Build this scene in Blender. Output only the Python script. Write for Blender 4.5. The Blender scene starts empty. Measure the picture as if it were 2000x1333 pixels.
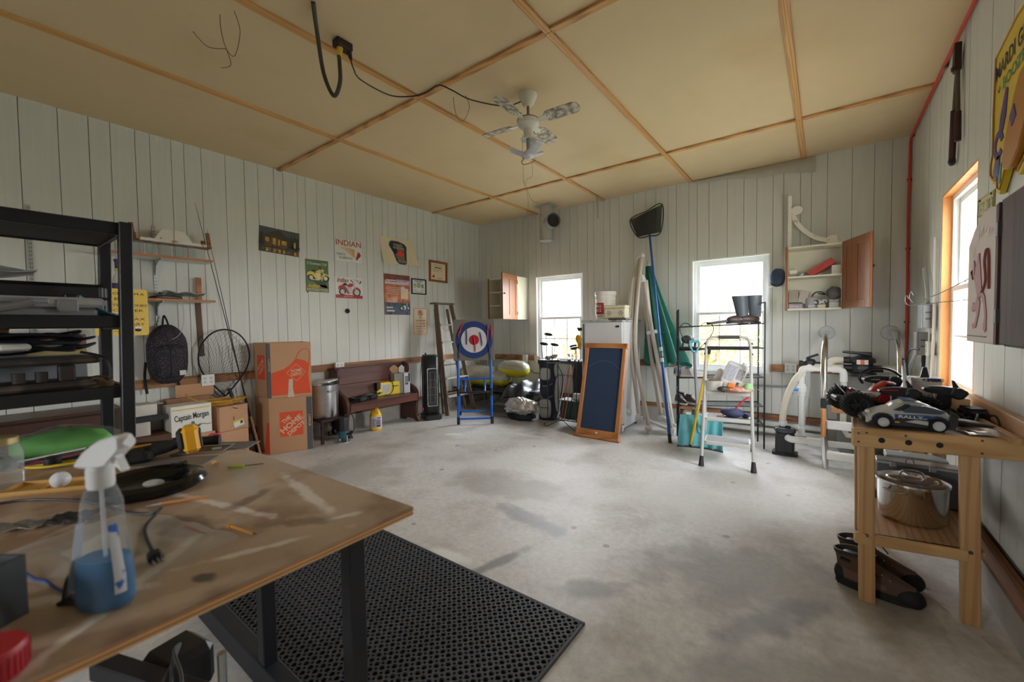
import bpy, bmesh, math, random
from mathutils import Vector, Matrix, Euler, noise
R = math.radians
PI = math.pi
sc = bpy.context.scene
COL = sc.collection
# ---------------------------------------------------------------- camera, sky, light, exposure
def make_camera():
    yaw, pit, rol = R(36.983), R(-2.011), R(-0.790)
    cy, sy = math.cos(yaw), math.sin(yaw)
    fw = Vector((-sy*math.cos(pit), cy*math.cos(pit), math.sin(pit)))
    rt = Vector((cy, sy, 0)); up = rt.cross(fw)
    r2 = math.cos(rol)*rt + math.sin(rol)*up
    u2 = -math.sin(rol)*rt + math.cos(rol)*up
    cd = bpy.data.cameras.new('camera'); co = bpy.data.objects.new('camera', cd); COL.objects.link(co)
    m = Matrix((r2, u2, -fw)).transposed().to_4x4(); m.translation = (0, 0, 1.36)
    co.matrix_world = m
    cd.sensor_width = 36; cd.lens = 14.595; cd.clip_start = 0.02; cd.clip_end = 300
    cd.dof.use_dof = True; cd.dof.focus_distance = 4.4; cd.dof.aperture_fstop = 2.4
    sc.camera = co
make_camera()
w = bpy.data.worlds.new('overcast_sky'); sc.world = w; w.use_nodes = True
nt = w.node_tree; bg = nt.nodes['Background']
tc = nt.nodes.new('ShaderNodeTexCoord'); sp = nt.nodes.new('ShaderNodeSeparateXYZ'); rp = nt.nodes.new('ShaderNodeValToRGB')
nt.links.new(tc.outputs['Generated'], sp.inputs[0]); nt.links.new(sp.outputs['Z'], rp.inputs[0]); nt.links.new(rp.outputs[0], bg.inputs[0])
rp.color_ramp.elements[0].position = 0.0; rp.color_ramp.elements[0].color = (0.94, 0.96, 0.98, 1)
rp.color_ramp.elements[1].position = 0.7; rp.color_ramp.elements[1].color = (0.86, 0.92, 1.0, 1)
bg.inputs[1].default_value = 22.0
sc.view_settings.view_transform = 'Standard'; sc.view_settings.look = 'None'
sc.view_settings.gamma = 1.0; sc.view_settings.use_curve_mapping = False
sc.view_settings.exposure = 0.58
sc.cycles.use_denoising = True; sc.cycles.sample_clamp_direct = 2.0
sc.cycles.max_bounces = 12; sc.cycles.diffuse_bounces = 6; sc.cycles.transparent_max_bounces = 24
XL, YB, XR, ZC, YF = -5.162, 5.887, 0.696, 3.246, -2.6
WIN1 = (-3.915, -3.03, 0.74, 2.19); WIN2 = (-1.42, -0.53, 0.74, 2.20); WINR = (3.54, 4.45, 0.84, 2.29)
FILL_WIN = (-2.3, -1.4, 1.0, 2.05)  # opening added behind the camera to let in front fill light
def portal(cx, cy, cz, sx, sz, rot):
    l = bpy.data.lights.new('window_portal', 'AREA'); l.shape = 'RECTANGLE'; l.size = sx; l.size_y = sz
    l.cycles.is_portal = True
    o = bpy.data.objects.new('window_portal', l); COL.objects.link(o); o.location = (cx, cy, cz); o.rotation_euler = rot
for q in (WIN1, WIN2):
    portal((q[0]+q[1])/2, YB+.16, (q[2]+q[3])/2, q[1]-q[0], q[3]-q[2], (R(-90), 0, 0))
portal(XR+.16, (WINR[0]+WINR[1])/2, (WINR[2]+WINR[3])/2, WINR[1]-WINR[0], WINR[3]-WINR[2], (R(90), 0, R(90)))
portal((FILL_WIN[0]+FILL_WIN[1])/2, YF-.16, (FILL_WIN[2]+FILL_WIN[3])/2, FILL_WIN[1]-FILL_WIN[0], FILL_WIN[3]-FILL_WIN[2], (R(90), 0, 0))  # sky portal for the added fill window
# ---------------------------------------------------------------- helpers
MATS = {}
def lin(c):
    return tuple((v/255/12.92 if v/255 <= .04045 else ((v/255+.055)/1.055)**2.4) for v in c)
def mat(name, rgb, rough=.55, metal=0., var=.0, scale=6., stretch=(1, 1, 1), dirt=None, dscale=5., dlo=.5, dhi=.7, bump=0., bscale=40., alpha=None, trans=0., ior=1.45, coat=0., spec=.5):
    """rgb as 0-255 sRGB base colour; var = value variation; dirt = second colour laid on by noise."""
    if name in MATS: return MATS[name]
    m = bpy.data.materials.new(name); m.use_nodes = True; MATS[name] = m
    n = m.node_tree.nodes; L = m.node_tree.links; b = n['Principled BSDF']
    c = lin(rgb)
    b.inputs['Base Color'].default_value = (*c, 1); b.inputs['Roughness'].default_value = rough; b.inputs['Metallic'].default_value = metal
    b.inputs['Specular IOR Level'].default_value = spec
    if trans: b.inputs['Transmission Weight'].default_value = trans; b.inputs['IOR'].default_value = ior
    if coat: b.inputs['Coat Weight'].default_value = coat; b.inputs['Coat Roughness'].default_value = .1
    if alpha is not None: b.inputs['Alpha'].default_value = alpha
    if not (var or dirt or bump): 
        var = .04
    t = n.new('ShaderNodeTexCoord'); mp = n.new('ShaderNodeMapping'); mp.inputs['Scale'].default_value = stretch
    L.new(t.outputs['Object'], mp.inputs[0])
    out = None
    if var:
        nz = n.new('ShaderNodeTexNoise'); nz.inputs['Scale'].default_value = scale; nz.inputs['Detail'].default_value = 5
        L.new(mp.outputs[0], nz.inputs['Vector'])
        mx = n.new('ShaderNodeMix'); mx.data_type = 'RGBA'
        lo = tuple(max(0, v*(1-2*var)) for v in c); hi = tuple(min(1, v*(1+2*var)) for v in c)
        mx.inputs[6].default_value = (*lo, 1); mx.inputs[7].default_value = (*hi, 1)
        L.new(nz.outputs['Fac'], mx.inputs[0]); out = mx.outputs[2]
    if dirt:
        n2 = n.new('ShaderNodeTexNoise'); n2.inputs['Scale'].default_value = dscale; n2.inputs['Detail'].default_value = 7
        L.new(t.outputs['Object'], n2.inputs['Vector'])
        mr = n.new('ShaderNodeMapRange'); mr.inputs['From Min'].default_value = dlo; mr.inputs['From Max'].default_value = dhi
        L.new(n2.outputs['Fac'], mr.inputs[0])
        m2 = n.new('ShaderNodeMix'); m2.data_type = 'RGBA'
        if out is None: m2.inputs[6].default_value = (*c, 1)
        else: L.new(out, m2.inputs[6])
        m2.inputs[7].default_value = (*lin(dirt), 1); L.new(mr.outputs[0], m2.inputs[0]); out = m2.outputs[2]
    if out is not None: L.new(out, b.inputs['Base Color'])
    if bump:
        n3 = n.new('ShaderNodeTexNoise'); n3.inputs['Scale'].default_value = bscale; n3.inputs['Detail'].default_value = 4
        L.new(mp.outputs[0], n3.inputs['Vector'])
        bp = n.new('ShaderNodeBump'); bp.inputs['Strength'].default_value = bump; bp.inputs['Distance'].default_value = .01
        L.new(n3.outputs['Fac'], bp.inputs['Height']); L.new(bp.outputs[0], b.inputs['Normal'])
    return m
def wood(name, rgb, dark, axis='x', rough=.55, scale=3., ring=14.):
    """long-grained wood, grain along the given axis"""
    if name in MATS: return MATS[name]
    st = {'x': (.12, 2., 2.), 'y': (2., .12, 2.), 'z': (2., 2., .12)}[axis]
    m = mat(name, rgb, rough, var=.12, scale=scale*4, stretch=st, bump=.12, bscale=ring*3)
    n = m.node_tree.nodes; L = m.node_tree.links; b = n['Principled BSDF']
    src = b.inputs['Base Color'].links[0].from_socket
    wv = n.new('ShaderNodeTexWave'); wv.inputs['Scale'].default_value = ring*.5; wv.inputs['Distortion'].default_value = 7; wv.inputs['Detail'].default_value = 3
    mp = [q for q in n if q.type == 'MAPPING'][0]
    L.new(mp.outputs[0], wv.inputs['Vector'])
    mr = n.new('ShaderNodeMapRange'); mr.inputs['From Min'].default_value = .45; mr.inputs['To Max'].default_value = .75
    L.new(wv.outputs['Fac'], mr.inputs[0])
    mx = n.new('ShaderNodeMix'); mx.data_type = 'RGBA'
    L.new(mr.outputs[0], mx.inputs[0]); L.new(src, mx.inputs[6]); mx.inputs[7].default_value = (*lin(dark), 1)
    L.new(mx.outputs[2], b.inputs['Base Color'])
    return m
def glass(name, rgb=(255, 255, 255), tint=.06, rough=.02):
    """thin clear sheet: mostly transparent, mirror by facing angle"""
    if name in MATS: return MATS[name]
    m = bpy.data.materials.new(name); m.use_nodes = True; MATS[name] = m
    n = m.node_tree.nodes; L = m.node_tree.links; n.remove(n['Principled BSDF'])
    tr = n.new('ShaderNodeBsdfTransparent'); gl = n.new('ShaderNodeBsdfGlossy'); gl.inputs['Roughness'].default_value = rough
    fr = n.new('ShaderNodeLayerWeight'); fr.inputs[0].default_value = .12
    df = n.new('ShaderNodeBsdfDiffuse'); df.inputs[0].default_value = (*lin(rgb), 1)
    m1 = n.new('ShaderNodeMixShader'); m2 = n.new('ShaderNodeMixShader')
    m1.inputs[0].default_value = tint
    L.new(tr.outputs[0], m1.inputs[1]); L.new(df.outputs[0], m1.inputs[2])
    fm = n.new('ShaderNodeMath'); fm.operation = 'MULTIPLY'; fm.inputs[1].default_value = .35; L.new(fr.outputs['Fresnel'], fm.inputs[0]); L.new(fm.outputs[0], m2.inputs[0]); L.new(m1.outputs[0], m2.inputs[1]); L.new(gl.outputs[0], m2.inputs[2])
    L.new(m2.outputs[0], n['Material Output'].inputs[0])
    return m
def catmull(pts, k=6, closed=False):
    P = [Vector(p) for p in pts]; n = len(P); out = []
    for i in range(n if closed else n-1):
        if closed: a, b, c, d = P[i-1], P[i], P[(i+1) % n], P[(i+2) % n]
        else: a, b, c, d = P[max(i-1, 0)], P[i], P[i+1], P[min(i+2, n-1)]
        for j in range(k):
            t = j/k
            out.append(.5*((2*b) + (c-a)*t + (2*a-5*b+4*c-d)*t*t + (3*b-a-3*c+d)*t**3))
    if not closed: out.append(P[-1])
    return out
class B:
    """collects shapes in one bmesh; put() links them as ONE mesh object"""
    def __init__(s): s.bm = bmesh.new(); s.mi = 0
    def _new(s, verts, faces):
        vs = [s.bm.verts.new(v) for v in verts]
        for f in faces:
            try:
                q = s.bm.faces.new([vs[i] for i in f]); q.material_index = s.mi
            except ValueError: pass
        return vs
    def box(s, c, d, rot=None, bev=0., seg=1):
        x, y, z = (v/2 for v in d); M = (Euler(rot).to_matrix() if rot is not None and not isinstance(rot, Matrix) else rot) or Matrix.Identity(3)
        V = [M @ Vector((i*x, j*y, k*z)) + Vector(c) for i in (-1, 1) for j in (-1, 1) for k in (-1, 1)]
        vs = s._new(V, [(0, 1, 3, 2), (4, 6, 7, 5), (0, 4, 5, 1), (2, 3, 7, 6), (0, 2, 6, 4), (1, 5, 7, 3)])
        if bev:
            es = list({e for v in vs for e in v.link_edges})
            r = bmesh.ops.bevel(s.bm, geom=es, offset=bev, segments=seg, affect='EDGES', profile=.5)
            for f in r['faces']: f.material_index = s.mi
        return s
    def span(s, a, b, bev=0.):
        return s.box([(a[i]+b[i])/2 for i in range(3)], [abs(b[i]-a[i]) for i in range(3)], bev=bev)
    def bar(s, p, q, w, t, up=(0, 0, 1), bev=0.):
        """rectangular bar from p to q, w wide (sideways) and t thick (along up)"""
        p, q = Vector(p), Vector(q); z = (q-p).normalized(); u = Vector(up); x = u.cross(z)
        if x.length < 1e-4: x = Vector((1, 0, 0)).cross(z)
        x.normalize(); y = z.cross(x)
        return s.box((p+q)/2, (w, t, (q-p).length), Matrix((x, y, z)).transposed(), bev)
    def cyl(s, p, q, r, r2=None, n=16, caps=True):
        return s.tube([p, q], [r, r if r2 is None else r2], n, caps=caps)
    def tube(s, pts, r, n=8, closed=False, caps=True, flat=1.):
        P = [Vector(p) for p in pts]; m = len(P); rs = r if isinstance(r, (list, tuple)) else [r]*m
        if len(rs) != m: rs = [rs[min(len(rs)-1, int(i*len(rs)/m))] for i in range(m)]
        t0 = (P[1]-P[0]).normalized(); a = Vector((0, 0, 1)) if abs(t0.z) < .9 else Vector((1, 0, 0))
        x = t0.cross(a).normalized(); V = []
        for i in range(m):
            if closed: t = (P[(i+1) % m]-P[i-1])
            else: t = P[min(i+1, m-1)]-P[max(i-1, 0)]
            if t.length < 1e-9: t = t0
            t.normalize(); x = (x - t*x.dot(t))
            if x.length < 1e-6: x = t.orthogonal()
            x.normalize(); y = t.cross(x)
            V += [P[i] + rs[i]*(math.cos(2*PI*k/n)*x + flat*math.sin(2*PI*k/n)*y) for k in range(n)]
        F = []
        for i in range(m if closed else m-1):
            j = (i+1) % m
            F += [(i*n+k, i*n+(k+1) % n, j*n+(k+1) % n, j*n+k) for k in range(n)]
        if caps and not closed: F += [tuple(range(n))[::-1], tuple((m-1)*n+k for k in range(n))]
        s._new(V, F); return s
    def lathe(s, prof, c=(0, 0, 0), n=24, M=None, sx=1., sy=1., caps=True):
        """profile of (radius, height) turned about z"""
        M = M or Matrix.Identity(3); V = []; c = Vector(c)
        for r, z in prof:
            V += [M @ Vector((sx*r*math.cos(2*PI*k/n), sy*r*math.sin(2*PI*k/n), z)) + c for k in range(n)]
        F = [(i*n+k, i*n+(k+1) % n, (i+1)*n+(k+1) % n, (i+1)*n+k) for i in range(len(prof)-1) for k in range(n)]
        if caps and prof[0][0] > 1e-5: F.append(tuple(range(n))[::-1])
        if caps and prof[-1][0] > 1e-5: F.append(tuple((len(prof)-1)*n+k for k in range(n)))
        s._new(V, F); return s
    def sph(s, c, r, n=14, m=9, fn=None, M=None):
        r = r if isinstance(r, (list, tuple)) else (r, r, r); c = Vector(c); V = [(0, 0, -1)]
        for i in range(1, m):
            a = PI*i/m
            V += [(math.sin(a)*math.cos(2*PI*k/n), math.sin(a)*math.sin(2*PI*k/n), -math.cos(a)) for k in range(n)]
        V.append((0, 0, 1)); V = [Vector((v[0]*r[0], v[1]*r[1], v[2]*r[2])) for v in V]
        if fn: V = [fn(v) for v in V]
        if M: V = [M @ v for v in V]
        F = [(0, 1+(k+1) % n, 1+k) for k in range(n)]
        F += [(1+i*n+k, 1+i*n+(k+1) % n, 1+(i+1)*n+(k+1) % n, 1+(i+1)*n+k) for i in range(m-2) for k in range(n)]
        F += [(1+(m-2)*n+k, 1+(m-2)*n+(k+1) % n, len(V)-1) for k in range(n)]
        s._new([v+c for v in V], F); return s
    def prism(s, pts, a, b, ax='y', M=None, bev=0.):
        """2-D outline extruded from a to b along an axis ('y': points are x,z; 'z': x,y; 'x': y,z)"""
        f = {'y': lambda p, h: (p[0], h, p[1]), 'z': lambda p, h: (p[0], p[1], h), 'x': lambda p, h: (h, p[0], p[1])}[ax]
        n = len(pts); V = [Vector(f(p, a)) for p in pts] + [Vector(f(p, b)) for p in pts]
        if M: V = [M @ v for v in V]
        vs = s._new(V, [tuple(range(n))[::-1], tuple(range(n, 2*n))] + [(i, (i+1) % n, n+(i+1) % n, n+i) for i in range(n)])
        if bev: bmesh.ops.bevel(s.bm, geom=list({e for v in vs for e in v.link_edges}), offset=bev, segments=1, affect='EDGES')
        return s
    def sheet(s, fn, nu, nv, th=0., closed=False):
        """surface fn(u,v) -> point, u,v in 0..1; th gives it thickness"""
        V = [Vector(fn(i/nu, j/nv)) for i in range(nu+1) for j in range(nv+1)]; w = nv+1
        F = [(i*w+j, (i+1)*w+j, (i+1)*w+j+1, i*w+j+1) for i in range(nu) for j in range(nv)]
        if th:
            N = [Vector() for _ in V]
            for f in F:
                q = (V[f[1]]-V[f[0]]).cross(V[f[3]]-V[f[0]])
                for k in f: N[k] += q
            m = len(V); V = V + [v - (N[i].normalized() if N[i].length else Vector((0, 0, 1)))*th for i, v in enumerate(V)]
            F = F + [tuple(m+k for k in f[::-1]) for f in F]
            for i in range(nu): F += [(i*w, m+i*w, m+(i+1)*w, (i+1)*w), ((i+1)*w+nv, m+(i+1)*w+nv, m+i*w+nv, i*w+nv)]
            for j in range(nv): F += [(j+1, m+j+1, m+j, j), (nu*w+j, m+nu*w+j, m+nu*w+j+1, nu*w+j+1)]
        s._new(V, F); return s
    def warp(s, fn):
        for v in s.bm.verts: v.co = Vector(fn(v.co))
        return s
    def put(s, name, m, parent=None, loc=None, rz=0., rot=None, ang=35, flip=True):
        if flip: bmesh.ops.recalc_face_normals(s.bm, faces=s.bm.faces)
        me = bpy.data.meshes.new(name); s.bm.to_mesh(me); s.bm.free()
        for x in (m if isinstance(m, (list, tuple)) else [m]): me.materials.append(x)
        me.polygons.foreach_set('use_smooth', [True]*len(me.polygons)); me.set_sharp_from_angle(angle=R(ang))
        return link(name, me, parent, loc, rz, rot)
def link(name, me, parent=None, loc=None, rz=0., rot=None):
    o = bpy.data.objects.new(name, me); COL.objects.link(o)
    if parent is not None: o.parent = parent
    if loc is not None: o.location = loc
    o.rotation_euler = rot if rot is not None else (0, 0, rz)
    return o
def tag(o, label, cat, group=None, kind=None):
    o['label'] = label; o['category'] = cat
    if group: o['group'] = group
    if kind: o['kind'] = kind
    return o
def T(name, label, cat, loc=(0, 0, 0), rz=0., group=None, rot=None):
    o = bpy.data.objects.new(name, None); o.empty_display_size = .05; COL.objects.link(o)
    o.location = loc; o.rotation_euler = rot if rot is not None else (0, 0, rz)
    return tag(o, label, cat, group)
def S(o): o['kind'] = 'structure'; return o
def dup(root, loc, rz=None, label=None, rot=None):
    r = root.copy(); COL.objects.link(r); r.location = loc
    if rz is not None: r.rotation_euler = (0, 0, rz)
    if rot is not None: r.rotation_euler = rot
    if label: r['label'] = label
    for ch in list(root.children):
        c = ch.copy(); COL.objects.link(c); c.parent = r
        for g in ch.children:
            d = g.copy(); COL.objects.link(d); d.parent = c
    return r
def text(parent, s, x, z, w, h, m, y=-.002, rot=0., bold=0., shear=0., name='lettering', M=None, th=.0006):
    """lettering fitted to a box w x h centred at x,z on the parent's front (its -y side)"""
    cu = bpy.data.curves.new(name, 'FONT'); cu.body = s; cu.align_x = 'CENTER'; cu.offset = bold; cu.shear = shear
    cu.resolution_u = 3
    o = bpy.data.objects.new(name, cu); me = bpy.data.meshes.new_from_object(o)
    bpy.data.objects.remove(o); bpy.data.curves.remove(cu)
    bm = bmesh.new(); bm.from_mesh(me)
    xs = [v.co.x for v in bm.verts]; ys = [v.co.y for v in bm.verts]
    if not xs: return None
    kx = w/max(1e-6, max(xs)-min(xs)); ky = h/max(1e-6, max(ys)-min(ys)); ox = (max(xs)+min(xs))/2; oy = (max(ys)+min(ys))/2
    ca, sa = math.cos(rot), math.sin(rot)
    for v in bm.verts:
        a, b = (v.co.x-ox)*kx, (v.co.y-oy)*ky
        p = Vector((x + a*ca - b*sa, y, z + a*sa + b*ca)); v.co = M @ p if M else p
    bm.to_mesh(me); bm.free(); me.materials.append(m)
    o = link(name, me, parent); o['kind'] = 'stuff'; return o
def ell(cx, cz, rx, rz, n=20, a0=0., a1=2*PI):
    e = 0 if abs(a1-a0-2*PI) < 1e-6 else 1
    return [(cx+rx*math.cos(a0+(a1-a0)*i/(n-1+1-e)), cz+rz*math.sin(a0+(a1-a0)*i/(n-1+1-e))) for i in range(n+e-e)]
def rrect(w, h, r, n=4, cx=0., cz=0.):
    P = []
    for sx, sz, a in ((1, 1, 0), (-1, 1, PI/2), (-1, -1, PI), (1, -1, 3*PI/2)):
        for i in range(n+1):
            t = a + PI/2*i/n; P.append((cx+sx*(w/2-r)+r*math.cos(t), cz+sz*(h/2-r)+r*math.sin(t)))
    return P
def ringpts(rx, ry, n=24, z=0., c=(0, 0)):
    return [(c[0]+rx*math.cos(2*PI*i/n), c[1]+ry*math.sin(2*PI*i/n), z) for i in range(n)]
rnd = random.Random(5)
# ---------------------------------------------------------------- the room shell
M_panel = mat('painted_panel', (203, 204, 197), .5, var=.035, scale=12, stretch=(3, 3, .15), bump=.06, bscale=30)
M_back = mat('panel_backing', (112, 108, 98), .8)
M_ceil = mat('tan_ceiling_board', (210, 187, 147), .7, var=.03, scale=2., dirt=(200, 175, 134), dscale=1.3, dlo=.55, dhi=.8)
M_pine = wood('pine_batten', (208, 158, 94), (166, 112, 58), 'y', .5, 4, 16)
M_pinex = wood('pine_batten_across', (202, 150, 88), (158, 106, 54), 'x', .5, 4, 16)
M_rail = wood('weathered_stud', (160, 112, 72), (112, 74, 44), 'x', .65, 4, 14)
M_raily = wood('weathered_stud_along', (160, 112, 72), (112, 74, 44), 'y', .65, 4, 14)
M_white = mat('white_vinyl', (238, 240, 240), .35)
M_curb = mat('rough_concrete_curb', (168, 164, 156), .9, var=.12, scale=10, bump=.5, bscale=60)
M_pane = glass('window_glass', tint=.02)
def floor_material():
    m = mat('concrete_floor', (212, 209, 205), .42, var=.06, scale=1.6, dirt=(172, 166, 158), dscale=2.2, dlo=.48, dhi=.75, bump=.1, bscale=120)
    n = m.node_tree.nodes; L = m.node_tree.links; b = n['Principled BSDF']
    src = b.inputs['Base Color'].links[0].from_socket
    geo = n.new('ShaderNodeNewGeometry')
    fine = n.new('ShaderNodeTexNoise'); fine.inputs['Scale'].default_value = 26; fine.inputs['Detail'].default_value = 6; fine.inputs['Roughness'].default_value = .7
    L.new(geo.outputs['Position'], fine.inputs['Vector'])
    mr = n.new('ShaderNodeMapRange'); mr.inputs['From Min'].default_value = .3; mr.inputs['From Max'].default_value = .7; mr.inputs['To Min'].default_value = .82; mr.inputs['To Max'].default_value = 1.12
    L.new(fine.outputs['Fac'], mr.inputs[0])
    mul = n.new('ShaderNodeMix'); mul.data_type = 'RGBA'; mul.blend_type = 'MULTIPLY'; mul.inputs[0].default_value = 1
    L.new(src, mul.inputs[6]); L.new(mr.outputs[0], mul.inputs[7]); src = mul.outputs[2]
    # dark drips: small dots of oil
    vo = n.new('ShaderNodeTexVoronoi'); vo.inputs['Scale'].default_value = 3.2; L.new(geo.outputs['Position'], vo.inputs['Vector'])
    dm = n.new('ShaderNodeMapRange'); dm.inputs['From Min'].default_value = .05; dm.inputs['From Max'].default_value = .085; dm.inputs['To Min'].default_value = .6; dm.inputs['To Max'].default_value = 0
    L.new(vo.outputs['Distance'], dm.inputs[0])
    wob = n.new('ShaderNodeTexNoise'); wob.inputs['Scale'].default_value = 6; wob.inputs['Detail'].default_value = 4; L.new(geo.outputs['Position'], wob.inputs['Vector'])
    def blend(src, fac, col):
        x = n.new('ShaderNodeMix'); x.data_type = 'RGBA'; L.new(fac, x.inputs[0]); L.new(src, x.inputs[6]); x.inputs[7].default_value = (*lin(col), 1); return x.outputs[2]
    src = blend(src, dm.outputs[0], (96, 92, 88))
    def stain(src, x, y, rx, ry, ang, col, k, soft=.6):
        mp = n.new('ShaderNodeMapping'); mp.vector_type = 'TEXTURE'; mp.inputs['Location'].default_value = (x, y, 0)
        mp.inputs['Rotation'].default_value = (0, 0, ang); mp.inputs['Scale'].default_value = (rx, ry, 1)
        L.new(geo.outputs['Position'], mp.inputs[0])
        ln = n.new('ShaderNodeVectorMath'); ln.operation = 'LENGTH'; L.new(mp.outputs[0], ln.inputs[0])
        ad = n.new('ShaderNodeMath'); ad.operation = 'MULTIPLY_ADD'; ad.inputs[1].default_value = 1.3; L.new(wob.outputs['Fac'], ad.inputs[0]); L.new(ln.outputs['Value'], ad.inputs[2])
        r = n.new('ShaderNodeMapRange'); r.inputs['From Min'].default_value = 1.0; r.inputs['From Max'].default_value = 1.0+soft; r.inputs['To Min'].default_value = k; r.inputs['To Max'].default_value = 0
        r.interpolation_type = 'SMOOTHSTEP'
        L.new(ad.outputs[0], r.inputs[0]); return blend(src, r.outputs[0], col)
    for a in STAINS: src = stain(src, *a)
    L.new(src, b.inputs['Base Color'])
    return m
STAINS = [(-1.65, 2.37, .5, .12, -.15, (112, 116, 122), .6), (-1.50, 1.80, .30, .06, 1.35, (100, 102, 106), .65), (-2.2, 2.75, .8, .35, .2, (158, 154, 146), .6),
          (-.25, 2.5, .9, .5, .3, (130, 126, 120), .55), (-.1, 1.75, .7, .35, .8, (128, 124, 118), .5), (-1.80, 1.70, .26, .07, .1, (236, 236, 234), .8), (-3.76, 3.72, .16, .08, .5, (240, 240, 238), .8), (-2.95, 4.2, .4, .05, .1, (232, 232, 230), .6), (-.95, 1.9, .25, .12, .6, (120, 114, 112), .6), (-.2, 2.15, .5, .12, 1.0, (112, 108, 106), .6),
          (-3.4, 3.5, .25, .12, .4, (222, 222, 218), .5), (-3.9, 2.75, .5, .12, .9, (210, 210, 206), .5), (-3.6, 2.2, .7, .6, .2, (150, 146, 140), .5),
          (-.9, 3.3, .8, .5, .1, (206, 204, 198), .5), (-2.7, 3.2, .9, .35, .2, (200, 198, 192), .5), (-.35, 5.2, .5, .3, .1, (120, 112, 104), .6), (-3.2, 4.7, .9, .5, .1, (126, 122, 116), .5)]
M_floor = floor_material()
S(B().span((XL-.2, YF-.2, -.12), (XR+.2, YB+.2, 0)).put('floor', M_floor))
def slab(name, rects, holes, fn, m):
    """wall of boxes about openings: spans (u0,u1,z0,z1) mapped to 3-D by fn"""
    b = B()
    us = sorted({r for q in holes for r in q[:2]} | {rects[0], rects[1]})
    for i in range(len(us)-1):
        u0, u1 = us[i], us[i+1]
        hz = sorted((q[2], q[3]) for q in holes if q[0] <= u0 and q[1] >= u1)
        z = rects[2]
        for a, c in hz:
            if a > z: b.span(*fn(u0, u1, z, a))
            z = c
        if z < rects[3]: b.span(*fn(u0, u1, z, rects[3]))
    return S(b.put(name, m))
TH = .14
fL = lambda a, b, z0, z1: ((XL-TH, a, z0), (XL-.009, b, z1))
fR = lambda a, b, z0, z1: ((XR+.009, a, z0), (XR+TH, b, z1))
fB = lambda a, b, z0, z1: ((a, YB+.009, z0), (b, YB+TH, z1))
fF = lambda a, b, z0, z1: ((a, YF-TH, z0), (b, YF, z1))
wl = slab('wall_left', (YF-.1, YB+.14, 0, ZC), [], fL, M_back)
wb = slab('wall_back', (XL, XR, 0, ZC), [WIN1, WIN2], fB, M_back)
wr = slab('wall_right', (YF-.1, YB+.14, 0, ZC), [WINR], fR, M_back)
wf = slab('wall_front', (XL, XR, 0, ZC), [FILL_WIN], fF, M_panel)
PAT = [0, .163, .265, .409, .624, .807, .945, 1.114]
def planks(wall, u0, u1, seam, holes, fn, zlo=.26, zhi=ZC):
    g = sorted(x for k in range(-8, 9) for x in [seam+1.2195*k+p for p in PAT] if u0 < x < u1)
    g = [u0]+g+[u1]
    for a, b in zip(g, g[1:]):
        a2, b2 = a+.0022, b-.0022
        if b2-a2 < .01: continue
        pieces = [(a2, b2, zlo, zhi)]
        for h in holes:
            nx = []
            for (p, q, z0, z1) in pieces:
                if q <= h[0] or p >= h[1] or z1 <= h[2] or z0 >= h[3]: nx.append((p, q, z0, z1)); continue
                if z0 < h[2]: nx.append((max(p, min(h[0], q)) if False else p, q, z0, h[2]))
                if z1 > h[3]: nx.append((p, q, h[3], z1))
                if p < h[0]: nx.append((p, h[0], max(z0, h[2]), min(z1, h[3])))
                if q > h[1]: nx.append((h[1], q, max(z0, h[2]), min(z1, h[3])))
            pieces = nx
        for (p, q, z0, z1) in pieces:
            if q-p < .008: continue
            j = rnd.uniform(-.0012, .0012)
            lo, hi = fn(p, q, z0, z1, j)
            B().span(lo, hi).put('plank', M_panel, wall)
planks(wl, YF, YB-.001, 2.37, [], lambda a, b, z0, z1, j: ((XL-.009, a, z0), (XL+j, b, z1)))
planks(wb, XL+.002, XR-.002, -.40, [WIN1, WIN2], lambda a, b, z0, z1, j: ((a, YB+j, z0), (b, YB+.009, z1)))
planks(wr, YF, YB-.001, 3.62, [WINR], lambda a, b, z0, z1, j: ((XR+j, a, z0), (XR+.009, b, z1)))
# ceiling: boards and pine battens
ce = S(B().span((XL-.14, YF-.14, ZC+.012), (XR+.14, YB+.14, ZC+.1)).put('ceiling', M_back))
bx = [-3.869, -2.670, -1.427, -.209]; by = [-.085, 2.325, 4.734]
ex = [XL]+bx+[XR]; ey = [YF]+by+[YB]
for i in range(len(ex)-1):
    for j in range(len(ey)-1):
        B().span((ex[i]+.002, ey[j]+.002, ZC), (ex[i+1]-.002, ey[j+1]-.002, ZC+.012)).put('ceiling_board', M_ceil, ce)
for x in bx:
    for j in range(len(ey)-1):
        B().span((x-.024, ey[j]+(.0 if j == 0 else .0), ZC-.019), (x+.024, ey[j+1]-.003, ZC), bev=.002).put('batten', M_pine, ce)
for y in by:
    for i in range(len(ex)-1):
        B().span((ex[i]+(.025 if i else 0), y-.024, ZC-.018), (ex[i+1]-(.025 if i < len(ex)-2 else 0), y+.024, ZC), bev=.002).put('batten', M_pinex, ce)
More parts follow.
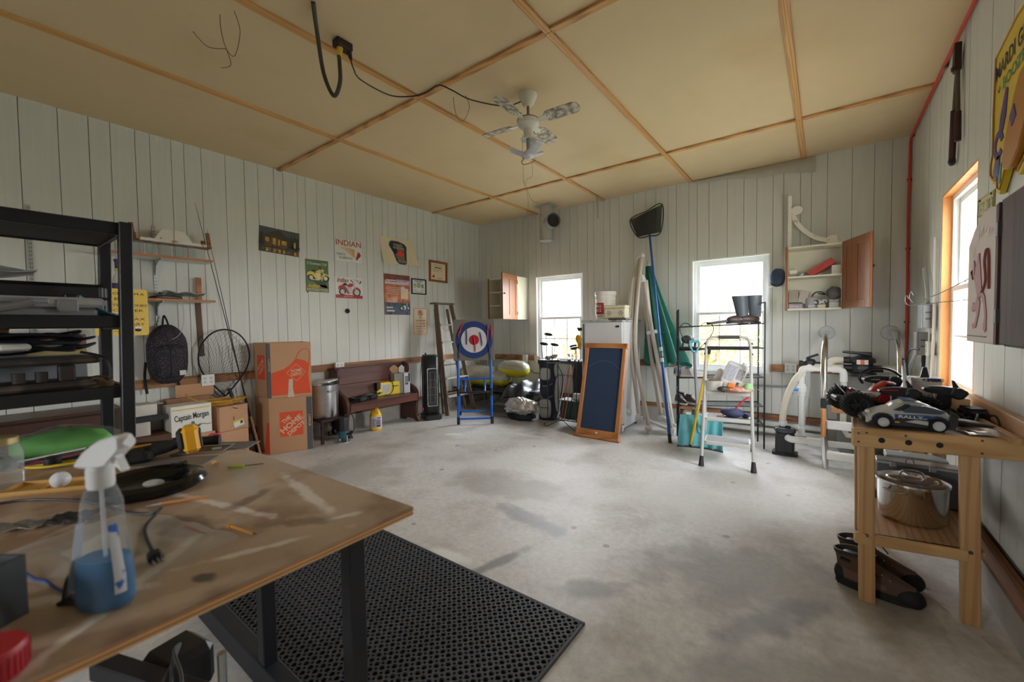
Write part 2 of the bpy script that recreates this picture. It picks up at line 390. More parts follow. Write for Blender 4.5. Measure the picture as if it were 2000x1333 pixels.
# curbs, plates and the stud nailed along the walls
S(B().span((XL, YF, 0), (XL+.05, YB, .2)).put('baseboard_left', M_curb)); S(B().span((XL+.05, YB-.05, 0), (XR-.05, YB, .2)).put('baseboard_back', M_curb))
S(B().span((XR-.05, YF, 0), (XR, YB, .15)).put('baseboard_right', M_curb))
S(B().span((XL, YF, .2), (XL+.04, YB-.045, .245), bev=.003).put('trim_1', M_raily)); S(B().span((XL+.04, YB-.04, .2), (XR-.045, YB, .245), bev=.003).put('trim_2', M_rail))
S(B().span((XR-.04, YF, .15), (XR, YB-.045, .235), bev=.003).put('trim_3', M_raily))
S(B().span((XL, .3, .815), (XL+.038, YB-.002, .9), bev=.003).put('trim_4', M_raily))
t5 = B()
for a, b in ((XL+.04, -3.93), (-3.02, -1.44), (-.515, .25)): t5.span((a, YB-.038, .775), (b, YB, .86), bev=.003)
S(t5.put('trim_5', M_rail))
S(B().box((XL+.012, YB-.012, 1.75), (.024, .024, 2.99)).put('trim_6', M_panel)); 
o = B().sheet(lambda u, v: (-1.42+1.32*u, YB-.012-.02*math.sin(PI*v), ZC-.006-(.02+.15*u)*v-.012*math.sin(u*14)*v), 30, 5, .003).put('loose_sheeting', mat('old_sheeting', (170, 164, 148), .6, var=.08), None); tag(o, 'sagging loose strip of old sheeting at the ceiling edge above the wide window', 'sheeting')
# windows
def window(name, q, M, jamb, sashdepth=.05, casing=.012):
    """double-hung window in opening q=(u0,u1,z0,z1); M maps local x along wall, y outwards, z up"""
    u0, u1, z0, z1 = q; W = u1-u0; H = z1-z0; o = bpy.data.objects.new(name, None); COL.objects.link(o); o.matrix_world = M; o['kind'] = 'structure'
    b = B(); j = .014
    b.span((0, 0, 0), (j, .14, H)); b.span((W-j, 0, 0), (W, .14, H)); b.span((j, 0, H-j), (W-j, .14, H)); b.span((j, 0, 0), (W-j, .14, j)); b.put('jamb', jamb, o)
    b = B(); f = .035; y0, y1 = .05, .125
    b.span((j, y0, j), (j+f, y1, H-j)); b.span((W-j-f, y0, j), (W-j, y1, H-j)); b.span((j+f, y0, H-j-f), (W-j-f, y1, H-j)); b.span((j+f, y0, j), (W-j-f, y1, j+f)); b.put('frame', M_white, o)
    xm0, xm1, zm = j+f, W-j-f, H*.515
    for nm, za, zb, y in (('upper_sash', zm-.02, H-j-f, .095), ('lower_sash', j+f, zm+.02, .065)):
        b = B(); s = .036
        b.span((xm0, y-.014, za), (xm0+s, y+.014, zb), bev=.003); b.span((xm1-s, y-.014, za), (xm1, y+.014, zb), bev=.003)
        b.span((xm0+s, y-.014, zb-s), (xm1-s, y+.014, zb), bev=.003); b.span((xm0+s, y-.014, za), (xm1-s, y+.014, za+s), bev=.003)
        sh = b.put(nm, M_white, o)
        B().span((xm0+s, y-.003, za+s), (xm1-s, y+.003, zb-s)).put('pane', M_pane, sh)
        if nm == 'lower_sash':
            b = B(); ww = xm1-xm0-2*s; hh = zb-za-2*s
            for k in (1, 2): b.box((xm0+s+ww*k/3, y, (za+zb)/2), (.014, .008, hh))
            b.box(((xm0+xm1)/2, y, (za+zb)/2), (ww, .008, .014)); b.put('grille', M_white, sh)
    B().box((W/2, .05, zm+.03), (.05, .02, .012), bev=.003).put('sash_lock', M_white, o)
    return o
window('window_1', WIN1, Matrix.Translation((WIN1[0], YB, WIN1[2])), M_white)
window('window_2', WIN2, Matrix.Translation((WIN2[0], YB, WIN2[2])), M_white)
M_jamb = wood('fir_plywood', (226, 158, 92), (200, 128, 66), 'z', .5, 2, 6)
window('window_3', WINR, Matrix.Translation((XR, WINR[1], WINR[2])) @ Matrix.Rotation(R(-90), 4, 'Z'), M_jamb)
window('window_added_fill', FILL_WIN, Matrix.Translation((FILL_WIN[1], YF, FILL_WIN[2])) @ Matrix.Rotation(PI, 4, 'Z'), M_white)  # made-up window in the unseen front wall, only for fill light
# outside: ground and autumn shrubs seen through the panes
M_grass = mat('lawn', (140, 140, 122), .9, var=.08, scale=3)
g = S(B().span((-40, -40, -.4), (40, 60, -.14)).put('outdoor_ground', M_grass))
M_bark = mat('bark', (88, 70, 52), .9, var=.2)
M_lf = [mat('yellow_leaves', (216, 186, 84), .7, var=.2, scale=3), mat('green_leaves', (150, 168, 84), .7, var=.2, scale=3), mat('rust_leaves', (206, 150, 100), .7, var=.2, scale=3)]
def shrub(x, y, h, label, seed, mi):
    r = random.Random(seed); t = T('autumn_shrub', label, 'shrub', (x, y, -.14), 0, 'shrubs outside the back windows')
    b = B(); lv = B()
    for k in range(9):
        a = r.uniform(0, 6.28); l = h*r.uniform(.6, 1); sp_ = h*r.uniform(.1, .35)
        P = catmull([(0, 0, 0), (sp_*.35*math.cos(a), sp_*.35*math.sin(a), l*.45), (sp_*math.cos(a+.4), sp_*math.sin(a+.4), l)], 5)
        b.tube(P, [.03*(1-.8*i/len(P)) for i in range(len(P))], 6)
        for q in P[3:]:
            for z in range(11):
                c = q + Vector((r.gauss(0, .22), r.gauss(0, .22), r.gauss(0, .2))); n = Vector((r.gauss(0, 1), r.gauss(0, 1), r.gauss(0, 1))).normalized(); u = n.orthogonal().normalized()*.05; v = n.cross(u).normalized()*.03
                lv.mi = mi if r.random() < .7 else r.randrange(3)
                lv._new([c-u, c+v, c+u, c-v], [(0, 1, 2, 3)])
    b.put('branches', M_bark, t); o = lv.put('foliage', M_lf, t, flip=False); o['kind'] = 'stuff'
shrub(-1.9, 9.2, 1.75, 'yellow leaved shrub outside behind left half of wide back window', 1, 0)
shrub(-.9, 10.4, 1.7, 'green and yellow shrub outside behind right half of back window near boots', 2, 1)
shrub(-5.9, 10.6, 1.7, 'rust tinted shrub outside behind the golf club window', 3, 2)
shrub(-2.9, 11.5, 1.8, 'far yellow green shrub outside beyond the back wall', 4, 0)
# ---------------------------------------------------------------- signs and pictures on the left wall
m_red = mat('sign_red', (176, 40, 34), .45); m_yel = mat('sign_yellow', (214, 186, 60), .45); m_gold = mat('sign_gold', (200, 140, 30), .45)
m_wht = mat('sign_white', (214, 214, 206), .45); m_blk = mat('sign_black', (28, 28, 30), .5); m_crm = mat('cream_paper', (216, 204, 172), .7)
m_grn = mat('sign_green', (76, 102, 50), .4, var=.08); m_navy = mat('badge_navy', (34, 40, 62), .6); m_gry = mat('sign_grey', (186, 190, 190), .45)
m_ora = mat('box_orange', (222, 82, 44), .7); m_brn = mat('frame_wood', (140, 76, 34), .45, var=.15, scale=20); m_dgrey = mat('dark_grey_print', (70, 70, 68), .6)
def flat(p, pts, m, k=1, name='print', M=None):
    """a printed shape: a very thin plate on the sign's front, layer k"""
    return B().prism(pts, -.0018-.0007*k, -.001, 'y', M=M).put(name, m, p)
def rect(x0, z0, x1, z1): return [(x0, z0), (x1, z0), (x1, z1), (x0, z1)]
def bars(p, rows, m, k=3, name='small_print'):
    """lines of print too small to read"""
    b = B()
    for x0, x1, z, h in rows:
        x = x0
        while x < x1-.004:
            w_ = min(rnd.uniform(.012, .035), x1-x); b.prism(rect(x, z, x+w_, z+h), -.0018-.0007*k, -.001); x += w_+.006
    o = b.put(name, m, p); o['kind'] = 'stuff'; return o
def panel(name, label, cat, side, u, z, w_, h, m, rz=0., th=.0015, group=None, off=.0025):
    loc, rot = {'L': ((XL+off, u, z), R(90)), 'R': ((XR-off, u, z), R(-90)), 'B': ((u, YB-off, z), 0)}[side]
    t = T(name, label, cat, loc, 0, group, rot=(0, rz, rot))
    B().span((-w_/2, -.0012, -h/2), (w_/2, .0005+th*0, h/2)).put('plate', m, t)
    return t
def ring(cx, cz, r, t, n=24, a0=0., a1=2*PI):
    return [(cx+r*math.cos(a0+(a1-a0)*i/n), cz+r*math.sin(a0+(a1-a0)*i/n)) for i in range(n+1)] + [(cx+(r-t)*math.cos(a1-(a1-a0)*i/n), cz+(r-t)*math.sin(a1-(a1-a0)*i/n)) for i in range(n+1)]
def moto(p, cx, cz, s, body, tyre, chrome, seat):
    """printed side view of a cruiser facing right, s = half length"""
    A = lambda pts: [(cx+x*s, cz+z*s) for x, z in pts]
    for x, r in ((-.62, .3), (.68, .34)):
        flat(p, ring(cx+x*s, cz-.3*s, r*s, .11*s), tyre, 2, 'printed_tyre'); flat(p, ell(cx+x*s, cz-.3*s, .17*s, .17*s, 14), chrome, 3, 'printed_wheel')
    flat(p, A([(-1.0, -.12), (-.93, .12), (-.7, .24), (-.42, .2), (-.2, -.05), (.0, -.42), (-.1, -.5), (-.3, -.3), (-.45, -.12), (-.62, -.02), (-.8, -.08)]), body, 4, 'printed_fender')
    flat(p, A([(.28, -.5), (.3, -.15), (.48, .1), (.75, .12), (.98, -.05), (1.05, -.25), (.9, -.1), (.7, -.02), (.5, -.08), (.42, -.3), (.4, -.52)]), body, 4, 'printed_fender')
    flat(p, A([(-.28, .2), (.1, .42), (.32, .4), (.3, .16), (.0, .08)]), body, 5, 'printed_tank')
    flat(p, A([(-.25, .12), (.22, .1), (.26, -.4), (-.1, -.5), (-.3, -.2)]), chrome, 3, 'printed_engine')
    flat(p, A([(-.62, .3), (-.4, .42), (-.2, .34), (-.22, .22), (-.5, .2)]), seat, 5, 'printed_seat')
    flat(p, A([(.3, .52), (.36, .55), (.62, -.22), (.55, -.25)]), chrome, 5, 'printed_fork'); flat(p, A([(.1, .66), (.32, .5), (.36, .54), (.14, .72)]), tyre, 5, 'printed_handlebar')
    flat(p, ell(cx+.43*s, cz+.36*s, .1*s, .1*s, 12), chrome, 6, 'printed_lamp'); flat(p, A([(-.62, -.5), (.1, -.52), (.1, -.46), (-.6, -.42)]), chrome, 5, 'printed_pipe')
def feather_head(p, x0, z0, w_, h, fm, bm, face, k=3):
    """printed feather headdress sweeping left, face at the right end"""
    n = 8
    for i in range(n):
        t0, t1 = i/n, (i+.93)/n
        flat(p, [(x0+.66*w_*t0, z0+h*(1-.80*t0)), (x0+w_*.74, z0+h*(.86-.66*t0)), (x0+w_*.74, z0+h*(.86-.66*t1)), (x0+.66*w_*(t0+.02)+.02, z0+h*(1-.80*t0)-.004)], fm, k, 'printed_feather')
    flat(p, [(x0+w_*.74, z0+h*.9), (x0+w_*.9, z0+h*.72), (x0+w_*.86, z0+h*.2), (x0+w_*.74, z0+h*.15)], bm, k+1, 'printed_band')
    flat(p, [(x0+w_*.88, z0+h*.72), (x0+w_*.96, z0+h*.62), (x0+w_, z0+h*.44), (x0+w_*.97, z0+h*.3), (x0+w_*.92, z0+h*.24), (x0+w_*.84, 0*z0+z0+h*.0), (x0+w_*.78, z0+h*.1), (x0+w_*.84, z0+h*.45)], face, k+2, 'printed_face')
# lakeside painting
t = panel('lakeside_picture', 'dark unframed picture of a lamplit lakeside cabin, leftmost on the panelled wall', 'picture', 'L', 2.312, 2.40, .455, .29, mat('print_dusk', (54, 56, 40), .55, var=.5, scale=14, dirt=(26, 30, 20), dscale=10), R(3))
flat(t, rect(-.225, .07, .225, .143), mat('print_sky', (70, 74, 70), .55, var=.3, scale=8), 1, 'printed_sky'); flat(t, rect(-.225, -.143, .225, -.09), mat('print_water', (60, 50, 26), .4, var=.6, scale=30, stretch=(1, 1, 6), dirt=(150, 108, 34), dscale=16), 1, 'printed_water')
flat(t, [(-.19, .05), (-.04, .12), (.0, .125), (.11, .035), (.09, .02), (-.17, .035)], mat('print_roof', (58, 44, 28), .55, var=.3, scale=60), 3, 'printed_roof')
flat(t, rect(-.17, -.07, .09, .035), mat('print_cabin', (96, 72, 28), .55, var=.5, scale=30, dirt=(34, 26, 14), dscale=24), 2, 'printed_cabin')
mg = mat('print_glow', (186, 140, 44), .55, var=.4, scale=40)
for x0, x1, z0, z1 in ((-.16, -.12, -.02, .025), (-.08, -.045, -.045, .03), (-.02, .0, -.045, .02), (.02, .075, -.035, .015), (.16, .185, -.05, .02)): flat(t, rect(x0, z0, x1, z1), mg, 3, 'printed_window')
for x in (-.2, .13, .17, .205): flat(t, [(x-.03, -.06), (x, .11), (x+.03, -.06)], mat('print_trees', (34, 40, 24), .55, var=.5, scale=30), 2 if x > 0 else 4, 'printed_tree')
for x in (-.14, -.06, .0, .05, .18): flat(t, rect(x-.012, -.135, x+.012, -.095), mg, 2, 'printed_reflection')
# green tin sign
t = panel('tin_sign', 'green tin sign with a yellow motorcycle and white MOTORCYCLES lettering', 'sign', 'L', 2.755, 2.035, .30, .405, m_grn, 0)
flat(t, rect(-.15, -.2, .15, -.11), mat('sign_olive', (110, 104, 42), .45, var=.25, scale=12), 1, 'printed_ground'); flat(t, [(-.12, -.03), (.06, -.14), (.14, -.15), (.1, -.08), (-.1, .0)], mat('sign_shade_print', (40, 56, 34), .45), 1, 'printed_ground_tone')
text(t, '57 Roadmaster Chief', 0, .155, .26, .035, m_wht, y=-.004, shear=.2)
moto(t, .01, .02, .145, m_yel, m_blk, m_crm, m_blk)
text(t, 'Indian', -.05, -.125, .15, .05, m_yel, y=-.0075, shear=.35, bold=.01); text(t, 'MOTORCYCLES', 0, -.175, .27, .03, m_wht, y=-.0045)
B().cyl((-.13, 0, -.21), (-.13, -.01, -.21), .008, n=10).put('nail', m_blk, t)
# parts and service
t = panel('tin_sign', 'white tin sign reading PARTS & SERVICE with a gold feather headdress', 'sign', 'L', 3.203, 2.412, .412, .312, m_gry, 0)
flat(t, rect(-.2, -.15, .2, .15), m_wht, 1); text(t, 'INDIAN', 0, .1, .37, .075, mat('brick_red', (164, 74, 44), .45), y=-.004, bold=.015)
feather_head(t, -.185, -.115, .365, .165, m_gold, m_wht, m_red, 2)
text(t, 'PARTS', -.115, -.055, .12, .03, m_blk, y=-.005); text(t, '& SERVICE', -.045, -.1, .19, .03, m_blk, y=-.0075)
# red motorcycle
t = panel('tin_sign', 'white tin sign with a red motorcycle above a red bottom band', 'sign', 'L', 3.197, 1.912, .41, .285, m_wht, 0)
flat(t, rect(-.2, -.14, .2, -.095), m_red, 1, 'printed_band'); text(t, 'Indian', -.095, .1, .17, .06, m_red, y=-.0045, shear=.35, bold=.012)
feather_head(t, .02, .06, .165, .07, mat('sign_pale', (190, 170, 160), .45), m_wht, m_red, 2); moto(t, .0, -.005, .165, m_red, m_blk, m_gry, m_blk)
text(t, 'Indian Motorcycles', -.02, -.118, .13, .016, m_wht, y=-.006)
# police poster: paper curled away at its lower corners
t = T('paper_poster', 'cream curled paper poster with dark police shoulder badge', 'poster', (XL+.004, 4.035, 2.505), rot=(0, 0, R(90)))
def curl(u, v):
    x = -.335+.61*u; z = .19-.385*v + .0*u; k = (u > .5)
    x += .075*v*u + .05*v*(1-u)**2*0; dy = .10*max(0, v-.35)**1.6*(abs(u-.42)*2)**1.5 + .02*(1-v)*0
    return (x + (.03*v*(1-u)), -dy-.003, z + .012*math.sin(u*3))
B().sheet(curl, 14, 12, .0012).put('paper', m_crm, t)
bad = [(-.17, .12), (-.14, .15), (-.03, .155), (.09, .13), (.135, .09), (.125, -.15), (.09, -.175), (.0, -.17), (-.05, -.13), (-.10, -.02), (-.175, .08)]
def lie(v, e=.0015):
    u = (v.x+.335)/.66; w_ = (.19-v.z)/.385; return Vector((v.x, curl(min(max(u, 0), 1), min(max(w_, 0), 1))[1]-e+v.y, v.z))
def decal(pts, m, e, name):
    b = B(); P = []
    for i in range(len(pts)):
        a, c = pts[i], pts[(i+1) % len(pts)]
        P += [(a[0]+(c[0]-a[0])*k/3, a[1]+(c[1]-a[1])*k/3) for k in range(3)]
    b.prism(P, -.0006, 0); b.warp(lambda v: lie(v, e)); return b.put(name, m, t)
decal([(x*1.05-.001, z*1.05) for x, z in bad], mat('badge_rim', (116, 104, 84), .7), .002, 'badge_border'); decal(bad, m_navy, .0035, 'badge')
for s_, z, w_, x in (('NIAGARA', .105, .17, -.02), ('REGIONAL', .062, .2, -.01), ('POLICE', -.135, .13, .055)):
    o = text(t, s_, x, z, w_, .034, mat('badge_letter', (176, 162, 134), .6), y=0, bold=.02)
    for v in o.data.vertices: v.co = lie(v.co, .006)
leaf = [(0, .065), (.016, .035), (.03, .042), (.026, .01), (.05, .03), (.058, .012), (.07, .008), (.055, -.012), (.06, -.022), (.02, -.03), (.022, -.045), (.004, -.04), (.003, -.065)]
leaf = leaf + [(-x, z) for x, z in leaf[::-1] if x > 0]
decal([(x*1.05+.02, z*1.05-.03) for x, z in leaf], mat('leaf_red', (222, 60, 44), .6), .007, 'maple_leaf')
# event poster
t = panel('event_poster', 'tall orange and blue motorcycle event poster below the police poster', 'poster', 'L', 3.992, 1.862, .475, .605, mat('poster_sunset', (186, 100, 68), .6, var=.35, scale=5, stretch=(1, 1, 3), dirt=(222, 180, 150), dscale=6), 0)
flat(t, rect(-.235, -.3, .235, -.12), mat('poster_blue', (84, 96, 118), .6, var=.4, scale=14, dirt=(40, 50, 66), dscale=12), 1, 'printed_crowd'); flat(t, rect(.06, -.06, .2, .1), mat('poster_cream', (226, 204, 176), .6, var=.1), 1, 'printed_glow')
flat(t, rect(-.235, .21, .235, .3), mat('poster_umber', (120, 66, 50), .6, var=.4, scale=8), 1, 'printed_sky')
m_lil = mat('poster_lilac', (206, 208, 222), .6)
text(t, 'FREEDOM', .1, .205, .24, .05, m_lil, y=-.005, bold=.02); bars(t, [(-.2, -.03, .2, .02), (-.22, .22, .155, .032)], m_lil); bars(t, [(-.2, .04, .1-.024*i, .01) for i in range(5)] + [(-.2, .0, -.06-.022*i, .008) for i in range(3)], m_crm)
moto(t, .13, -.17, .1, mat('poster_grn', (62, 100, 74), .6), m_blk, m_lil, m_blk); bars(t, [(-.2, -.09, -.205, .02), (-.2, -.06, -.255, .024)], m_wht)
flat(t, [(.1+.05*math.cos(a*PI/5+PI/2)*(1 if a % 2 == 0 else .45), .1+.05*math.sin(a*PI/5+PI/2)*(1 if a % 2 == 0 else .45)) for a in range(10)], m_lil, 3, 'printed_star')
# framed notices
def frame(t, w_, h, b_, m, d=.018):
    b = B(); 
    for a, c in (((-w_/2, -d, h/2-b_), (w_/2, 0, h/2)), ((-w_/2, -d, -h/2), (w_/2, 0, -h/2+b_)), ((-w_/2, -d, -h/2+b_), (-w_/2+b_, 0, h/2-b_)), ((w_/2-b_, -d, -h/2+b_), (w_/2, 0, h/2-b_))): b.span(a, c, bev=.002)
    return b.put('frame', m, t)
t = panel('framed_notice', 'small white notice in a black frame beside the event poster', 'notice', 'L', 4.405, 2.012, .295, .235, m_wht, 0); frame(t, .30, .245, .017, m_blk)
flat(t, ring(0, .02, .035, .008), m_blk, 2, 'printed_seal'); flat(t, ell(0, .02, .02, .02, 14), mat('seal_gold', (190, 170, 90), .6), 2, 'printed_seal')
bars(t, [(-.08, .08, .085, .009), (-.05, .05, .068, .008), (-.1, -.05, .0, .006), (-.1, -.05, -.015, .006), (-.1, -.05, -.06, .006), (.05, .1, -.06, .006), (-.08, .08, -.09, .006)], m_dgrey); flat(t, rect(.055, -.02, .1, .04), mat('seal_green', (120, 150, 120), .6), 2, 'printed_emblem'); flat(t, rect(-.1, .015, -.06, .04), mat('seal_olive', (140, 138, 84), .6), 2, 'printed_emblem')
t = panel('framed_certificate', 'cream certificate with a red seal in a wooden frame hung from a cord', 'certificate', 'L', 4.826, 2.288, .395, .335, m_crm, R(1.2)); frame(t, .405, .345, .034, m_brn, .022)
bars(t, [(-.09, .09, .1, .008), (-.11, .11, .02, .007), (-.11, .02, -.0, .006)], m_gold); bars(t, [(-.07, .07, .055, .018), (-.03, .1, -.11, .006)], m_dgrey); flat(t, ell(-.1, -.085, .024, .026, 12), m_red, 2, 'wax_seal')
B().tube([(-.06, -.004, .168), (0, -.006, .197), (.06, -.004, .168)], .002, 6).put('hanging_cord', m_blk, t)
t = panel('parking_sign', 'white and red no parking sign beside the old wooden stepladder', 'sign', 'L', 4.425, 1.458, .295, .445, m_crm, 0)
b = B(); 
for q in (rect(-.135, .205, .135, .21), rect(-.135, -.21, .135, -.205), rect(-.135, -.205, -.13, .205), rect(.13, -.205, .135, .205)): b.prism(q, -.003, -.001)
b.put('border', m_red, t); flat(t, ring(0, .135, .048, .011), m_red, 2, 'ring'); flat(t, [(-.036, .166), (-.028, .172), (.036, .104), (.028, .098)], m_red, 4, 'slash'); text(t, 'P', .0, .135, .035, .05, m_blk, y=-.0035, bold=.03)
for s_, z, w_, h in (('Daily', .06, .07, .026), ('10:00-8:00 PM', .015, .19, .026), ('Thru Wednesday', -.03, .21, .026), ('8:00 AM-5 PM', -.075, .19, .024), ('Tow Truck Towing', -.115, .21, .022), ('Service', -.148, .11, .02)): text(t, s_, 0, z, w_, h, m_red, y=-.0028, bold=.01)
bars(t, [(-.1, .1, -.175, .004), (-.04, .04, -.195, .006)], m_red)
t = T('wall_bumper', 'small round black bumper on the panelled wall below the red motorcycle sign', 'bumper', (XL+.001, 3.157, 1.599))
B().lathe([(.03, 0), (.034, .006), (.03, .02), (.016, .03), (.012, .05), (.0, .052)], n=14).put('cap', m_blk, t, rot=(0, R(90), 0))
# yellow painted sign behind the steel shelf
m_sy = mat('painted_yellow_board', (224, 190, 88), .6, var=.05)
t = T('garden_sign', 'yellow hand-lettered bee advice sign standing against the front of the lower wall shelf', 'sign', (XL+.292, .85, 1.53), rot=(0, 0, R(90)))
B().prism(rrect(.345, .405, .02), -.012, 0).put('board', m_sy, t)
m_ink = mat('brown_ink', (74, 58, 32), .7)
for s_, x, z, w_ in (('ADVICE FROM A', .0, .16, .3), ('BEE', .0, .115, .09), ('TASTE A HONEY', .02, .06, .3), ('FOREVER', .03, .015, .22), ('BEESWAX', .03, -.06, .24), ('NECESSARY', .02, -.105, .25)): text(t, s_, x, z, w_, .022, m_ink, y=-.013)
B().tube([(-.14, -.013, -.19), (-.1, -.013, -.17), (-.04, -.013, -.165), (.02, -.013, -.185), (.08, -.013, -.16)], .0015, 5).put('flight_line', m_ink, t)
b = B(); b.sph((.1, -.014, -.155), (.022, .003, .014)); b.mi = 1; b.sph((.09, -.015, -.135), (.014, .003, .01)); b.sph((.108, -.015, -.135), (.014, .003, .01)); b.put('bee', [m_blk, m_wht], t)
# ---------------------------------------------------------------- shelves and things hung on the left wall
M_shelf = wood('shelf_edge_wood', (176, 112, 66), (128, 78, 42), 'y', .5, 4, 12); M_shelfw = mat('white_melamine', (216, 214, 206), .4)
M_steel = mat('galvanised_steel', (186, 190, 190), .35, .85, var=.08); M_slot = mat('slot_dark', (60, 60, 58), .7); M_gl = glass('jar_glass', (200, 208, 204), .22)
def standard(y, z0, z1, label):
    t = T('shelf_standard', label, 'shelf track', (XL+.001, y, 0))
    B().span((0, -.013, z0), (.012, .013, z1)).put('track', M_steel, t)
    b = B(); z = z0+.03
    while z < z1-.02:
        for s in (-.005, .005): b.box((.0125, s, z), (.001, .003, .018))
        z += .032
    b.put('slots', M_slot, t)['kind'] = 'stuff'
    return t
standard(1.152, 1.30, 2.38, 'slotted metal shelf track above the backpack'); standard(.367, 1.0, 2.4, 'slotted metal shelf track seen behind the black steel shelving')
def wall_shelf(y0, y1, z, label, dp=.26):
    t = T('wall_shelf', label, 'shelf', (XL, (y0+y1)/2, z)); h = (y1-y0)/2
    B().span((.014, -h, 0), (dp-.012, h, .018)).put('board', M_shelfw, t); B().span((dp-.012, -h, -.001), (dp, h, .019), bev=.002).put('edge_strip', M_shelf, t)
    for y in (1.152, .367):
        if y0 < y < y1:
            yy = y-(y0+y1)/2
            B().prism([(.013, -.14), (.024, -.14), (.05, -.05), (.1, -.022), (.22, -.012), (.22, 0), (.013, 0)], yy-.004, yy+.004, 'y').put('bracket', M_steel, t)
    return t
wall_shelf(.78, 1.55, 2.045, 'upper wall shelf with upturned glass jars'); wall_shelf(.74, 1.56, 1.645, 'lower wall shelf above the backpack')
# jars upside down on the upper shelf
jar = T('glass_jar', 'glass jar at the left end under the wooden rack', 'jar', (XL+.15, 1.10, 2.064), group='jars on the upper wall shelf')
B().lathe([(.036, 0), (.036, .012), (.04, .02), (.043, .05), (.043, .1), (.038, .118), (.0, .12)], n=18).put('body', M_gl, jar)
B().lathe([(.0385, .004), (.0395, .006), (.0385, .008)], n=18).put('thread', M_gl, jar)
for y, x, l in ((1.20, .15, 'glass jar second from the left under the wooden rack'), (1.30, .15, 'glass jar in the middle under the wooden rack'), (1.40, .15, 'glass jar second from the right under the rack'), (1.0, .17, 'leftmost glass jar standing clear of the rack on upper shelf'), (1.47, .12, 'rightmost glass jar near the upper shelf end')): dup(jar, (XL+x, y, 2.064), label=l)
# wooden rack with white corner blocks standing on the jars
M_blk = mat('white_painted_block', (216, 210, 202), .6, dirt=(150, 110, 70), dscale=14, dlo=.62, dhi=.7); M_old = wood('old_oak', (150, 96, 46), (96, 56, 24), 'y', .55, 4, 12)
t = T('wooden_rack', 'wooden rack with two white sloping end blocks lying on the jars', 'rack', (XL+.15, 1.25, 2.186))
B().box((0, 0, .008), (.13, .62, .016), bev=.002).put('base_board', M_old, t); 
for y in (-.29, .29): B().box((.03, y, .085), (.02, .03, .14), (0.1, 0, 0)).put('upright', M_old, t); B().box((-.04, y*.92, .05), (.02, .035, .07)).put('upright', M_old, t)
for s in (-1, 1):
    o = B().prism([(s*.006, 0), (s*.15, 0), (s*.145, .03), (s*.085, .125), (s*.006, .13)], .055, .075, 'x').put('white_block', M_blk, t)
B().box((.09, .0, .012), (.05, .5, .022)).put('white_ledge', M_blk, t)
# things on the lower shelf
M_film = mat('grey_plastic_film', (176, 180, 178), .35, var=.15, alpha=.8); M_dark = mat('dark_scrap', (46, 46, 46), .6, var=.3, scale=20)
b = B(); b.sheet(lambda u, v: (.05+.17*v, -.17+.34*u, .012+.03*abs(math.sin(u*7+v*4))*(1-u*.5)+.02*v), 14, 6, .004); b.put('plastic_sheet', M_film, None, (XL, 1.32, 1.684)); tag(bpy.data.objects['plastic_sheet'], 'crumpled grey plastic sheet on lower wall shelf', 'plastic sheet')
b = B(); b.box((.14, 0, .008), (.16, .22, .012), (0, 0, .3)); b.tube(catmull([(.1, -.1, .02), (.15, 0, .03), (.2, .12, .02)]), .006); b.put('metal_offcut', M_dark, None, (XL, 1.18, 1.666)); tag(bpy.data.objects['metal_offcut'], 'dark thin metal offcut on lower wall shelf', 'scrap')
B().tube(catmull([(XL+.27, 1.27, 1.66), (XL+.3, 1.28, 1.6), (XL+.26, 1.29, 1.45), (XL+.28, 1.25, 1.33), (XL+.24, 1.2, 1.28)]), .0025, 6).put('hanging_wire', mat('pale_wire', (170, 166, 150), .5), None); tag(bpy.data.objects['hanging_wire'], 'thin pale wire dangling from lower shelf over the backpack', 'wire')
B().box((0, 0, .12), (.02, .045, .24), bev=.002).put('wood_stake', M_shelf, None, (XL+.04, 1.485, 1.664)); tag(bpy.data.objects['wood_stake'], 'short upright wood strip at the right end of lower shelf', 'wood strip')
B().box((0, 0, 0), (.008, .05, .55), (0.03, 0, 0), bev=.002).put('leather_strap', mat('brown_leather', (84, 58, 42), .6, var=.15), None, (XL+.006, 1.49, 1.37)); tag(bpy.data.objects['leather_strap'], 'flat dark brown strip hanging below the lower shelf beside landing net', 'strap')
# trigger spray bottle on the far end of the lower shelf
def spray(name, label, loc, s=1.):
    t = T(name, label, 'spray bottle', loc)
    B().lathe([(.034*s, 0), (.036*s, .01*s), (.036*s, .1*s), (.03*s, .14*s), (.016*s, .17*s), (.014*s, .19*s)], n=16).put('bottle', mat('white_bottle', (206, 200, 196), .4), t)
    B().lathe([(.0365*s, .04*s), (.0365*s, .1*s)], n=16).put('label_band', mat('violet_label', (64, 58, 96), .5), t)
    B().lathe([(.017*s, .185*s), (.017*s, .205*s)], n=12).put('collar', m_yel, t)
    b = B(); b.box((0, 0, .235*s), (.02*s, .03*s, .06*s), bev=.004*s); b.box((0, .02*s, .262*s), (.018*s, .08*s, .02*s), bev=.004*s); b.box((0, .032*s, .225*s), (.008*s, .008*s, .05*s), (.4, 0, 0)); b.put('trigger_head', mat('violet_plastic', (52, 44, 84), .4), t)
spray('trigger_bottle', 'white spray bottle with violet and yellow trigger on lower wall shelf', (XL+.15, .86, 1.665), 1.25)
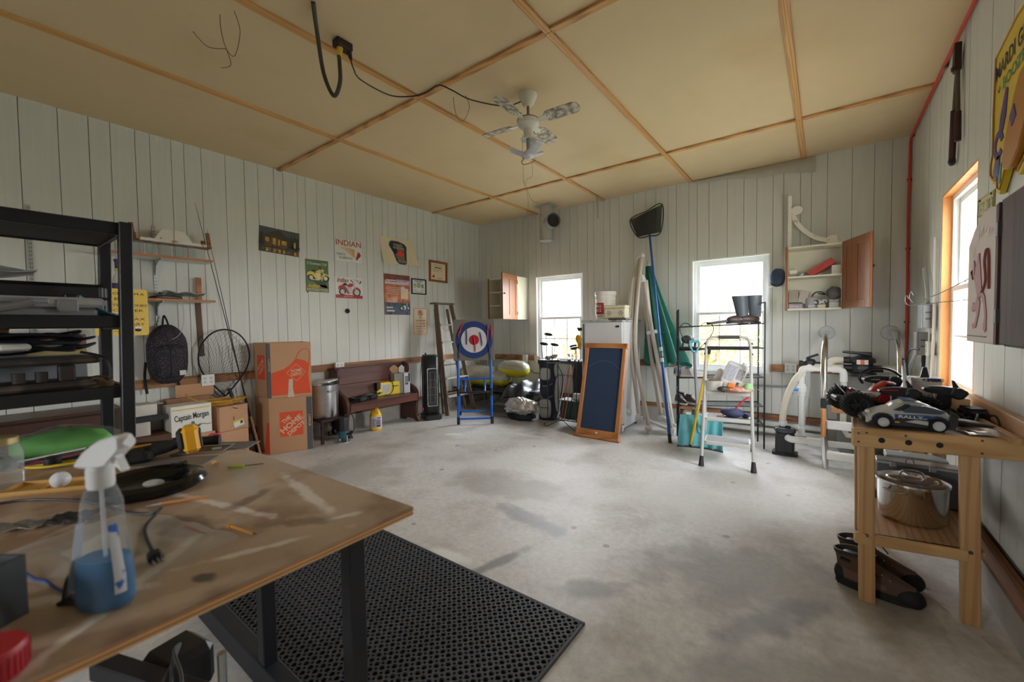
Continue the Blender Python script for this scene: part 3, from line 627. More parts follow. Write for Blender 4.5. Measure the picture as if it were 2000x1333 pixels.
# backpack
M_bag = mat('bandana_print', (30, 26, 32), .8, var=.3, scale=40)
def bagmat():
    m = M_bag; n = m.node_tree.nodes; L = m.node_tree.links; b = n['Principled BSDF']; t = n.new('ShaderNodeTexCoord')
    v = n.new('ShaderNodeTexVoronoi'); v.inputs['Scale'].default_value = 75; L.new(t.outputs['Object'], v.inputs['Vector'])
    r = n.new('ShaderNodeMapRange'); r.inputs['From Min'].default_value = .28; r.inputs['From Max'].default_value = .34; r.inputs['To Min'].default_value = .75; r.inputs['To Max'].default_value = 0
    L.new(v.outputs['Distance'], r.inputs[0]); x = n.new('ShaderNodeMix'); x.data_type = 'RGBA'; src = b.inputs['Base Color'].links[0].from_socket
    L.new(r.outputs[0], x.inputs[0]); L.new(src, x.inputs[6]); x.inputs[7].default_value = (*lin((96, 82, 94)), 1); L.new(x.outputs[2], b.inputs['Base Color'])
bagmat()
M_web = mat('black_webbing', (22, 22, 24), .8)
t = T('backpack', 'black paisley print backpack hanging from the shelf track', 'backpack', (XL+.03, 1.19, .87))
def bag(v):
    z = v.z; k = 1-.45*max(0, (z-.1)/.2)**2 if z > .1 else 1; return Vector((v.x*(k if z > 0 else 1)*1.0, v.y*k*(1-.06*(z < -.2)), z))
b = B(); b.sph((.09, 0, .27), (.09, .155, .285), 20, 14, fn=lambda v: bag(Vector((math.copysign(abs(v.x/.09)**.6*.09, v.x), math.copysign(abs(v.y/.155)**.6*.155, v.y), math.copysign(abs(v.z/.285)**.75*.285, v.z))))); b.put('body', M_bag, t, ang=60)
b = B(); b.sph((.165, 0, .2), (.035, .115, .16), 16, 10, fn=lambda v: Vector((v.x, math.copysign(abs(v.y/.115)**.6*.115, v.y), math.copysign(abs(v.z/.16)**.6*.16, v.z)))); b.put('front_pocket', M_bag, t, ang=60)
B().tube(catmull([(.2, -.12, .33), (.207, 0, .365), (.2, .12, .33)]), .004, 6).put('zip', M_web, t); B().box((.2, 0, .2), (.004, .008, .3)).put('seam_tape', M_web, t)
B().box((.203, .085, .09), (.003, .05, .045)).put('label_patch', mat('pale_patch', (196, 190, 186), .6), t)
B().tube(catmull([(.05, -.02, .53), (.04, -.012, .6), (.03, 0, .64), (.04, .015, .6), (.05, .03, .53)]), .008, 6, flat=.5).put('haul_loop', M_web, t)
for y, z in ((-.15, -.1), (.1, -.1)): B().tube(catmull([(.03, y, .2), (.02, y-.01, .05), (.03, y, z)]), .011, 6, flat=.35).put('shoulder_strap', M_web, t)
# outlet boxes
def outlet(name, label, loc, rz, gang=1, w_=.07, parent=None):
    t = T(name, label, 'outlet', loc, rz); ww = w_*gang
    B().span((-ww/2, -.045, -.055), (ww/2, 0, .055), bev=.004).put('box', mat('outlet_box_grey', (196, 198, 194), .45), t); B().span((-ww/2-.002, -.05, -.057), (ww/2+.002, -.045, .057), bev=.002).put('cover', m_wht, t)
    for g_ in range(gang):
        for z in (-.02, .02):
            x = (g_-(gang-1)/2)*w_
            B().lathe([(.015, 0), (.015, .003), (0, .003)], n=12).put('socket', m_gry, t, (x, -.0505, z), rot=(R(90), 0, 0))
    return t
outlet('wall_outlet', 'grey double outlet box on the stud behind the landing net', (XL+.039, 1.52, .85), R(90), 2, .055)
outlet('wall_outlet', 'white outlet box on the stud above the pew back', (XL+.039, 2.98, .865), R(90), 2, .06)
# landing net
M_black = mat('black_coated_metal', (20, 20, 22), .45); M_net = mat('net_cord', (34, 34, 32), .8); M_blue = mat('blue_anodised', (24, 96, 140), .3, .4)
NT = T('landing_net', 'large landing net with black hoop and turquoise handle leaning in the left corner boxes', 'landing net', (XL+.22, 1.85, .02))
def hoop(a): # local y,z of hoop; pear shaped, apex at the bottom
    y = .235*math.cos(a); z = .3*math.sin(a)
    if z < 0: y *= (1-(-z/.3)**2*.75); z *= 1.35
    return y, z
cy_, cz_ = -.17, 1.05
B().tube([(-.14+.02*math.sin(a), cy_+hoop(a)[0], cz_+hoop(a)[1]) for a in [2*PI*i/40 for i in range(40)]], .008, 8, closed=True).put('hoop', M_black, NT)
b = B()
def bagnet(u, v):
    a = 2*PI*u; y, z = hoop(a); k = 1-v**1.3*.88; 
    return Vector((-.14 - .03*v + .02*math.sin(a)*(1-v), cy_+y*k - .15*v, cz_+z*k - .30*v**.9))
for i in range(34):
    for d in (1, -1):
        b.tube([bagnet((i+d*7*v)/34, v) for v in [q/8 for q in range(9)]], .0012, 3, caps=False)
b.put('mesh_bag', M_net, NT)['kind'] = 'stuff'
B().cyl((-.12, -.13, .66), (0, -.02, 0), .013, n=12).put('handle', M_blue, NT); B().cyl((-.13, -.145, .72), (-.118, -.125, .63), .017, n=12).put('yoke', M_black, NT)
# fishing rods leaning on the wall
def rod(foot, top, label, cork, reel):
    d = Vector(top)-Vector(foot); t = T('fishing_rod', label, 'fishing rod', foot)
    B().tube([d*.0, d*.16], .013, 10).put('grip', mat('cork', (170, 128, 92), .8, var=.15, scale=30) if cork else M_black, t); B().tube([d*.16, d*.3, d*.6, d], [.0075, .006, .004, .0015], 8).put('blank', M_black, t)
    for k in (.4, .55, .68, .78, .87, .95): B().tube([d*k+Vector((.006*math.cos(a), .006*math.sin(a)+.006, 0)) for a in [PI/4*i for i in range(8)]], .001, 4, closed=True).put('line_guide', M_steel, t)
    if reel:
        c = d*.21; u = Vector((.04, -.035, 0))
        B().cyl(c, c+u, .008).put('reel_foot', M_black, t); r_ = B().lathe([(.018, -.03), (.03, -.024), (.024, -.012), (.024, .012), (.032, .02), (.018, .03)], c+u*1.4, 14).put('reel', M_steel, t)
        B().tube(catmull([c+u*1.4, c+u*1.4+Vector((-.02, -.05, .0)), c+u*1.4+Vector((-.03, -.07, .02))]), .004).put('reel_handle', M_black, r_); B().sph(c+u*1.4+Vector((-.03, -.075, .03)), .012).put('reel_knob', M_black, r_)
rod((XL+.25, 1.925, .003), (XL+.06, 1.475, 2.655), 'taller black fishing rod with cork grip and spinning reel, leaning on the wall', True, True)
rod((XL+.13, 1.94, .003), (XL+.02, 1.58, 2.42), 'shorter black fishing rod crossing behind the taller rod', False, True)
# ---------------------------------------------------------------- boxes and furniture along the left wall
M_card = mat('corrugated_card', (190, 146, 110), .8, var=.05, scale=3, bump=.05, bscale=30); M_cardin = mat('card_inside', (150, 112, 80), .85, var=.06); M_tape = mat('packing_tape', (206, 190, 168), .25, var=.15, scale=30)
M_stripe = mat('box_grey_stripe', (84, 84, 88), .7); M_print = mat('box_cream_print', (214, 184, 152), .7)
def face(o, d):
    d = Vector((d[0], d[1], 0)).normalized()
    m = Matrix.Identity(4); m[0][0], m[1][0] = d.x, d.y; m[0][1], m[1][1] = -d.y, d.x; m.translation = (o[0], o[1], o[2] if len(o) > 2 else 0)
    return m
def carton(name, label, loc, foot, h, rz=0., m=None, open_top=False, group=None):
    t = T(name, label, 'box', loc, rz, group=group); th = .005
    if open_top:
        b = B(); n = len(foot); c = Vector((sum(p[0] for p in foot)/n, sum(p[1] for p in foot)/n)); inn = [tuple(Vector(p)+(c-Vector(p)).normalized()*.008) for p in foot]
        V = [(p[0], p[1], z) for z in (0, h) for p in foot] + [(p[0], p[1], z) for z in (.01, h) for p in inn]
        F = [(0, 1, 2, 3)] + [(i, (i+1) % 4, 4+(i+1) % 4, 4+i) for i in range(4)] + [(8+i, 12+i, 12+(i+1) % 4, 8+(i+1) % 4) for i in range(4)] + [(8, 9, 10, 11)] + [(4+i, 4+(i+1) % 4, 12+(i+1) % 4, 12+i) for i in range(4)]
        b._new(V, F); b.put('carton', m or M_card, t)
    else: B().prism(foot, 0, h, 'z', bev=.004).put('carton', m or M_card, t)
    return t
foot = [(0, 0), (.16, .395), (-.23, .47), (-.335, 0)]
for k, (z, h) in enumerate(((0.0, .61), (.612, .605))):
    t = carton('moving_box', ('large cardboard moving box on the floor, square orange emblem, bottom of stack', 'large open cardboard moving box with printed orange apron, top of the stack')[k], (-4.80, 1.98, z), foot, h, open_top=bool(k), group='large moving boxes')
    fm = face((0, 0), (.16, .395)); sm = face((-.335, 0), (1, 0)); W_ = .426
    def P(pts, m, n='print', M=fm, y0=-.002, y1=-.0002): return B().prism(pts, y0, y1, 'y', M=M).put(n, m, t)
    if k == 0:
        P(rect(.365, .004, .422, .6), M_stripe, 'grey_stripe'); P(rect(.1, .18, .325, .45), m_ora, 'orange_square')
        a = R(38)
        for s_, x, z_, w_, h_ in (('THE', .163, .365, .1, .045), ('HOME', .212, .315, .255, .062), ('DEPOT', .258, .262, .205, .045)): text(t, s_, x, z_, w_, h_, M_print, y=-.003, rot=a, bold=.03, M=fm)
        text(t, 'LARGE', .394, .33, .13, .024, M_print, y=-.003, rot=R(-90), M=fm)
        P([(.2, .0), (.33, .0), (.33, .35), (.28, .34), (.25, .2)], m_ora, 'orange_apron', sm)
    else:
        P(rect(.002, .004, .03, .6), M_stripe, 'grey_stripe'); text(t, 'LARGE', .016, .36, .13, .014, M_print, y=-.003, rot=R(-90), M=fm); P(rect(.315, .01, .334, .6), M_stripe, 'grey_stripe', sm)
        ap = [(.03, .03), (.415, .03), (.40, .16), (.395, .26), (.41, .36), (.36, .40), (.275, .425), (.22, .36), (.15, .31), (.03, .275)]
        P(ap, m_ora, 'orange_apron')
        for q in (catmull([(.275, 0, .425), (.31, 0, .50), (.37, 0, .53), (.41, 0, .5), (.41, 0, .42), (.395, 0, .36)], 6),): B().tube([fm @ Vector((p.x, -.0015, p.z)) for p in q], .003, 5).put('apron_strap', m_ora, t)
        b = B(); cx, cz, r_ = .275, .27, .095
        for i in range(4):
            a0, a1 = i*PI/2, (i+1)*PI/2; b.tube([fm @ Vector((cx+r_*math.cos(a0), -.003, cz+r_*math.sin(a0))), fm @ Vector((cx+r_*math.cos(a1), -.003, cz+r_*math.sin(a1)))], .002, 4)
        b.put('diamond_outline', M_print, t); text(t, 'HOME', cx-.0, cz+.022, .105, .034, M_print, y=-.0035, bold=.02, M=fm, rot=R(5)); text(t, 'DEPOT', cx+.01, cz-.018, .125, .034, M_print, y=-.0035, bold=.02, M=fm, rot=R(5))
        B().prism([(.185, .0), (.25, .0), (.235, .11), (.24, .2), (.2, .2)], -.0035, -.002, 'y', M=fm).put('tape', M_tape, t)
        P(rect(.09, .2, .27, .47), m_ora, 'orange_square', sm); text(t, 'THE HOME', .165, .36, .2, .05, M_print, y=-.003, rot=a, bold=.02, M=sm); text(t, 'DEPOT', .2, .31, .16, .04, M_print, y=-.003, rot=a, bold=.02, M=sm)
# low pile by the wall, left of the moving boxes
M_dkwood = wood('dark_brown_veneer', (66, 42, 30), (46, 28, 20), 'z', .4, 3, 10)
t = T('dresser', 'dark brown veneered cabinet behind the black steel shelving', 'cabinet', (XL+.06, .22, 0))
B().span((0, -.62, .06), (.40, .56, .70)).put('body', M_dkwood, t); B().span((-.0, -.64, .70), (.42, .58, .725), bev=.004).put('top', M_dkwood, t); B().span((.02, -.6, 0), (.36, .54, .06)).put('plinth', M_dkwood, t)
for z in (.12, .32, .52):
    d = B().span((.40, -.59, z), (.415, .53, z+.17), bev=.003).put('drawer', M_dkwood, t); B().sph((.425, -.03, z+.09), .012, 10, 6).put('knob', M_brass if 'M_brass' in globals() else m_gold, d)
B().span((0, -.15, 0), (.3, .135, .42), bev=.003).put('wooden_crate', wood('crate_brown', (104, 66, 34), (72, 44, 22), 'y', .6, 3, 10), None, (XL+.06, 1.02, 0)); tag(bpy.data.objects['wooden_crate'], 'brown wooden crate between dresser and white rum carton', 'crate')
M_wcard = mat('white_carton_card', (206, 200, 190), .7)
for i, (y, z, w_, h_, l) in enumerate(((.93, .421, .15, .13, 'white small carton at the bottom of the pair on brown crate'), (.95, .60, .2, .1, 'white flat carton on top of the pair on brown crate'))):
    t = carton('small_carton', l, (XL+.2, y, z), [(.1, -w_/2), (.1, w_/2), (-.1, w_/2), (-.1, -w_/2)], h_, .1*i, M_wcard, group='white cartons on the crate'); 
    B().prism([(.1, w_/2), (.1, w_/2+.05), (-.02, w_/2+.05), (-.02, w_/2)], h_-.006, h_-.003, 'z').put('flap', M_wcard, t)
B().span((-.14, -.14, 0), (.14, .14, .05), bev=.004).put('flat_tray', m_blk, None, (XL+.2, .96, .552)); tag(bpy.data.objects['flat_tray'], 'thin black tray between the two white cartons', 'tray')
B().span((-.12, -.16, 0), (.12, .16, .37), bev=.004).put('plain_box', M_card, None, (XL+.23, 1.325, 0)); tag(bpy.data.objects['plain_box'], 'plain brown box carrying the white rum carton', 'box')
t = carton('rum_carton', 'white carton with black script and green pirate silhouette on plain box', (XL+.24, 1.295, .372), [(.12, -.16), (.12, .16), (-.1, .16), (-.1, -.16)], .285, .02, mat('white_printed_card', (222, 218, 210), .6))
fm = face((.121, -.16), (0, 1))
B().prism(rect(.01, .245, .31, .255), -.002, 0, 'y', M=fm).put('yellow_line', m_yel, t); text(t, 'Captain Morgan', .16, .17, .27, .075, m_blk, y=-.002, M=fm, rot=R(4), bold=.01)
B().prism([(.08, .085), (.11, .07), (.13, .085), (.15, .10), (.155, .125), (.175, .125), (.18, .10), (.205, .085), (.23, .10), (.215, .07), (.19, .06), (.195, .02), (.215, .0), (.18, .01), (.165, .035), (.145, .005), (.115, .0), (.14, .02), (.145, .055), (.12, .055)], -.002, 0, 'y', M=fm).put('green_figure', mat('print_green', (40, 120, 84), .6), t)
B().tube([fm @ Vector(p) for p in catmull([(.21, -.002, .07), (.24, -.002, .09), (.28, -.002, .08), (.31, -.002, .085)])], .0025, 5).put('ink_line', m_blk, t)
t = carton('open_carton', 'open brown carton with raised flap behind the white rum carton', (XL+.02, 1.36, .0), [(.085, -.19), (.085, .16), (0, .2), (0, -.2)], .70, 0, M_cardin); B().box((.05, .05, .76), (.004, .32, .13), (0, .15, 0)).put('flap', M_card, t)
for z, h_, l in ((0, .34, 'lower brown carton under the coiled yellow cord'), (.342, .25, 'upper brown carton with yellow sale sticker')):
    t = carton('brown_carton', l, (XL+.2, 1.63, z), [(.15, -.13), (.15, .14), (-.1, .14), (-.1, -.13)], h_, .12, group='brown cartons by the landing net')
    if z:
        fm = face((.151, -.13), (0, 1)); B().prism([(.12, .09), (.22, .11), (.23, .04), (.135, .02)], -.002, 0, 'y', M=fm).put('sticker', m_wht, t); B().prism([(.12, .09), (.22, .11), (.223, .09), (.124, .07)], -.003, -.001, 'y', M=fm).put('sticker_band', m_yel, t)
        B().prism(rect(.19, .055, .215, .085), -.003, -.001, 'y', M=fm).put('sticker_panel', m_dgrey, t); bars(t, [(.02, .24, .225, .008)], m_dgrey); B().tube([fm @ Vector((.13, -.002, .1)), fm @ Vector((.13, -.002, .14))], .002, 4).put('slit', m_blk, t)
t = T('extension_cord', 'coiled yellow extension cord on the upper brown carton', 'cord', (XL+.2, 1.61, .594))
b = B()
for k in range(6): b.tube(catmull([(.11*math.cos(a)+rnd.uniform(-.015, .015), (.16+.012*k)*math.sin(a), .008+.008*k+rnd.uniform(0, .012)) for a in [2*PI*i/9 for i in range(9)]], 4, True), .0045, 6, closed=True)
b.tube(catmull([(.0, -.2, .04), (-.05, -.3, .14), (.05, -.27, .1), (.11, -.12, .02)]), .0045, 6); b.put('coil', mat('yellow_cable', (200, 150, 44), .5), t)['kind'] = 'stuff'
# stock pot on a burner stand, and a router beside it
M_alu = mat('brushed_aluminium', (200, 200, 202), .3, 1., var=.06, scale=3, stretch=(1, 1, 14)); M_iron = mat('rusty_iron', (62, 46, 44), .7, .3, var=.3, scale=20)
t = T('burner_stand', 'rusty iron gas burner stand under the tall pot', 'burner', (-4.86, 2.65, 0))
B().box((0, 0, .27), (.34, .30, .03), bev=.004).put('top_plate', M_iron, t)
for x, y in ((.15, .13), (.15, -.13), (-.15, .13), (-.15, -.13)): B().box((x, y, .128), (.03, .03, .256)).put('leg', M_iron, t)
B().lathe([(.02, .10), (.06, .12), (.07, .15), (.05, .18), (.05, .256)], n=16).put('burner', mat('cast_burner', (120, 114, 104), .7, .3, var=.2), t)
t = T('stock_pot', 'tall aluminium stock pot with skewed lid beside the moving boxes', 'pot', (-4.86, 2.645, .286))
B().lathe([(0, 0), (.14, 0), (.153, .02), (.155, .40), (.161, .405), (.155, .402), (.148, .40), (.148, .02), (0, .012)], n=32).put('body', M_alu, t)
B().lathe([(.163, 0), (.163, .012), (.15, .02), (.0, .026)], c=(0, 0, 0), n=32).put('lid', M_alu, t, (-.015, 0, .425), rot=(R(7), R(-5), 0))
b = B(); b.tube([(.15, -.05, .33), (.185, -.05, .33), (.185, .05, .33), (.15, .05, .33)], .008, 6); b.put('handle', M_steel, t);
M_teal = mat('teal_tool', (40, 96, 100), .4)
t = T('plunge_router', 'teal and black plunge router on the floor beside the burner', 'power tool', (-4.60, 2.72, 0), .4)
B().lathe([(.075, 0), (.075, .012), (.03, .014)], n=20).put('base_plate', M_steel, t); B().lathe([(.05, .05), (.056, .08), (.056, .14)], n=18).put('lower_housing', M_teal, t); B().lathe([(.056, .14), (.056, .27), (.048, .30), (.0, .305)], n=18).put('motor_housing', m_blk, t)
for s in (-1, 1): B().cyl((s*.05, 0, .012), (s*.05, 0, .13), .008).put('guide_post', M_steel, t); B().tube([(s*.05, 0, .1), (s*.1, 0, .11), (s*.115, 0, .14)], .014, 8).put('side_handle', m_blk, t)
B().tube(catmull([(.0, .02, .3), (.02, .1, .34), (.03, .16, .25), (.02, .17, .1), (.0, .1, .02), (-.06, .13, .02)]), .005, 6).put('power_cord', m_blk, t)
# church pew
M_pew = wood('pew_mahogany', (96, 56, 44), (66, 36, 30), 'y', .38, 3, 10); M_pewz = wood('pew_end_mahogany', (88, 50, 42), (62, 34, 30), 'z', .38, 3, 10)
t = T('church_pew', 'dark brown wooden church pew against the left wall', 'bench', (XL+.05, 3.42, 0))
pe = catmull([(.02, .0, 0), (.02, .4, 0), (.02, .8, 0), (.05, .85, 0), (.11, .865, 0), (.17, .83, 0), (.19, .77, 0), (.165, .68, 0), (.165, .6, 0), (.2, .545, 0), (.28, .52, 0), (.36, .47, 0), (.395, .4, 0), (.39, .31, 0), (.365, .22, 0), (.36, .14, 0), (.395, .06, 0), (.45, 0, 0)], 4)
pe = [(p.x, p.y) for p in pe] + [(.37, 0), (.3, .035), (.16, .035), (.1, 0)]
for y in (-.55, .55): B().prism(pe, y-.02, y+.02, 'y', bev=.003).put('end_panel', M_pewz, t)
B().box((.24, 0, .405), (.36, 1.06, .026), bev=.003).put('seat', M_pew, t); B().box((.40, 0, .355), (.025, 1.06, .085), bev=.003).put('apron', M_pew, t)
B().box((.075, 0, .735), (.022, 1.06, .21), (0, -.13, 0), bev=.002).put('back_board', M_pew, t); B().box((.10, 0, .525), (.022, 1.06, .205), (0, -.13, 0), bev=.002).put('back_board', M_pew, t); B().box((.062, 0, .85), (.04, 1.06, .018), (0, -.13, 0), bev=.003).put('cap_rail', M_pew, t)
# on the pew
t = T('jumper_cables', 'heap of black cables and adaptors on the left half of pew seat', 'cables', (XL+.29, 3.19, .418)); b = B()
for k in range(14):
    c = Vector((rnd.uniform(-.05, .07), rnd.uniform(-.2, .16), .012+.055*rnd.random())); r_ = rnd.uniform(.05, .1)
    b.tube(catmull([c+Vector((r_*.7*math.cos(a), r_*1.3*math.sin(a), rnd.uniform(-.012, .02))) for a in [2*PI*i/7 for i in range(7)]], 4, True), .006, 6, closed=True)
b.put('cable_heap', m_blk, t)['kind'] = 'stuff'
for y, x in ((-.1, .09), (.1, .02)): B().box((x, y, .03), (.07, .12, .05), (0, 0, .4), bev=.008).put('adaptor', m_blk, t)
B().sph((0, .06, .05), (.05, .08, .03)).put('cloth_wad', mat('grey_cloth', (78, 74, 70), .9, var=.2), t)
t = T('battery_charger', 'yellow battery charger with black corner leaning on pew seat', 'charger', (XL+.2, 3.62, .419), R(78))
b = B(); b.prism(rrect(.34, .18, .015, cz=.09), -.06, .06, 'y', bev=.004); b.put('case', mat('charger_yellow', (232, 204, 40), .4), t)
B().prism([(-.171, .07), (-.12, .1), (-.12, .182), (-.171, .182)], -.062, .062).put('corner_guard', m_blk, t); B().prism(rect(-.1, .03, .02, .155), -.0615, -.06).put('paper_label', m_wht, t); bars(t, [(-.09, .01, .14-.016*i, .005) for i in range(7)], m_dgrey).location = (0, -.0605, 0); bars(t, [(.05, .14, .11, .014)], m_blk).location = (0, -.0605, 0)
B().tube(catmull([(.04, -.0, .185), (.05, -.07, .17), (.06, -.075, .08), (.0, -.09, .012), (-.08, -.1, .01)]), .005, 6).put('cable', m_blk, t)
def tall_box(name, label, loc, rz, w_, d_, h_, m, side):
    t = carton(name, label, loc, [(-w_/2, -d_/2), (w_/2, -d_/2), (w_/2, d_/2), (-w_/2, d_/2)], h_, rz, m, True)
    B().prism([(-w_/2, h_), (w_/2, h_), (w_/2, h_+.07), (w_/2-.05, h_+.11), (-w_/2+.05, h_+.11), (-w_/2, h_+.07)], d_/2-.004, d_/2-.001).put('flap', side, t); return t
t = tall_box('grey_carton', 'tall open grey carton beside the yellow charger on the pew', (XL+.21, 3.775, .419), R(80), .13, .14, .29, mat('grey_card', (150, 144, 134), .7), M_card)
t = tall_box('white_carton', 'tall white carton with black labels at the right end of pew', (XL+.24, 3.895, .419), R(80), .095, .16, .29, mat('white_gloss_card', (214, 216, 220), .4), m_wht)
B().prism(rect(-.03, .12, .015, .24), -.082, -.08).put('black_label', m_blk, t); bars(t, [(-.025, .01, .22-.02*i, .01) for i in range(5)], m_wht).location = (0, -.081, 0); B().prism(rect(.022, .16, .044, .285), -.082, -.08).put('black_label', m_blk, t)
# cleaner jug
t = T('cleaner_jug', 'yellow cleaner jug with purple label on the floor below the pew', 'jug', (-4.80, 3.31, 0), R(62))
b = B(); b.lathe([(.0, 0), (.068, 0), (.078, .012), (.078, .20), (.07, .215), (.045, .285), (.022, .315), (.02, .33)], n=24); b.put('body', mat('jug_yellow', (236, 186, 30), .35), t); B().lathe([(.024, .322), (.024, .345), (0, .347)], n=16).put('cap', mat('jug_cap', (52, 34, 70), .4), t)
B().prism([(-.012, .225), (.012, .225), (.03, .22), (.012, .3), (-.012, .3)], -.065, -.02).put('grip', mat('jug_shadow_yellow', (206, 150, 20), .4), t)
lb = mat('jug_label', (214, 200, 196), .5); B().lathe([(.0788, .035), (.0788, .19)], n=24).put('label_wrap', lb, t)
m_pur = mat('label_purple', (70, 46, 110), .5)
def wrap(o, r_=.0805):
    for v in o.data.vertices: a = v.co.x/r_; d_ = r_+(-v.co.y-.002); v.co = (d_*math.sin(a), -d_*math.cos(a), v.co.z)
wrap(text(t, 'ZEP', .035, .165, .06, .028, m_pur, bold=.03, y=-.003)); b = B()
for i in range(8): b.prism(rect(.0+.0075*i, .05, .0075*(i+1), .14), -.0025, -.001)
wrap(b.put('purple_panel', m_pur, t)); wrap(bars(t, [(-.05, -.005, .15-.014*i, .006) for i in range(8)] , m_dgrey)); wrap(bars(t, [(.005, .055, .12-.02*i, .007) for i in range(3)], m_wht))
# patio tower heater
t = T('tower_heater', 'black tower heater with glazed front between pew and wooden ladder', 'heater', (-4.70, 4.20, 0), R(62))
M_hb = mat('heater_black', (26, 27, 29), .4); B().prism(rrect(.27, .31, .05), 0, .075, 'z', bev=.012).put('base', M_hb, t)
hb = [(-.11, .1), (-.115, -.06), (-.07, -.11), (.07, -.11), (.115, -.06), (.11, .1)]
b = B(); b.prism(hb, .07, .93, 'z', bev=.008); b.put('housing', M_hb, t); B().prism([(x*.92, y*.92) for x, y in hb], .93, .955, 'z', bev=.01).put('top_cap', mat('heater_grey', (58, 58, 60), .5), t)
B().prism(rrect(.15, .56, .02, cz=.48), -.117, -.109).put('chrome_surround', M_steel, t); B().prism(rrect(.135, .54, .015, cz=.48), -.119, -.112).put('dark_glass', mat('smoked_glass', (34, 34, 34), .08), t)
b = B()
for k in range(9): b.tube([(-.065+.13*k/8, -.121, .22), (-.065+.13*k/8, -.121, .74)], .0012, 4)
for k in range(5): b.tube([(-.065, -.122, .26+.11*k), (.065, -.122, .26+.11*k)], .0012, 4)
b.put('wire_guard', M_steel, t); b = B()
for x in (-.035, .035): b.cyl((x, -.1205, .26), (x, -.1205, .7), .005)
b.put('heating_tube', mat('tube_grey', (120, 116, 110), .3), t)
B().cyl((-.06, .02, .95), (-.06, .02, .985), .012).put('dial', M_hb, t); B().lathe([(.03, 0), (.03, .02), (.0, .024)], c=(0, 0, 0), n=16).put('red_wheel', mat('red_plastic', (190, 40, 50), .4), t, (-.125, -.05, .16), rot=(0, R(-90), 0))
B().tube(catmull([(-.1, .1, .9), (-.13, .1, .6), (-.125, .08, .2)]), .004, 6).put('power_cord', M_hb, t)
# old wooden stepladder leaning folded against the wall
M_grey = wood('weathered_ladder', (128, 110, 92), (84, 70, 58), 'z', .8, 4, 12); M_tread = mat('paint_spattered_tread', (176, 172, 162), .7, var=.25, scale=16)
t = T('wooden_stepladder', 'old grey wooden stepladder folded against the wall behind the heater', 'ladder', (-4.62, 4.73, 0))
def lad(y0, y1, z): k = z/1.75; return Vector((-.33*k, y0+(y1-y0)*k, z))
for y0, y1 in ((-.27, -.16), (.33, .17)): B().bar(lad(y0, y1, 0), lad(y0, y1, 1.73), .02, .085, up=(1, 0, 0), bev=.003).put('side_rail', M_grey, t)
for y0, y1 in ((-.22, -.12), (.28, .13)): B().bar(lad(y0, y1, 0)+Vector((-.14, 0, 0)), lad(y0, y1, 1.66)+Vector((-.075, 0, 0)), .02, .045, up=(1, 0, 0)).put('rear_rail', M_grey, t)
for z in (.28, .56, .84, 1.12, 1.4):
    a, c = lad(-.25, -.145, z), lad(.31, .155, z); B().span((a.x-.05, a.y, z-.011), (a.x+.05, c.y, z+.011), bev=.003).put('tread', M_tread, t)
B().box((-.355, .005, 1.745), (.15, .42, .024), bev=.005).put('top_cap', M_grey, t)
for z in (.3, .75): B().bar(lad(-.22, -.12, z)+Vector((-.13, 0, 0)), lad(.28, .13, z)+Vector((-.13, 0, 0)), .05, .015).put('rear_brace', M_grey, t)
B().tube([lad(-.1, -.1, 1.36)+Vector((.02, 0, 0)), lad(-.1, -.1, 1.3)+Vector((.03, 0.02, 0)), lad(.0, .0, 1.3)+Vector((.03, 0, 0)), lad(.02, .02, 1.36)+Vector((.02, 0, 0))], .005, 6).put('pail_hook', M_steel, t)
# throwing target on a folding blue stand
M_bl = mat('blue_tube', (28, 96, 190), .35); M_join = mat('black_joint', (24, 24, 26), .5)
t = T('target_stand', 'blue tube folding stand with a red white and blue foam target', 'target', (-3.90, 4.30, 0), R(41))
bd = B().span((-.285, -.03, .895), (.285, .03, 1.465), bev=.004).put('target_board', mat('foam_grey', (118, 112, 104), .9, var=.12, scale=60, bump=.2, bscale=120), t)
for r0, m, k in ((.258, mat('target_blue', (26, 56, 112), .7, var=.1, scale=60), 1), (.178, mat('target_white', (206, 202, 202), .7, var=.06, scale=60), 2), (.07, mat('target_red', (168, 30, 40), .7), 3)):
    B().prism(ell(0, 1.18, r0, r0, 48), -.030-.0012*k, -.029).put('target_ring', m, bd)
for x in (-.235, .235):
    B().tube([(x, .0, .0), (x*.96, .0, .92)], .0165, 12).put('front_leg', M_bl, t); B().tube([(x*1.04, .62, 0), (x*.98, .05, .90)], .0155, 12).put('rear_leg', M_bl, t)
    B().cyl((x, 0, 0), (x, 0, .1), .022, n=12).put('front_foot', M_join, t); B().cyl((x*1.04, .62, 0), (x*1.035, .575, .08), .021, n=12).put('rear_foot', M_join, t)
    for z in (.45,): B().cyl((x*.98, 0, z-.05), (x*.98, 0, z+.05), .02, n=12).put('leg_joint', M_join, t)
    B().cyl((x*1.01, .33, .42), (x*1.005, .28, .50), .02, n=12).put('leg_joint', M_join, t); B().tube([(x*.6, .33, .60), (x*.6, .0, .44)], .013, 10).put('brace', M_bl, t)
B().cyl((-.22, 0, .075), (.22, 0, .075), .0145, n=12).put('front_bar', M_bl, t); B().cyl((-.23, .585, .06), (.23, .585, .06), .0145, n=12).put('rear_bar', M_bl, t)
B().cyl((-.22, .27, .60), (.22, .27, .60), .0145, n=12).put('middle_bar', M_bl, t); B().box((0, -.0, .445), (.44, .035, .03), bev=.003).put('cross_plate', M_join, t)
tb = t
mr_, mb_ = mat('red_foam', (206, 52, 66), .6), mat('blue_foam', (40, 60, 130), .6)
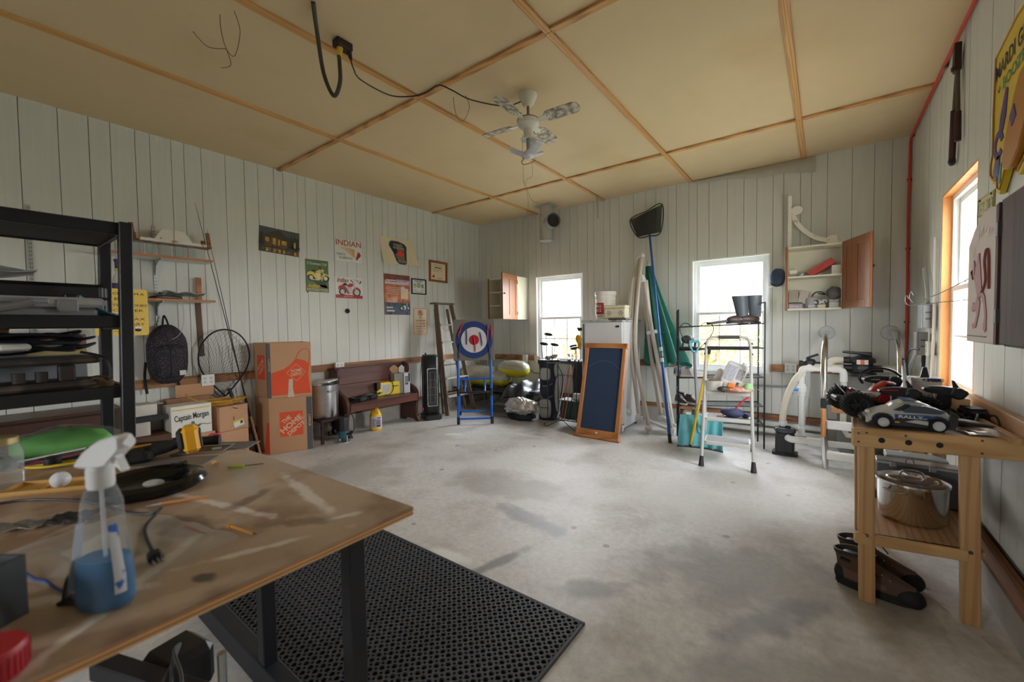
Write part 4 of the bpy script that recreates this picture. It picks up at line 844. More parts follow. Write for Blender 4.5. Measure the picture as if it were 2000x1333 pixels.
for i, (x, z, l, q, m, lab) in enumerate(((-.19, 1.31, .2, .18, mr_, 'red throwing strip hanging at upper left of the target'), (.01, 1.12, .21, -.05, mr_, 'red throwing strip hanging over the red bullseye'), (.19, 1.29, .22, .02, mr_, 'inner red throwing strip at the upper right of target'), (.243, 1.29, .22, .02, mr_, 'outermost red throwing strip at the right target edge'),
        (-.1, 1.22, .21, .0, mb_, 'blue throwing strip on the white ring left of the bullseye'), (.1, 1.19, .2, -.06, mb_, 'blue throwing strip on the white ring right of the bullseye'), (.215, 1.01, .24, -.05, mb_, 'pale blue throwing strip at the lower right of target'), (-.205, 1.03, .22, .03, mb_, 'blue throwing strip at the lower left of target'))):
    p = Matrix.Rotation(R(41), 3, 'Z') @ Vector((x, -.042, z)) + Vector((-3.90, 4.30, 0))
    t = T('throwing_strip', lab, 'dart', p, R(41), 'throwing strips stuck on the target')
    c = catmull([(q*.3, 0, l/2), (q*.12, -.008, l/4), (0, 0, 0), (-q*.12, -.006, -l/4), (-q*.1, 0, -l/2)]); B().tube(c, [.002+.007*math.sin(PI*(i_+.4)/(len(c)))**.6 for i_ in range(len(c))], 6).put('blade', m, t); B().cyl((0, -.004, -.02), (0, .009, -.02), .006, n=8).put('hook_pad', m_wht, t)
# ---------------------------------------------------------------- corner: camp cot, air mattress, covers
M_cot = mat('cot_fabric', (34, 36, 40), .8, var=.1); M_silv = mat('silver_foil', (186, 182, 166), .28, .45, var=.12, scale=10, bump=.5, bscale=14); M_yelf = mat('yellow_vinyl', (222, 208, 40), .3, bump=.2, bscale=10)
t = T('camp_cot', 'low black folding camp cot in the far left corner', 'cot', (-4.30, 5.38, 0))
B().sheet(lambda u, v: (-.78+1.56*u, -.30+.6*v, .33-.03*math.sin(PI*v)), 12, 6, .006).put('canvas', M_cot, t)
for y in (-.3, .3): B().cyl((-.8, y, .33), (.8, y, .33), .014, n=10).put('side_rail', M_black, t)
for x in (-.6, 0, .6):
    for y in (-.3, .3): B().tube([(x, y, .33), (x+.06, y*.9, .0)], .011, 8).put('leg', M_black, t)
    B().cyl((x+.03, -.285, .17), (x+.03, .285, .17), .008, n=8).put('cross_bar', M_black, t)
t = T('air_mattress', 'silver and yellow half inflated air mattress bunched on the cot', 'air mattress', (-4.45, 5.44, .332))
def tube_(c, l, r, nm, sq):
    b = B(); b.sph(c, (l, r, r*.95), 28, 16, fn=lambda v: Vector((math.copysign(abs(v.x/l)**.5*l, v.x) if abs(v.x) > 1e-6 else 0, v.y*(1+.07*math.sin(v.x*60+v.z*20)), v.z*(1+.05*math.sin(v.x*52+1+v.y*18)+.04*noise.noise(v*14)))))
    for f in b.bm.faces: f.material_index = 0 if f.calc_center_median().z > c[2]-r*sq else 1
    return b.put(nm, [M_silv, M_yelf], t, ang=80)
tube_((-.30, -.06, .19), .42, .18, 'left_bolster', .25); tube_((.36, .02, .33), .30, .145, 'right_bolster', -.05); tube_((.12, -.05, .17), .2, .15, 'middle_fold', .1)
t = T('tarpaulin', 'shiny black tarpaulin draped over the right end of the cot', 'tarpaulin', (-3.72, 5.30, .0))
M_tarp = mat('black_tarp', (30, 34, 38), .36, var=.2, scale=4, bump=.6, bscale=9)
def tarp(u, v):
    x = -.55+.85*u; y = .26-.62*v; h = .335+.16*math.exp(-((x+.05)/.3)**2)*(1-v)**.5+.035*math.sin(9*u+4*v)+.03*math.sin(19*u-8*v)+.02*math.sin(31*u+11*v)
    if v > .7: h -= (v-.7)/.3*.10*(1+.5*math.sin(7*u))
    return (x, y, max(h, .37)if v < .7 else h)
B().sheet(tarp, 40, 24, .004).put('sheet', M_tarp, t)
t = T('foil_bag', 'crumpled silver foil bag lying beside the golf bag under the cot end', 'bag', (-3.52, 4.86, 0))
def crump(v): return v*(1+.18*noise.noise(v*10)+.16*noise.noise(v*30))
B().sph((0, 0, .20), (.27, .15, .125), 40, 24, fn=crump).put('foil', mat('crumpled_foil', (206, 202, 196), .28, .85, var=.12, scale=9, bump=1., bscale=22), t, ang=8)
B().sph((-.02, .03, .06), (.24, .13, .075), 24, 12, fn=crump).put('dark_base', M_cot, t)
outlet('wall_outlet', 'white outlet box on the back wall stud left of first window', (-4.10, YB-.039, .815), 0, 1, .085)
B().tube(catmull([(-4.06, YB-.03, .755), (-4.05, YB-.02, .64), (-3.98, YB-.02, .57), (-3.85, YB-.02, .56), (-3.1, YB-.02, .56)]), .012, 8).put('conduit', mat('grey_conduit', (140, 142, 140), .5), None); tag(bpy.data.objects['conduit'], 'grey conduit curving below the outlet left of the first window', 'conduit')
# ---------------------------------------------------------------- golf bags and clubs
M_gnavy = mat('golf_navy', (34, 40, 54), .6, var=.08); M_ggrey = mat('golf_grey', (168, 168, 164), .6, var=.05); M_chr = mat('chrome', (214, 216, 220), .12, 1.); M_head = mat('club_head_dark', (46, 50, 60), .25, .4)
def golf_bag(name, label, loc, h, m, pockets, lean=0.):
    t = T(name, label, 'golf bag', loc, R(22), rot=(lean, 0, R(22)))
    B().lathe([(.12, 0), (.135, .02), (.13, .1), (.12, .4), (.125, h-.1), (.14, h-.03), (.143, h), (.13, h), (.125, h-.08), (.1, .06), (0, .05)], n=22, sx=1.1).put('barrel', m, t); B().lathe([(.137, 0), (.14, .03), (.137, .07)], n=22, sx=1.1).put('base_boot', mat('navy_boot', (24, 28, 52), .5), t)
    B().lathe([(.146, h-.05), (.15, h-.03), (.15, h), (.146, h+.01)], n=22, sx=1.1).put('top_cuff', M_hb, t)
    if pockets:
        def pocket(x, z, w_, hh, y, nm, mm): return B().sph((x, y, z), (w_, .05, hh), 18, 10, fn=lambda v: Vector((math.copysign(abs(v.x/w_)**.5*w_, v.x), v.y, math.copysign(abs(v.z/hh)**.6*hh, v.z)))).put(nm, mm, t)
        pocket(-.035, .17, .085, .14, -.12, 'ball_pocket', M_ggrey); pocket(-.03, .44, .085, .10, -.12, 'middle_pocket', m); pocket(-.03, .67, .075, .09, -.115, 'upper_pocket', M_ggrey)
        B().sph((.125, -.03, .36), (.045, .075, .26), 16, 12).put('side_pocket', M_ggrey, t); B().sph((.115, -.06, .74), (.03, .05, .12), 16, 10).put('side_panel', M_ggrey, t)
        B().tube([(-.10, -.168, .19), (.03, -.172, .19)], .005, 6).put('zip', M_web, t); B().tube(catmull([(-.12, -.1, .36), (-.03, -.175, .31), (.07, -.11, .36)]), .003, 6).put('piping', M_ggrey, t); B().tube(catmull([(-.12, -.1, .53), (-.03, -.178, .5), (.07, -.11, .53)]), .003, 6).put('piping', M_ggrey, t)
        B().tube(catmull([(.13, .05, h-.08), (.2, .02, .62), (.19, -.02, .4), (.14, .02, .25)]), .012, 6, flat=.4).put('shoulder_strap', M_web, t)
    return t
def club(kind, foot, top, label, rz=0., m=None):
    t = T('golf_club', label, 'golf club', foot, group='golf clubs by the first back window'); d = Vector(top)-Vector(foot)
    B().tube([(0, 0, 0), d*.3, d], [.009, .007, .0055], 8).put('shaft', mat('club_shaft', (96, 98, 104), .4, .4), t); Mz = Matrix.Rotation(rz, 3, 'Z')
    if kind == 'wood': B().sph((.035, 0, 0), (.065, .05, .028), 16, 9, fn=lambda v: Vector((v.x, v.y, v.z if v.z > 0 else v.z*.8))).put('club_head', m or M_head, t, tuple(d), rot=(R(-12), R(8), rz))
    elif kind == 'iron': B().prism([(-.01, -.012), (.0, .02), (.03, .03), (.075, .05), (.085, .03), (.07, -.012), (.03, -.02)], -.009, .009, 'y', bev=.003).put('club_head', m or M_chr, t, tuple(d), rot=(0, R(18), rz))
    elif kind == 'cover':
        B().sph((.0, 0, .02), (.05, .05, .085), 14, 10).put('head_cover', m, t, tuple(d), rot=(0, R(28), rz)); B().cyl((0, 0, -.12), (0, 0, -.02), .026, .034, n=12).put('cover_sock', m, t, tuple(d))
    return t
golf_bag('golf_bag', 'navy and grey golf bag standing right of the foil bag', (-3.22, 5.16, 0), .86, M_gnavy, True)
gi = 0
for kind, dx, dz, rz, lab in (('wood', -.02, 1.24, .4, 'tall driver with dark head, highest club in the navy golf bag'), ('wood', -.11, 1.10, .5, 'fairway wood leaning left out of the navy golf bag'), ('wood', .06, 1.09, .2, 'small fairway wood right of the driver in navy golf bag'), ('iron', -.14, .89, 2.6, 'iron hanging over the left rim of navy golf bag'), ('iron', -.05, .90, .2, 'chrome iron at the front of navy golf bag mouth'), ('iron', .02, .91, -.2, 'chrome iron in the middle of navy golf bag mouth'), ('iron', .08, .93, .0, 'chrome iron at the right rim of navy golf bag')):
    club(kind, (-3.22+dx*.4, 5.16, .07), (-3.22+dx, 5.13+.02*(gi % 3), dz), lab, rz); gi += 1
golf_bag('golf_bag', 'black golf bag half hidden behind the black wire stand', (-2.86, 5.50, 0), .84, mat('golf_black', (28, 28, 32), .7), False, R(2))
for kind, dx, dz, rz, lab, m in (('iron', .04, 1.31, 3.0, 'dark iron raised highest above the black golf bag', M_head), ('cover', -.02, 1.13, 2.8, 'club in a yellow head cover pointing left', mat('cover_yellow', (206, 160, 40), .7)), ('cover', .09, 1.12, .3, 'club in a white and black head cover above the black golf bag', mat('cover_white', (196, 198, 206), .6)), ('cover', .17, 1.1, .2, 'club in a dark grey head cover at the right of black golf bag', mat('cover_grey', (82, 82, 90), .7)),
        ('wood', -.1, 1.06, 2.9, 'small wood leaning left from the black golf bag', None), ('wood', -.05, 1.03, 3.0, 'small dark wood behind the yellow head cover', None), ('iron', -.13, .92, 2.9, 'chrome iron at the left rim of black golf bag', None), ('iron', .2, .95, .1, 'chrome iron at the right rim of black golf bag', None), ('cover', .24, 1.0, -.5, 'club in a navy head cover leaning right toward fridge', M_gnavy)):
    club(kind, (-2.86+dx*.4, 5.52, .08), (-2.86+dx, 5.42+.03*(gi % 3), dz), lab, rz, m); gi += 1
# black wire stand with scroll feet
t = T('wire_stand', 'black wire plant stand with scroll feet behind the chalkboard', 'stand', (-2.78, 4.90, 0))
for z in (.105, .86):
    b = B(); b.tube([(-.22, -.13, z), (.22, -.13, z), (.22, .15, z), (-.22, .15, z)], .006, 6, closed=True)
    for k in range(1, 12): b.cyl((-.22+.44*k/12, -.13, z), (-.22+.44*k/12, .15, z), .0025, n=5)
    for k in range(1, 6): b.cyl((-.22, -.13+.28*k/6, z), (.22, -.13+.28*k/6, z), .0025, n=5)
    b.put('grid_shelf', M_black, t)
for x in (-.22, .22):
    for y in (-.13, .15): B().cyl((x, y, .02 if y > 0 else .1), (x, y, .9), .006, n=8).put('leg', M_black, t)
for s in (-1, 1):
    B().tube(catmull([(0, -.13, .1), (s*.06, -.15, .085), (s*.15, -.17, .035), (s*.21, -.18, .008), (s*.245, -.18, .02), (s*.24, -.18, .045), (s*.22, -.18, .04)]), .005, 6).put('scroll_foot', M_black, t)
t = T('storage_bin', 'dark green plastic bin on the lower shelf of wire stand', 'bin', (-2.72, 4.93, .112)); M_bin = mat('bin_green', (40, 62, 54), .5)
B().box((0, 0, .12), (.26, .2, .24), bev=.012).put('body', M_bin, t); B().box((0, 0, .247), (.28, .22, .015), bev=.004).put('lid', mat('bin_lid', (110, 128, 120), .5), t)
B().box((0, 0, .04), (.1, .09, .08), bev=.006).put('small_box', m_gry, None, (-2.64, 4.94, .368)); tag(bpy.data.objects['small_box'], 'small pale box on the green bin lid', 'box')
for i, (x0, x1, m, l) in enumerate(((-2.86, -2.70, M_chr, 'bare steel shaft leaning inside the wire stand, leftmost'), (-2.80, -2.68, mat('red_shaft', (170, 40, 60), .4), 'red shaft leaning inside the wire stand'), (-2.76, -2.62, mat('wood_shaft', (170, 120, 70), .5), 'wooden shaft leaning inside the wire stand'), (-2.7, -2.57, m_blk, 'black shaft leaning inside the wire stand'))):
    t = T('walking_stick', l, 'stick', (x0, 4.80, .115)); B().cyl((0, 0, 0), (x1-x0, .015*i, .74), .007, .006, n=8).put('shaft', m, t); B().cyl((x1-x0, .015*i, .74), ((x1-x0)*1.08, .0155*i, .80), .011, n=8).put('grip', m_blk, t)
# ---------------------------------------------------------------- fridge with bucket, tin and chalkboard
M_fr = mat('fridge_enamel', (206, 206, 206), .32, var=.03); M_frs = mat('fridge_dark', (70, 70, 70), .5)
t = T('refrigerator', 'old white refrigerator behind the chalkboard', 'refrigerator', (-2.275, 4.92, 0), R(2))
B().span((-.27, .06, .05), (.27, .70, 1.40), bev=.008).put('cabinet', M_fr, t); B().span((-.275, 0, .11), (.275, .052, 1.40), bev=.012).put('door', M_fr, t); B().span((-.265, .015, .02), (.265, .06, .10), bev=.004).put('kick_plate', M_fr, t)
B().span((-.27, .048, .10), (.27, .062, 1.395)).put('door_seal', M_frs, t); B().span((-.25, -.018, .75), (-.232, .004, 1.38), bev=.003).put('handle_strip', M_frs, t); B().span((.19, -.003, 1.33), (.235, .001, 1.355)).put('badge', m_blk, t); B().span((-.28, .0, 1.40), (.28, .71, 1.425), bev=.006).put('top', mat('fridge_top', (170, 168, 164), .5, dirt=(110, 104, 96), dscale=9), t)
for x in (.1, .2): B().span((x, .010, .045), (x+.05, .016, .06)).put('vent', M_frs, t)
for x in (-.22, .22):
    for y in (.1, .64): B().cyl((x, y, 0), (x, y, .06), .02, n=10).put('foot', M_frs, t)
M_pail = mat('pail_plastic', (226, 224, 214), .4)
t = T('plastic_pail', 'white plastic pail with a red label on top of the fridge', 'bucket', (-2.36, 5.24, 1.446))
B().lathe([(.118, 0), (.13, .18), (.132, .25), (.14, .255), (.14, .265), (.133, .27), (.134, .31), (.143, .315), (.143, .36), (.136, .36), (.125, .02), (0, .015)], n=32).put('body', M_pail, t)
o = B()
for k in range(10): o.prism(rect(-.08+.016*k, .06, -.08+.016*(k+1), .21), -.002, 0)
def wrp(o, r_, da=0.):
    for v in o.data.vertices: a = v.co.x/r_+da; d_ = r_-v.co.y; v.co = (d_*math.sin(a), -d_*math.cos(a), v.co.z)
wrp(o.put('red_label', m_red, t), .131, -.35)
for s_, z in (('HILL', .17), ('KITZ', .11)): wrp(text(t, s_, 0, z, .1, .04, m_wht, y=-.004, bold=.04), .131, -.35)
wrp(bars(t, [(-.06, .06, .03, .008)], m_red), .129, -.35); B().tube(catmull([(-.143, 0, .27), (-.165, -.06, .14), (-.13, -.1, .05)]), .003, 6).put('bail', M_steel, t)
t = T('biscuit_tin', 'cream floral tin box beside the pail on the fridge', 'tin', (-2.13, 5.08, 1.446), R(4)); M_tin = mat('tin_cream', (206, 200, 172), .4)
B().span((-.13, -.09, 0), (.13, .09, .13), bev=.01).put('body', M_tin, t); B().span((-.134, -.094, .128), (.134, .094, .165), bev=.008).put('lid', M_tin, t)
for x in (-.075, .075): 
    b = B()
    for k in range(6): a = k*PI/3; b.prism([(x, .065), (x+.03*math.cos(a-.2), .065+.03*math.sin(a-.2)), (x+.036*math.cos(a), .065+.036*math.sin(a)), (x+.03*math.cos(a+.2), .065+.03*math.sin(a+.2))], -.092, -.09)
    b.put('flower', mat('tin_olive', (110, 108, 84), .5), t)['kind'] = 'stuff'
for z in (.012, .118): B().span((-.132, -.0925, z), (.132, -.09, z+.005)).put('gold_line', m_gold, t)
B().span((-.1, -.12, 0), (.13, .1, .02), bev=.003).put('flat_box', m_dgrey, None, (-2.10, 5.08, 1.4255)); tag(bpy.data.objects['flat_box'], 'thin dark slab under the floral tin on the fridge', 'box')
M_oak = wood('easel_pine', (190, 126, 72), (150, 92, 46), 'z', .5, 3, 12); M_oakx = wood('easel_pine_across', (190, 126, 72), (150, 92, 46), 'x', .5, 3, 12)
t = T('chalkboard', 'pine framed dark blue chalkboard leaning on the fridge door', 'chalkboard', (-2.17, 4.535, .0), R(0), rot=(R(-15.0), 0, 0))
B().span((-.23, -.004, .10), (.23, .012, 1.11)).put('slate', mat('chalkboard_blue', (38, 58, 86), .75, var=.08, scale=60, bump=.15, bscale=200), t)
for s in (-1, 1): B().prism([(s*.225, .09), (s*.275, .09), (s*.265, 1.12), (s*.225, 1.12)], -.018, .03, 'y', bev=.003).put('stile', M_oak, t)
B().prism([(-.275, 1.11), (.275, 1.11), (.285, 1.17), (-.285, 1.17)], -.02, .032, 'y', bev=.003).put('top_rail', M_oakx, t); B().prism([(-.275, .035), (.275, .035), (.275, .105), (-.275, .105)], -.02, .032, 'y', bev=.003).put('bottom_rail', M_oakx, t); B().prism([(-.3, 0), (.3, 0), (.275, .04), (-.275, .04)], -.032, .036, 'y', bev=.004).put('foot_rail', M_oakx, t)
for s in (-1, 1): B().prism([(s*.28, 1.17), (s*.27, 1.17), (s*.262, 1.14), (s*.28, 1.14)], -.03, .036).put('cap_end', M_oakx, t)
B().lathe([(.012, 0), (.012, .006), (.0, .008)], n=12).put('hole_plug', m_wht, t, (0, -.021, .07), rot=(R(90), 0, 0)); B().tube(catmull([(-.22, -.006, .86), (-.1, -.006, .93), (0, -.006, .95), (.1, -.006, .93), (.22, -.006, .84)], 4), .0012, 4).put('chalk_line', mat('chalk', (120, 136, 150), .9), t)
# ---------------------------------------------------------------- folded canopy frame, parasol, pool net
M_tan = mat('beige_tube', (180, 170, 158), .45, var=.04); M_plast = mat('grey_plastic_joint', (196, 194, 192), .5)
t = T('canopy_frame', 'folded beige tube canopy frame leaning between fridge and parasol', 'frame', (-1.80, 5.36, 0))
def fr(*P): return catmull([(x+1.80, y-5.36, z) for x, y, z in P], 6)
for i, P in enumerate((((-1.99, 5.50, 2.2), (-2.05, 5.42, 1.95), (-2.06, 5.26, 1.3), (-2.05, 5.18, .8), (-2.00, 5.10, .30)), ((-1.97, 5.48, 2.24), (-2.01, 5.42, 1.95), (-2.02, 5.30, 1.3), (-1.99, 5.24, .9), (-1.88, 5.16, .22)), ((-1.95, 5.47, 2.25), (-1.96, 5.40, 1.95), (-1.97, 5.30, 1.35), (-1.92, 5.22, .85), (-1.74, 5.12, .1)),
        ((-1.93, 5.5, 1.98), (-1.86, 5.46, 1.3), (-1.77, 5.40, .75), (-1.66, 5.34, .22)), ((-1.92, 5.47, 1.95), (-1.80, 5.42, 1.3), (-1.66, 5.34, .7), (-1.50, 5.22, .09)), ((-1.91, 5.52, 1.95), (-1.83, 5.5, 1.3), (-1.72, 5.46, .7), (-1.58, 5.40, .2)))):
    B().tube(fr(*P), .026, 10).put('tube', M_tan, t)
b = B(); b.box((-.17, .12, 2.27), (.1, .07, .05), (0, -.3, 0), bev=.012); b.put('apex_joint', M_plast, t); B().box((-.17, .08, 1.96), (.14, .08, .10), (0, -.25, 0), bev=.014).put('upper_joint', M_plast, t); B().box((.0, .07, 1.26), (.13, .07, .05), (0, -.15, 0), bev=.01).put('collar', M_plast, t)
for x, y, z in ((-.2, -.26, .25), (-.08, -.2, .17), (.06, -.24, .08), (.14, -.02, .17), (.3, -.14, .06), (.22, .04, .15)): B().cyl((x-.04, y, z), (x+.04, y+.01, z-.01), .038, n=12).put('end_fitting', M_plast, t)
B().bar((.0, -.12, .14), (.32, -.14, .05), .05, .03).put('lower_link', M_plast, t); B().bar((.12, .0, .2), (.34, -.05, .09), .04, .03).put('lower_link', M_plast, t)
for x, y in ((.06, -.24), (.3, -.14), (.22, .04)): B().cyl((x, y, 0), (x, y, .06), .02, n=10).put('foot', M_plast, t)
M_par = mat('green_canvas', (28, 96, 82), .75, var=.1, scale=6, bump=.15, bscale=60)
t = T('parasol', 'closed green canvas parasol leaning on the back wall', 'parasol', (-1.50, 5.42, 0))
A0, A1 = Vector((-.03, .0, .10)), Vector((-.44, .28, 2.20))
def par(u, v):
    c = A1+(A0-A1)*(.02+.62*v); a = 2*PI*u; r_ = (.035+.165*v**1.1)*(1+.36*math.cos(8*a+1.5*v)*v**.5+.10*math.cos(3*a+2)*v); lo = .05*math.cos(8*a)*v**6
    return (c.x+r_*math.cos(a)*1.15+.05*v*v, c.y+r_*math.sin(a)*.65, c.z-lo+.04*v*math.sin(a*2))
B().sheet(par, 96, 20, .003).put('canopy', M_par, t, ang=60); B().cyl(A0, A1, .018, n=12).put('pole', m_wht, t); B().sph(A1, (.022, .022, .035), 10, 8).put('finial', m_gry, t); B().cyl((-.03, 0, 0), A0, .02, n=10).put('pole_end', m_wht, t)
c = A1+(A0-A1)*.45; B().tube([(c.x+.16*math.cos(a)+.02, c.y+.1*math.sin(a), c.z) for a in [2*PI*i/18 for i in range(18)]], .008, 6, closed=True).put('tie_band', M_par, t)
t = T('pool_net', 'pool skimmer net with blue telescopic pole leaning on the wall', 'pool net', (-1.398, 4.84, 0)); M_pole = mat('blue_pole', (36, 84, 156), .35, .2)
e = Vector((-.545, .93, 2.60)); m_ = e*.36
B().cyl(e*.005, e*.0, .02, n=10).put('tip', m_blk, t); B().cyl(e*.03, m_, .0165, n=12).put('lower_pole', M_pole, t); B().cyl((0, 0, 0), e*.035, .02, n=10).put('hand_grip', m_blk, t); B().cyl(m_, e, .0145, n=12).put('upper_pole', M_pole, t)
for k in (.345, .37, .395): B().cyl(e*k, e*(k+.018), .021, n=12).put('locking_collar', m_wht if k != .37 else mat('collar_grey', (110, 122, 120), .5), t)
q = [(-.83, .95, 2.85), (-.38, .95, 2.99), (-.40, .95, 2.62), (-.72, .95, 2.60)]
B().tube(catmull([q[3], q[0], (-.6, .94, 2.93), q[1], q[2], (-.56, .94, 2.585)], 5, True), .008, 6, closed=True).put('net_frame', mat('net_frame_dark', (34, 40, 36), .5), t)
b = B()
def netf(u, v):
    a = Vector(q[0]).lerp(Vector(q[1]), u); c = Vector(q[3]).lerp(Vector(q[2]), u); p = a.lerp(c, v); s_ = math.sin(PI*u)*math.sin(PI*v); return p+Vector((0, -.10*s_, -.02*s_))
for i in range(29): b.tube([netf(i/28, k/10) for k in range(11)], .0012, 3, caps=False); b.tube([netf(k/10, i/28) for k in range(11)], .0012, 3, caps=False)
b.put('net_mesh', M_net, t)['kind'] = 'stuff'; B().sheet(netf, 14, 12, .0005).put('fine_mesh', mat('fine_black_mesh', (22, 24, 24), .9, alpha=.55), t)
# ---------------------------------------------------------------- wire shelf rack and what stands on it
M_wire = mat('black_wire', (30, 30, 32), .45, .3)
t = T('wire_rack', 'black wire shelf rack standing before the wide back window', 'rack', (-1.33, 4.92, 0)); RK = t
d_ = Vector((.82, .26, 0)); n_ = Vector((-.26, .82, 0)).normalized()*.30
def rk(u, v, z): return d_*u+n_*v+Vector((0, 0, z))
for u, zt in ((0, 1.52), (1, 1.58)):
    for v in (0, 1): B().tube([rk(u, v, 0), rk(u, v, zt)], .0085, 8).put('post', M_wire, t)
    B().tube([rk(u, 0, zt), rk(u, 1, zt)], .008, 8).put('top_hoop', M_wire, t)
    for z in (.25, .6, .92, 1.2): B().tube([rk(u, 0, z), rk(u, 1, z)], .006, 6).put('end_rung', M_wire, t)
for z in (.24, .43, .745, 1.06, 1.325):
    b = B()
    for v in (0, .2, .4, .6, .8, 1): b.tube([rk(0, v, z), rk(1, v, z+.03)], .007 if v in (0, 1) else .0035, 6)
    b.put('shelf', M_wire, t)
for s in (0, 1): B().tube(catmull([rk(.22, 0, .95)] if False else [rk(.21, -.01, 1.02), rk(.05+.0*s, -.01, 1.22), rk(.02, -.01, 1.31), rk(.06, -.01, 1.365), rk(.12, -.01, 1.36), rk(.17, -.01, 1.32)] if s == 0 else [rk(.19, -.01, 1.02), rk(.37, -.01, 1.2), rk(.42, -.01, 1.29), rk(.40, -.01, 1.35), rk(.33, -.01, 1.375), rk(.26, -.01, 1.33)]), .005, 6).put('heart_scroll', M_wire, t)
B().bar(rk(.35, .1, 1.36), rk(.78, .3, 1.41), .07, .03, bev=.005).put('ice_scraper', M_hb, None, (-1.33, 4.92, 0)); tag(bpy.data.objects['ice_scraper'], 'long flat dark bar lying across the top of the wire rack', 'bar')
def at_rk(u, v, z): p = rk(u, v, z+.03*u); return (p.x-1.33, p.y+4.92, p.z)
def shoe(name, label, loc, rz, L, mu, ms, group=None, high=0., cat='shoe'):
    t = T(name, label, cat, loc, rz, group); W_ = L*.36
    def out(x): # half width along the length, toe at +x
        k = (x/L+.5); return W_*.5*(.72+.28*math.sin(PI*min(1, k*1.1)))*(1-max(0, (k-.72)/.28)**2.2*.8)*(1-max(0, (.12-k)/.12)**2*.5)
    xs = [L*(-.5+i/16) for i in range(17)]; so = [(x, -out(x)-.004) for x in xs]+[(x, out(x)+.004) for x in xs[::-1]]
    B().prism(so, 0, L*.085, 'z', bev=.003).put('sole', ms, t)
    def up(u, v):
        x = L*(-.49+.97*u); a = PI*v; h = L*(.085+.32*(1-max(0, (u-.22)/.78)**.75*.72)-(.10 if u < .04 else 0)); w_ = out(x)*.97
        return (x, -w_*math.copysign(abs(math.cos(a))**.55, math.cos(a))*(1-.35*math.sin(a)), L*.075+(h-L*.075)*math.sin(a)**.7)
    B().sheet(up, 20, 12).put('upper', mu, t, ang=70)
    B().sph((-.22*L, 0, L*.37), (L*.19, W_*.27, L*.03), 14, 8).put('collar', mat('shoe_lining', (34, 34, 36), .9), t)
    b = B()
    for k in range(4): x = L*(-.02+.075*k); b.tube([(x, -W_*.2, L*(.355-.05*k)), (x+.004, 0, L*(.385-.055*k)), (x, W_*.2, L*(.355-.05*k))], L*.011, 5)
    b.put('laces', mat('lace_pale', (190, 190, 186), .8), t)['kind'] = 'stuff'; return t
m_sb = mat('sneaker_blue_grey', (128, 142, 158), .7, var=.12, scale=20); m_sg = mat('sneaker_grey', (170, 166, 164), .7, var=.1); m_sd = mat('shoe_brown', (74, 62, 56), .7, var=.15); m_so = mat('sole_white', (196, 192, 184), .7); m_tan = mat('boot_tan', (140, 112, 82), .8, var=.12)
a0 = math.atan2(.26, .82)
shoe('running_shoe', 'blue grey running shoe on the middle rack shelf, rear of the pair', at_rk(.10, .66, .753), a0+.35, .27, m_sb, m_so, 'running shoes on the rack'); shoe('running_shoe', 'pale grey running shoe on the middle rack shelf, front of the pair', at_rk(.17, .22, .753), a0+.3, .27, m_sg, m_so, 'running shoes on the rack')
for i, (u, v, l) in enumerate(((.04, .28, 'brown shoe at the left end of the lower rack shelf'), (.18, .28, 'brown shoe right of its mate on the lower rack shelf'), (.1, .8, 'dark shoe behind the brown pair on lower rack shelf'))): shoe('walking_shoe', l, at_rk(u, v, .437), a0-1.2+.1*i, .25, m_sd if i < 2 else mat('shoe_black', (44, 44, 48), .7), m_so, 'shoes on the lower rack shelf')
for u, l in ((.08, 'tan suede boot standing on the bottom rack shelf, left one'), (.24, 'tan suede boot standing on the bottom rack shelf, right one')):
    t = shoe('suede_boot', l, at_rk(u, .5, .247), a0-1.4, .26, m_tan, m_sd, 'tan boots on the bottom shelf', cat='boot')
t = T('sandal_pair', 'tangle of dark strapped sandals on the upper rack shelf left', 'sandals', at_rk(.14, .45, 1.068), a0)
for s in (-1, 1):
    B().box((.0, s*.06, .012), (.22, .08, .022), bev=.01).put('sole', M_hb, t)
    for x in (-.07, 0, .06): B().tube(catmull([(x, s*.06-.045, .02), (x+.01, s*.06-.02, .08+.03*(x < 0)), (x+.01, s*.06+.02, .08+.03*(x < 0)), (x, s*.06+.045, .02)]), .011, 6, flat=.4).put('strap', M_dark, t)
B().sph((-.02, 0, .11), (.07, .06, .05), 12, 8, fn=crump).put('strap_bundle', M_dark, t)
# tall rubber boots on top
M_rub = mat('rubber_grey', (84, 90, 98), .45, var=.06); M_bf = mat('boot_foot_brown', (70, 52, 46), .5, var=.1)
for i, (u, v, l) in enumerate(((.71, .30, 'tall grey rubber boot with brown foot on top of rack, left one'), (.86, .42, 'tall grey rubber boot with brown foot on top of rack, right one'))):
    t = T('rubber_boot', l, 'boot', at_rk(u, v, 1.334), a0+PI+.5, group='rubber boots on the rack')
    def shaft(uu, vv): a = 2*PI*uu; r_ = .052+.022*vv; return (-.065+r_*math.cos(a)*1.15-.035*vv*(1 if i == 0 else .4)*-1, r_*math.sin(a), .07+.235*vv)
    B().sheet(shaft, 22, 8, .003).put('shaft', M_rub, t)
    B().sph((.005, 0, .045), (.125, .048, .05), 20, 10, fn=lambda v: Vector((v.x, v.y, max(v.z, -.04)*(1.25 if v.x < -.03 else 1)))).put('foot', M_bf, t); B().prism([(.135*math.cos(a), .05*math.sin(a)) for a in [2*PI*k/22 for k in range(22)]], -.0, .018, 'z').put('sole', m_blk, t)
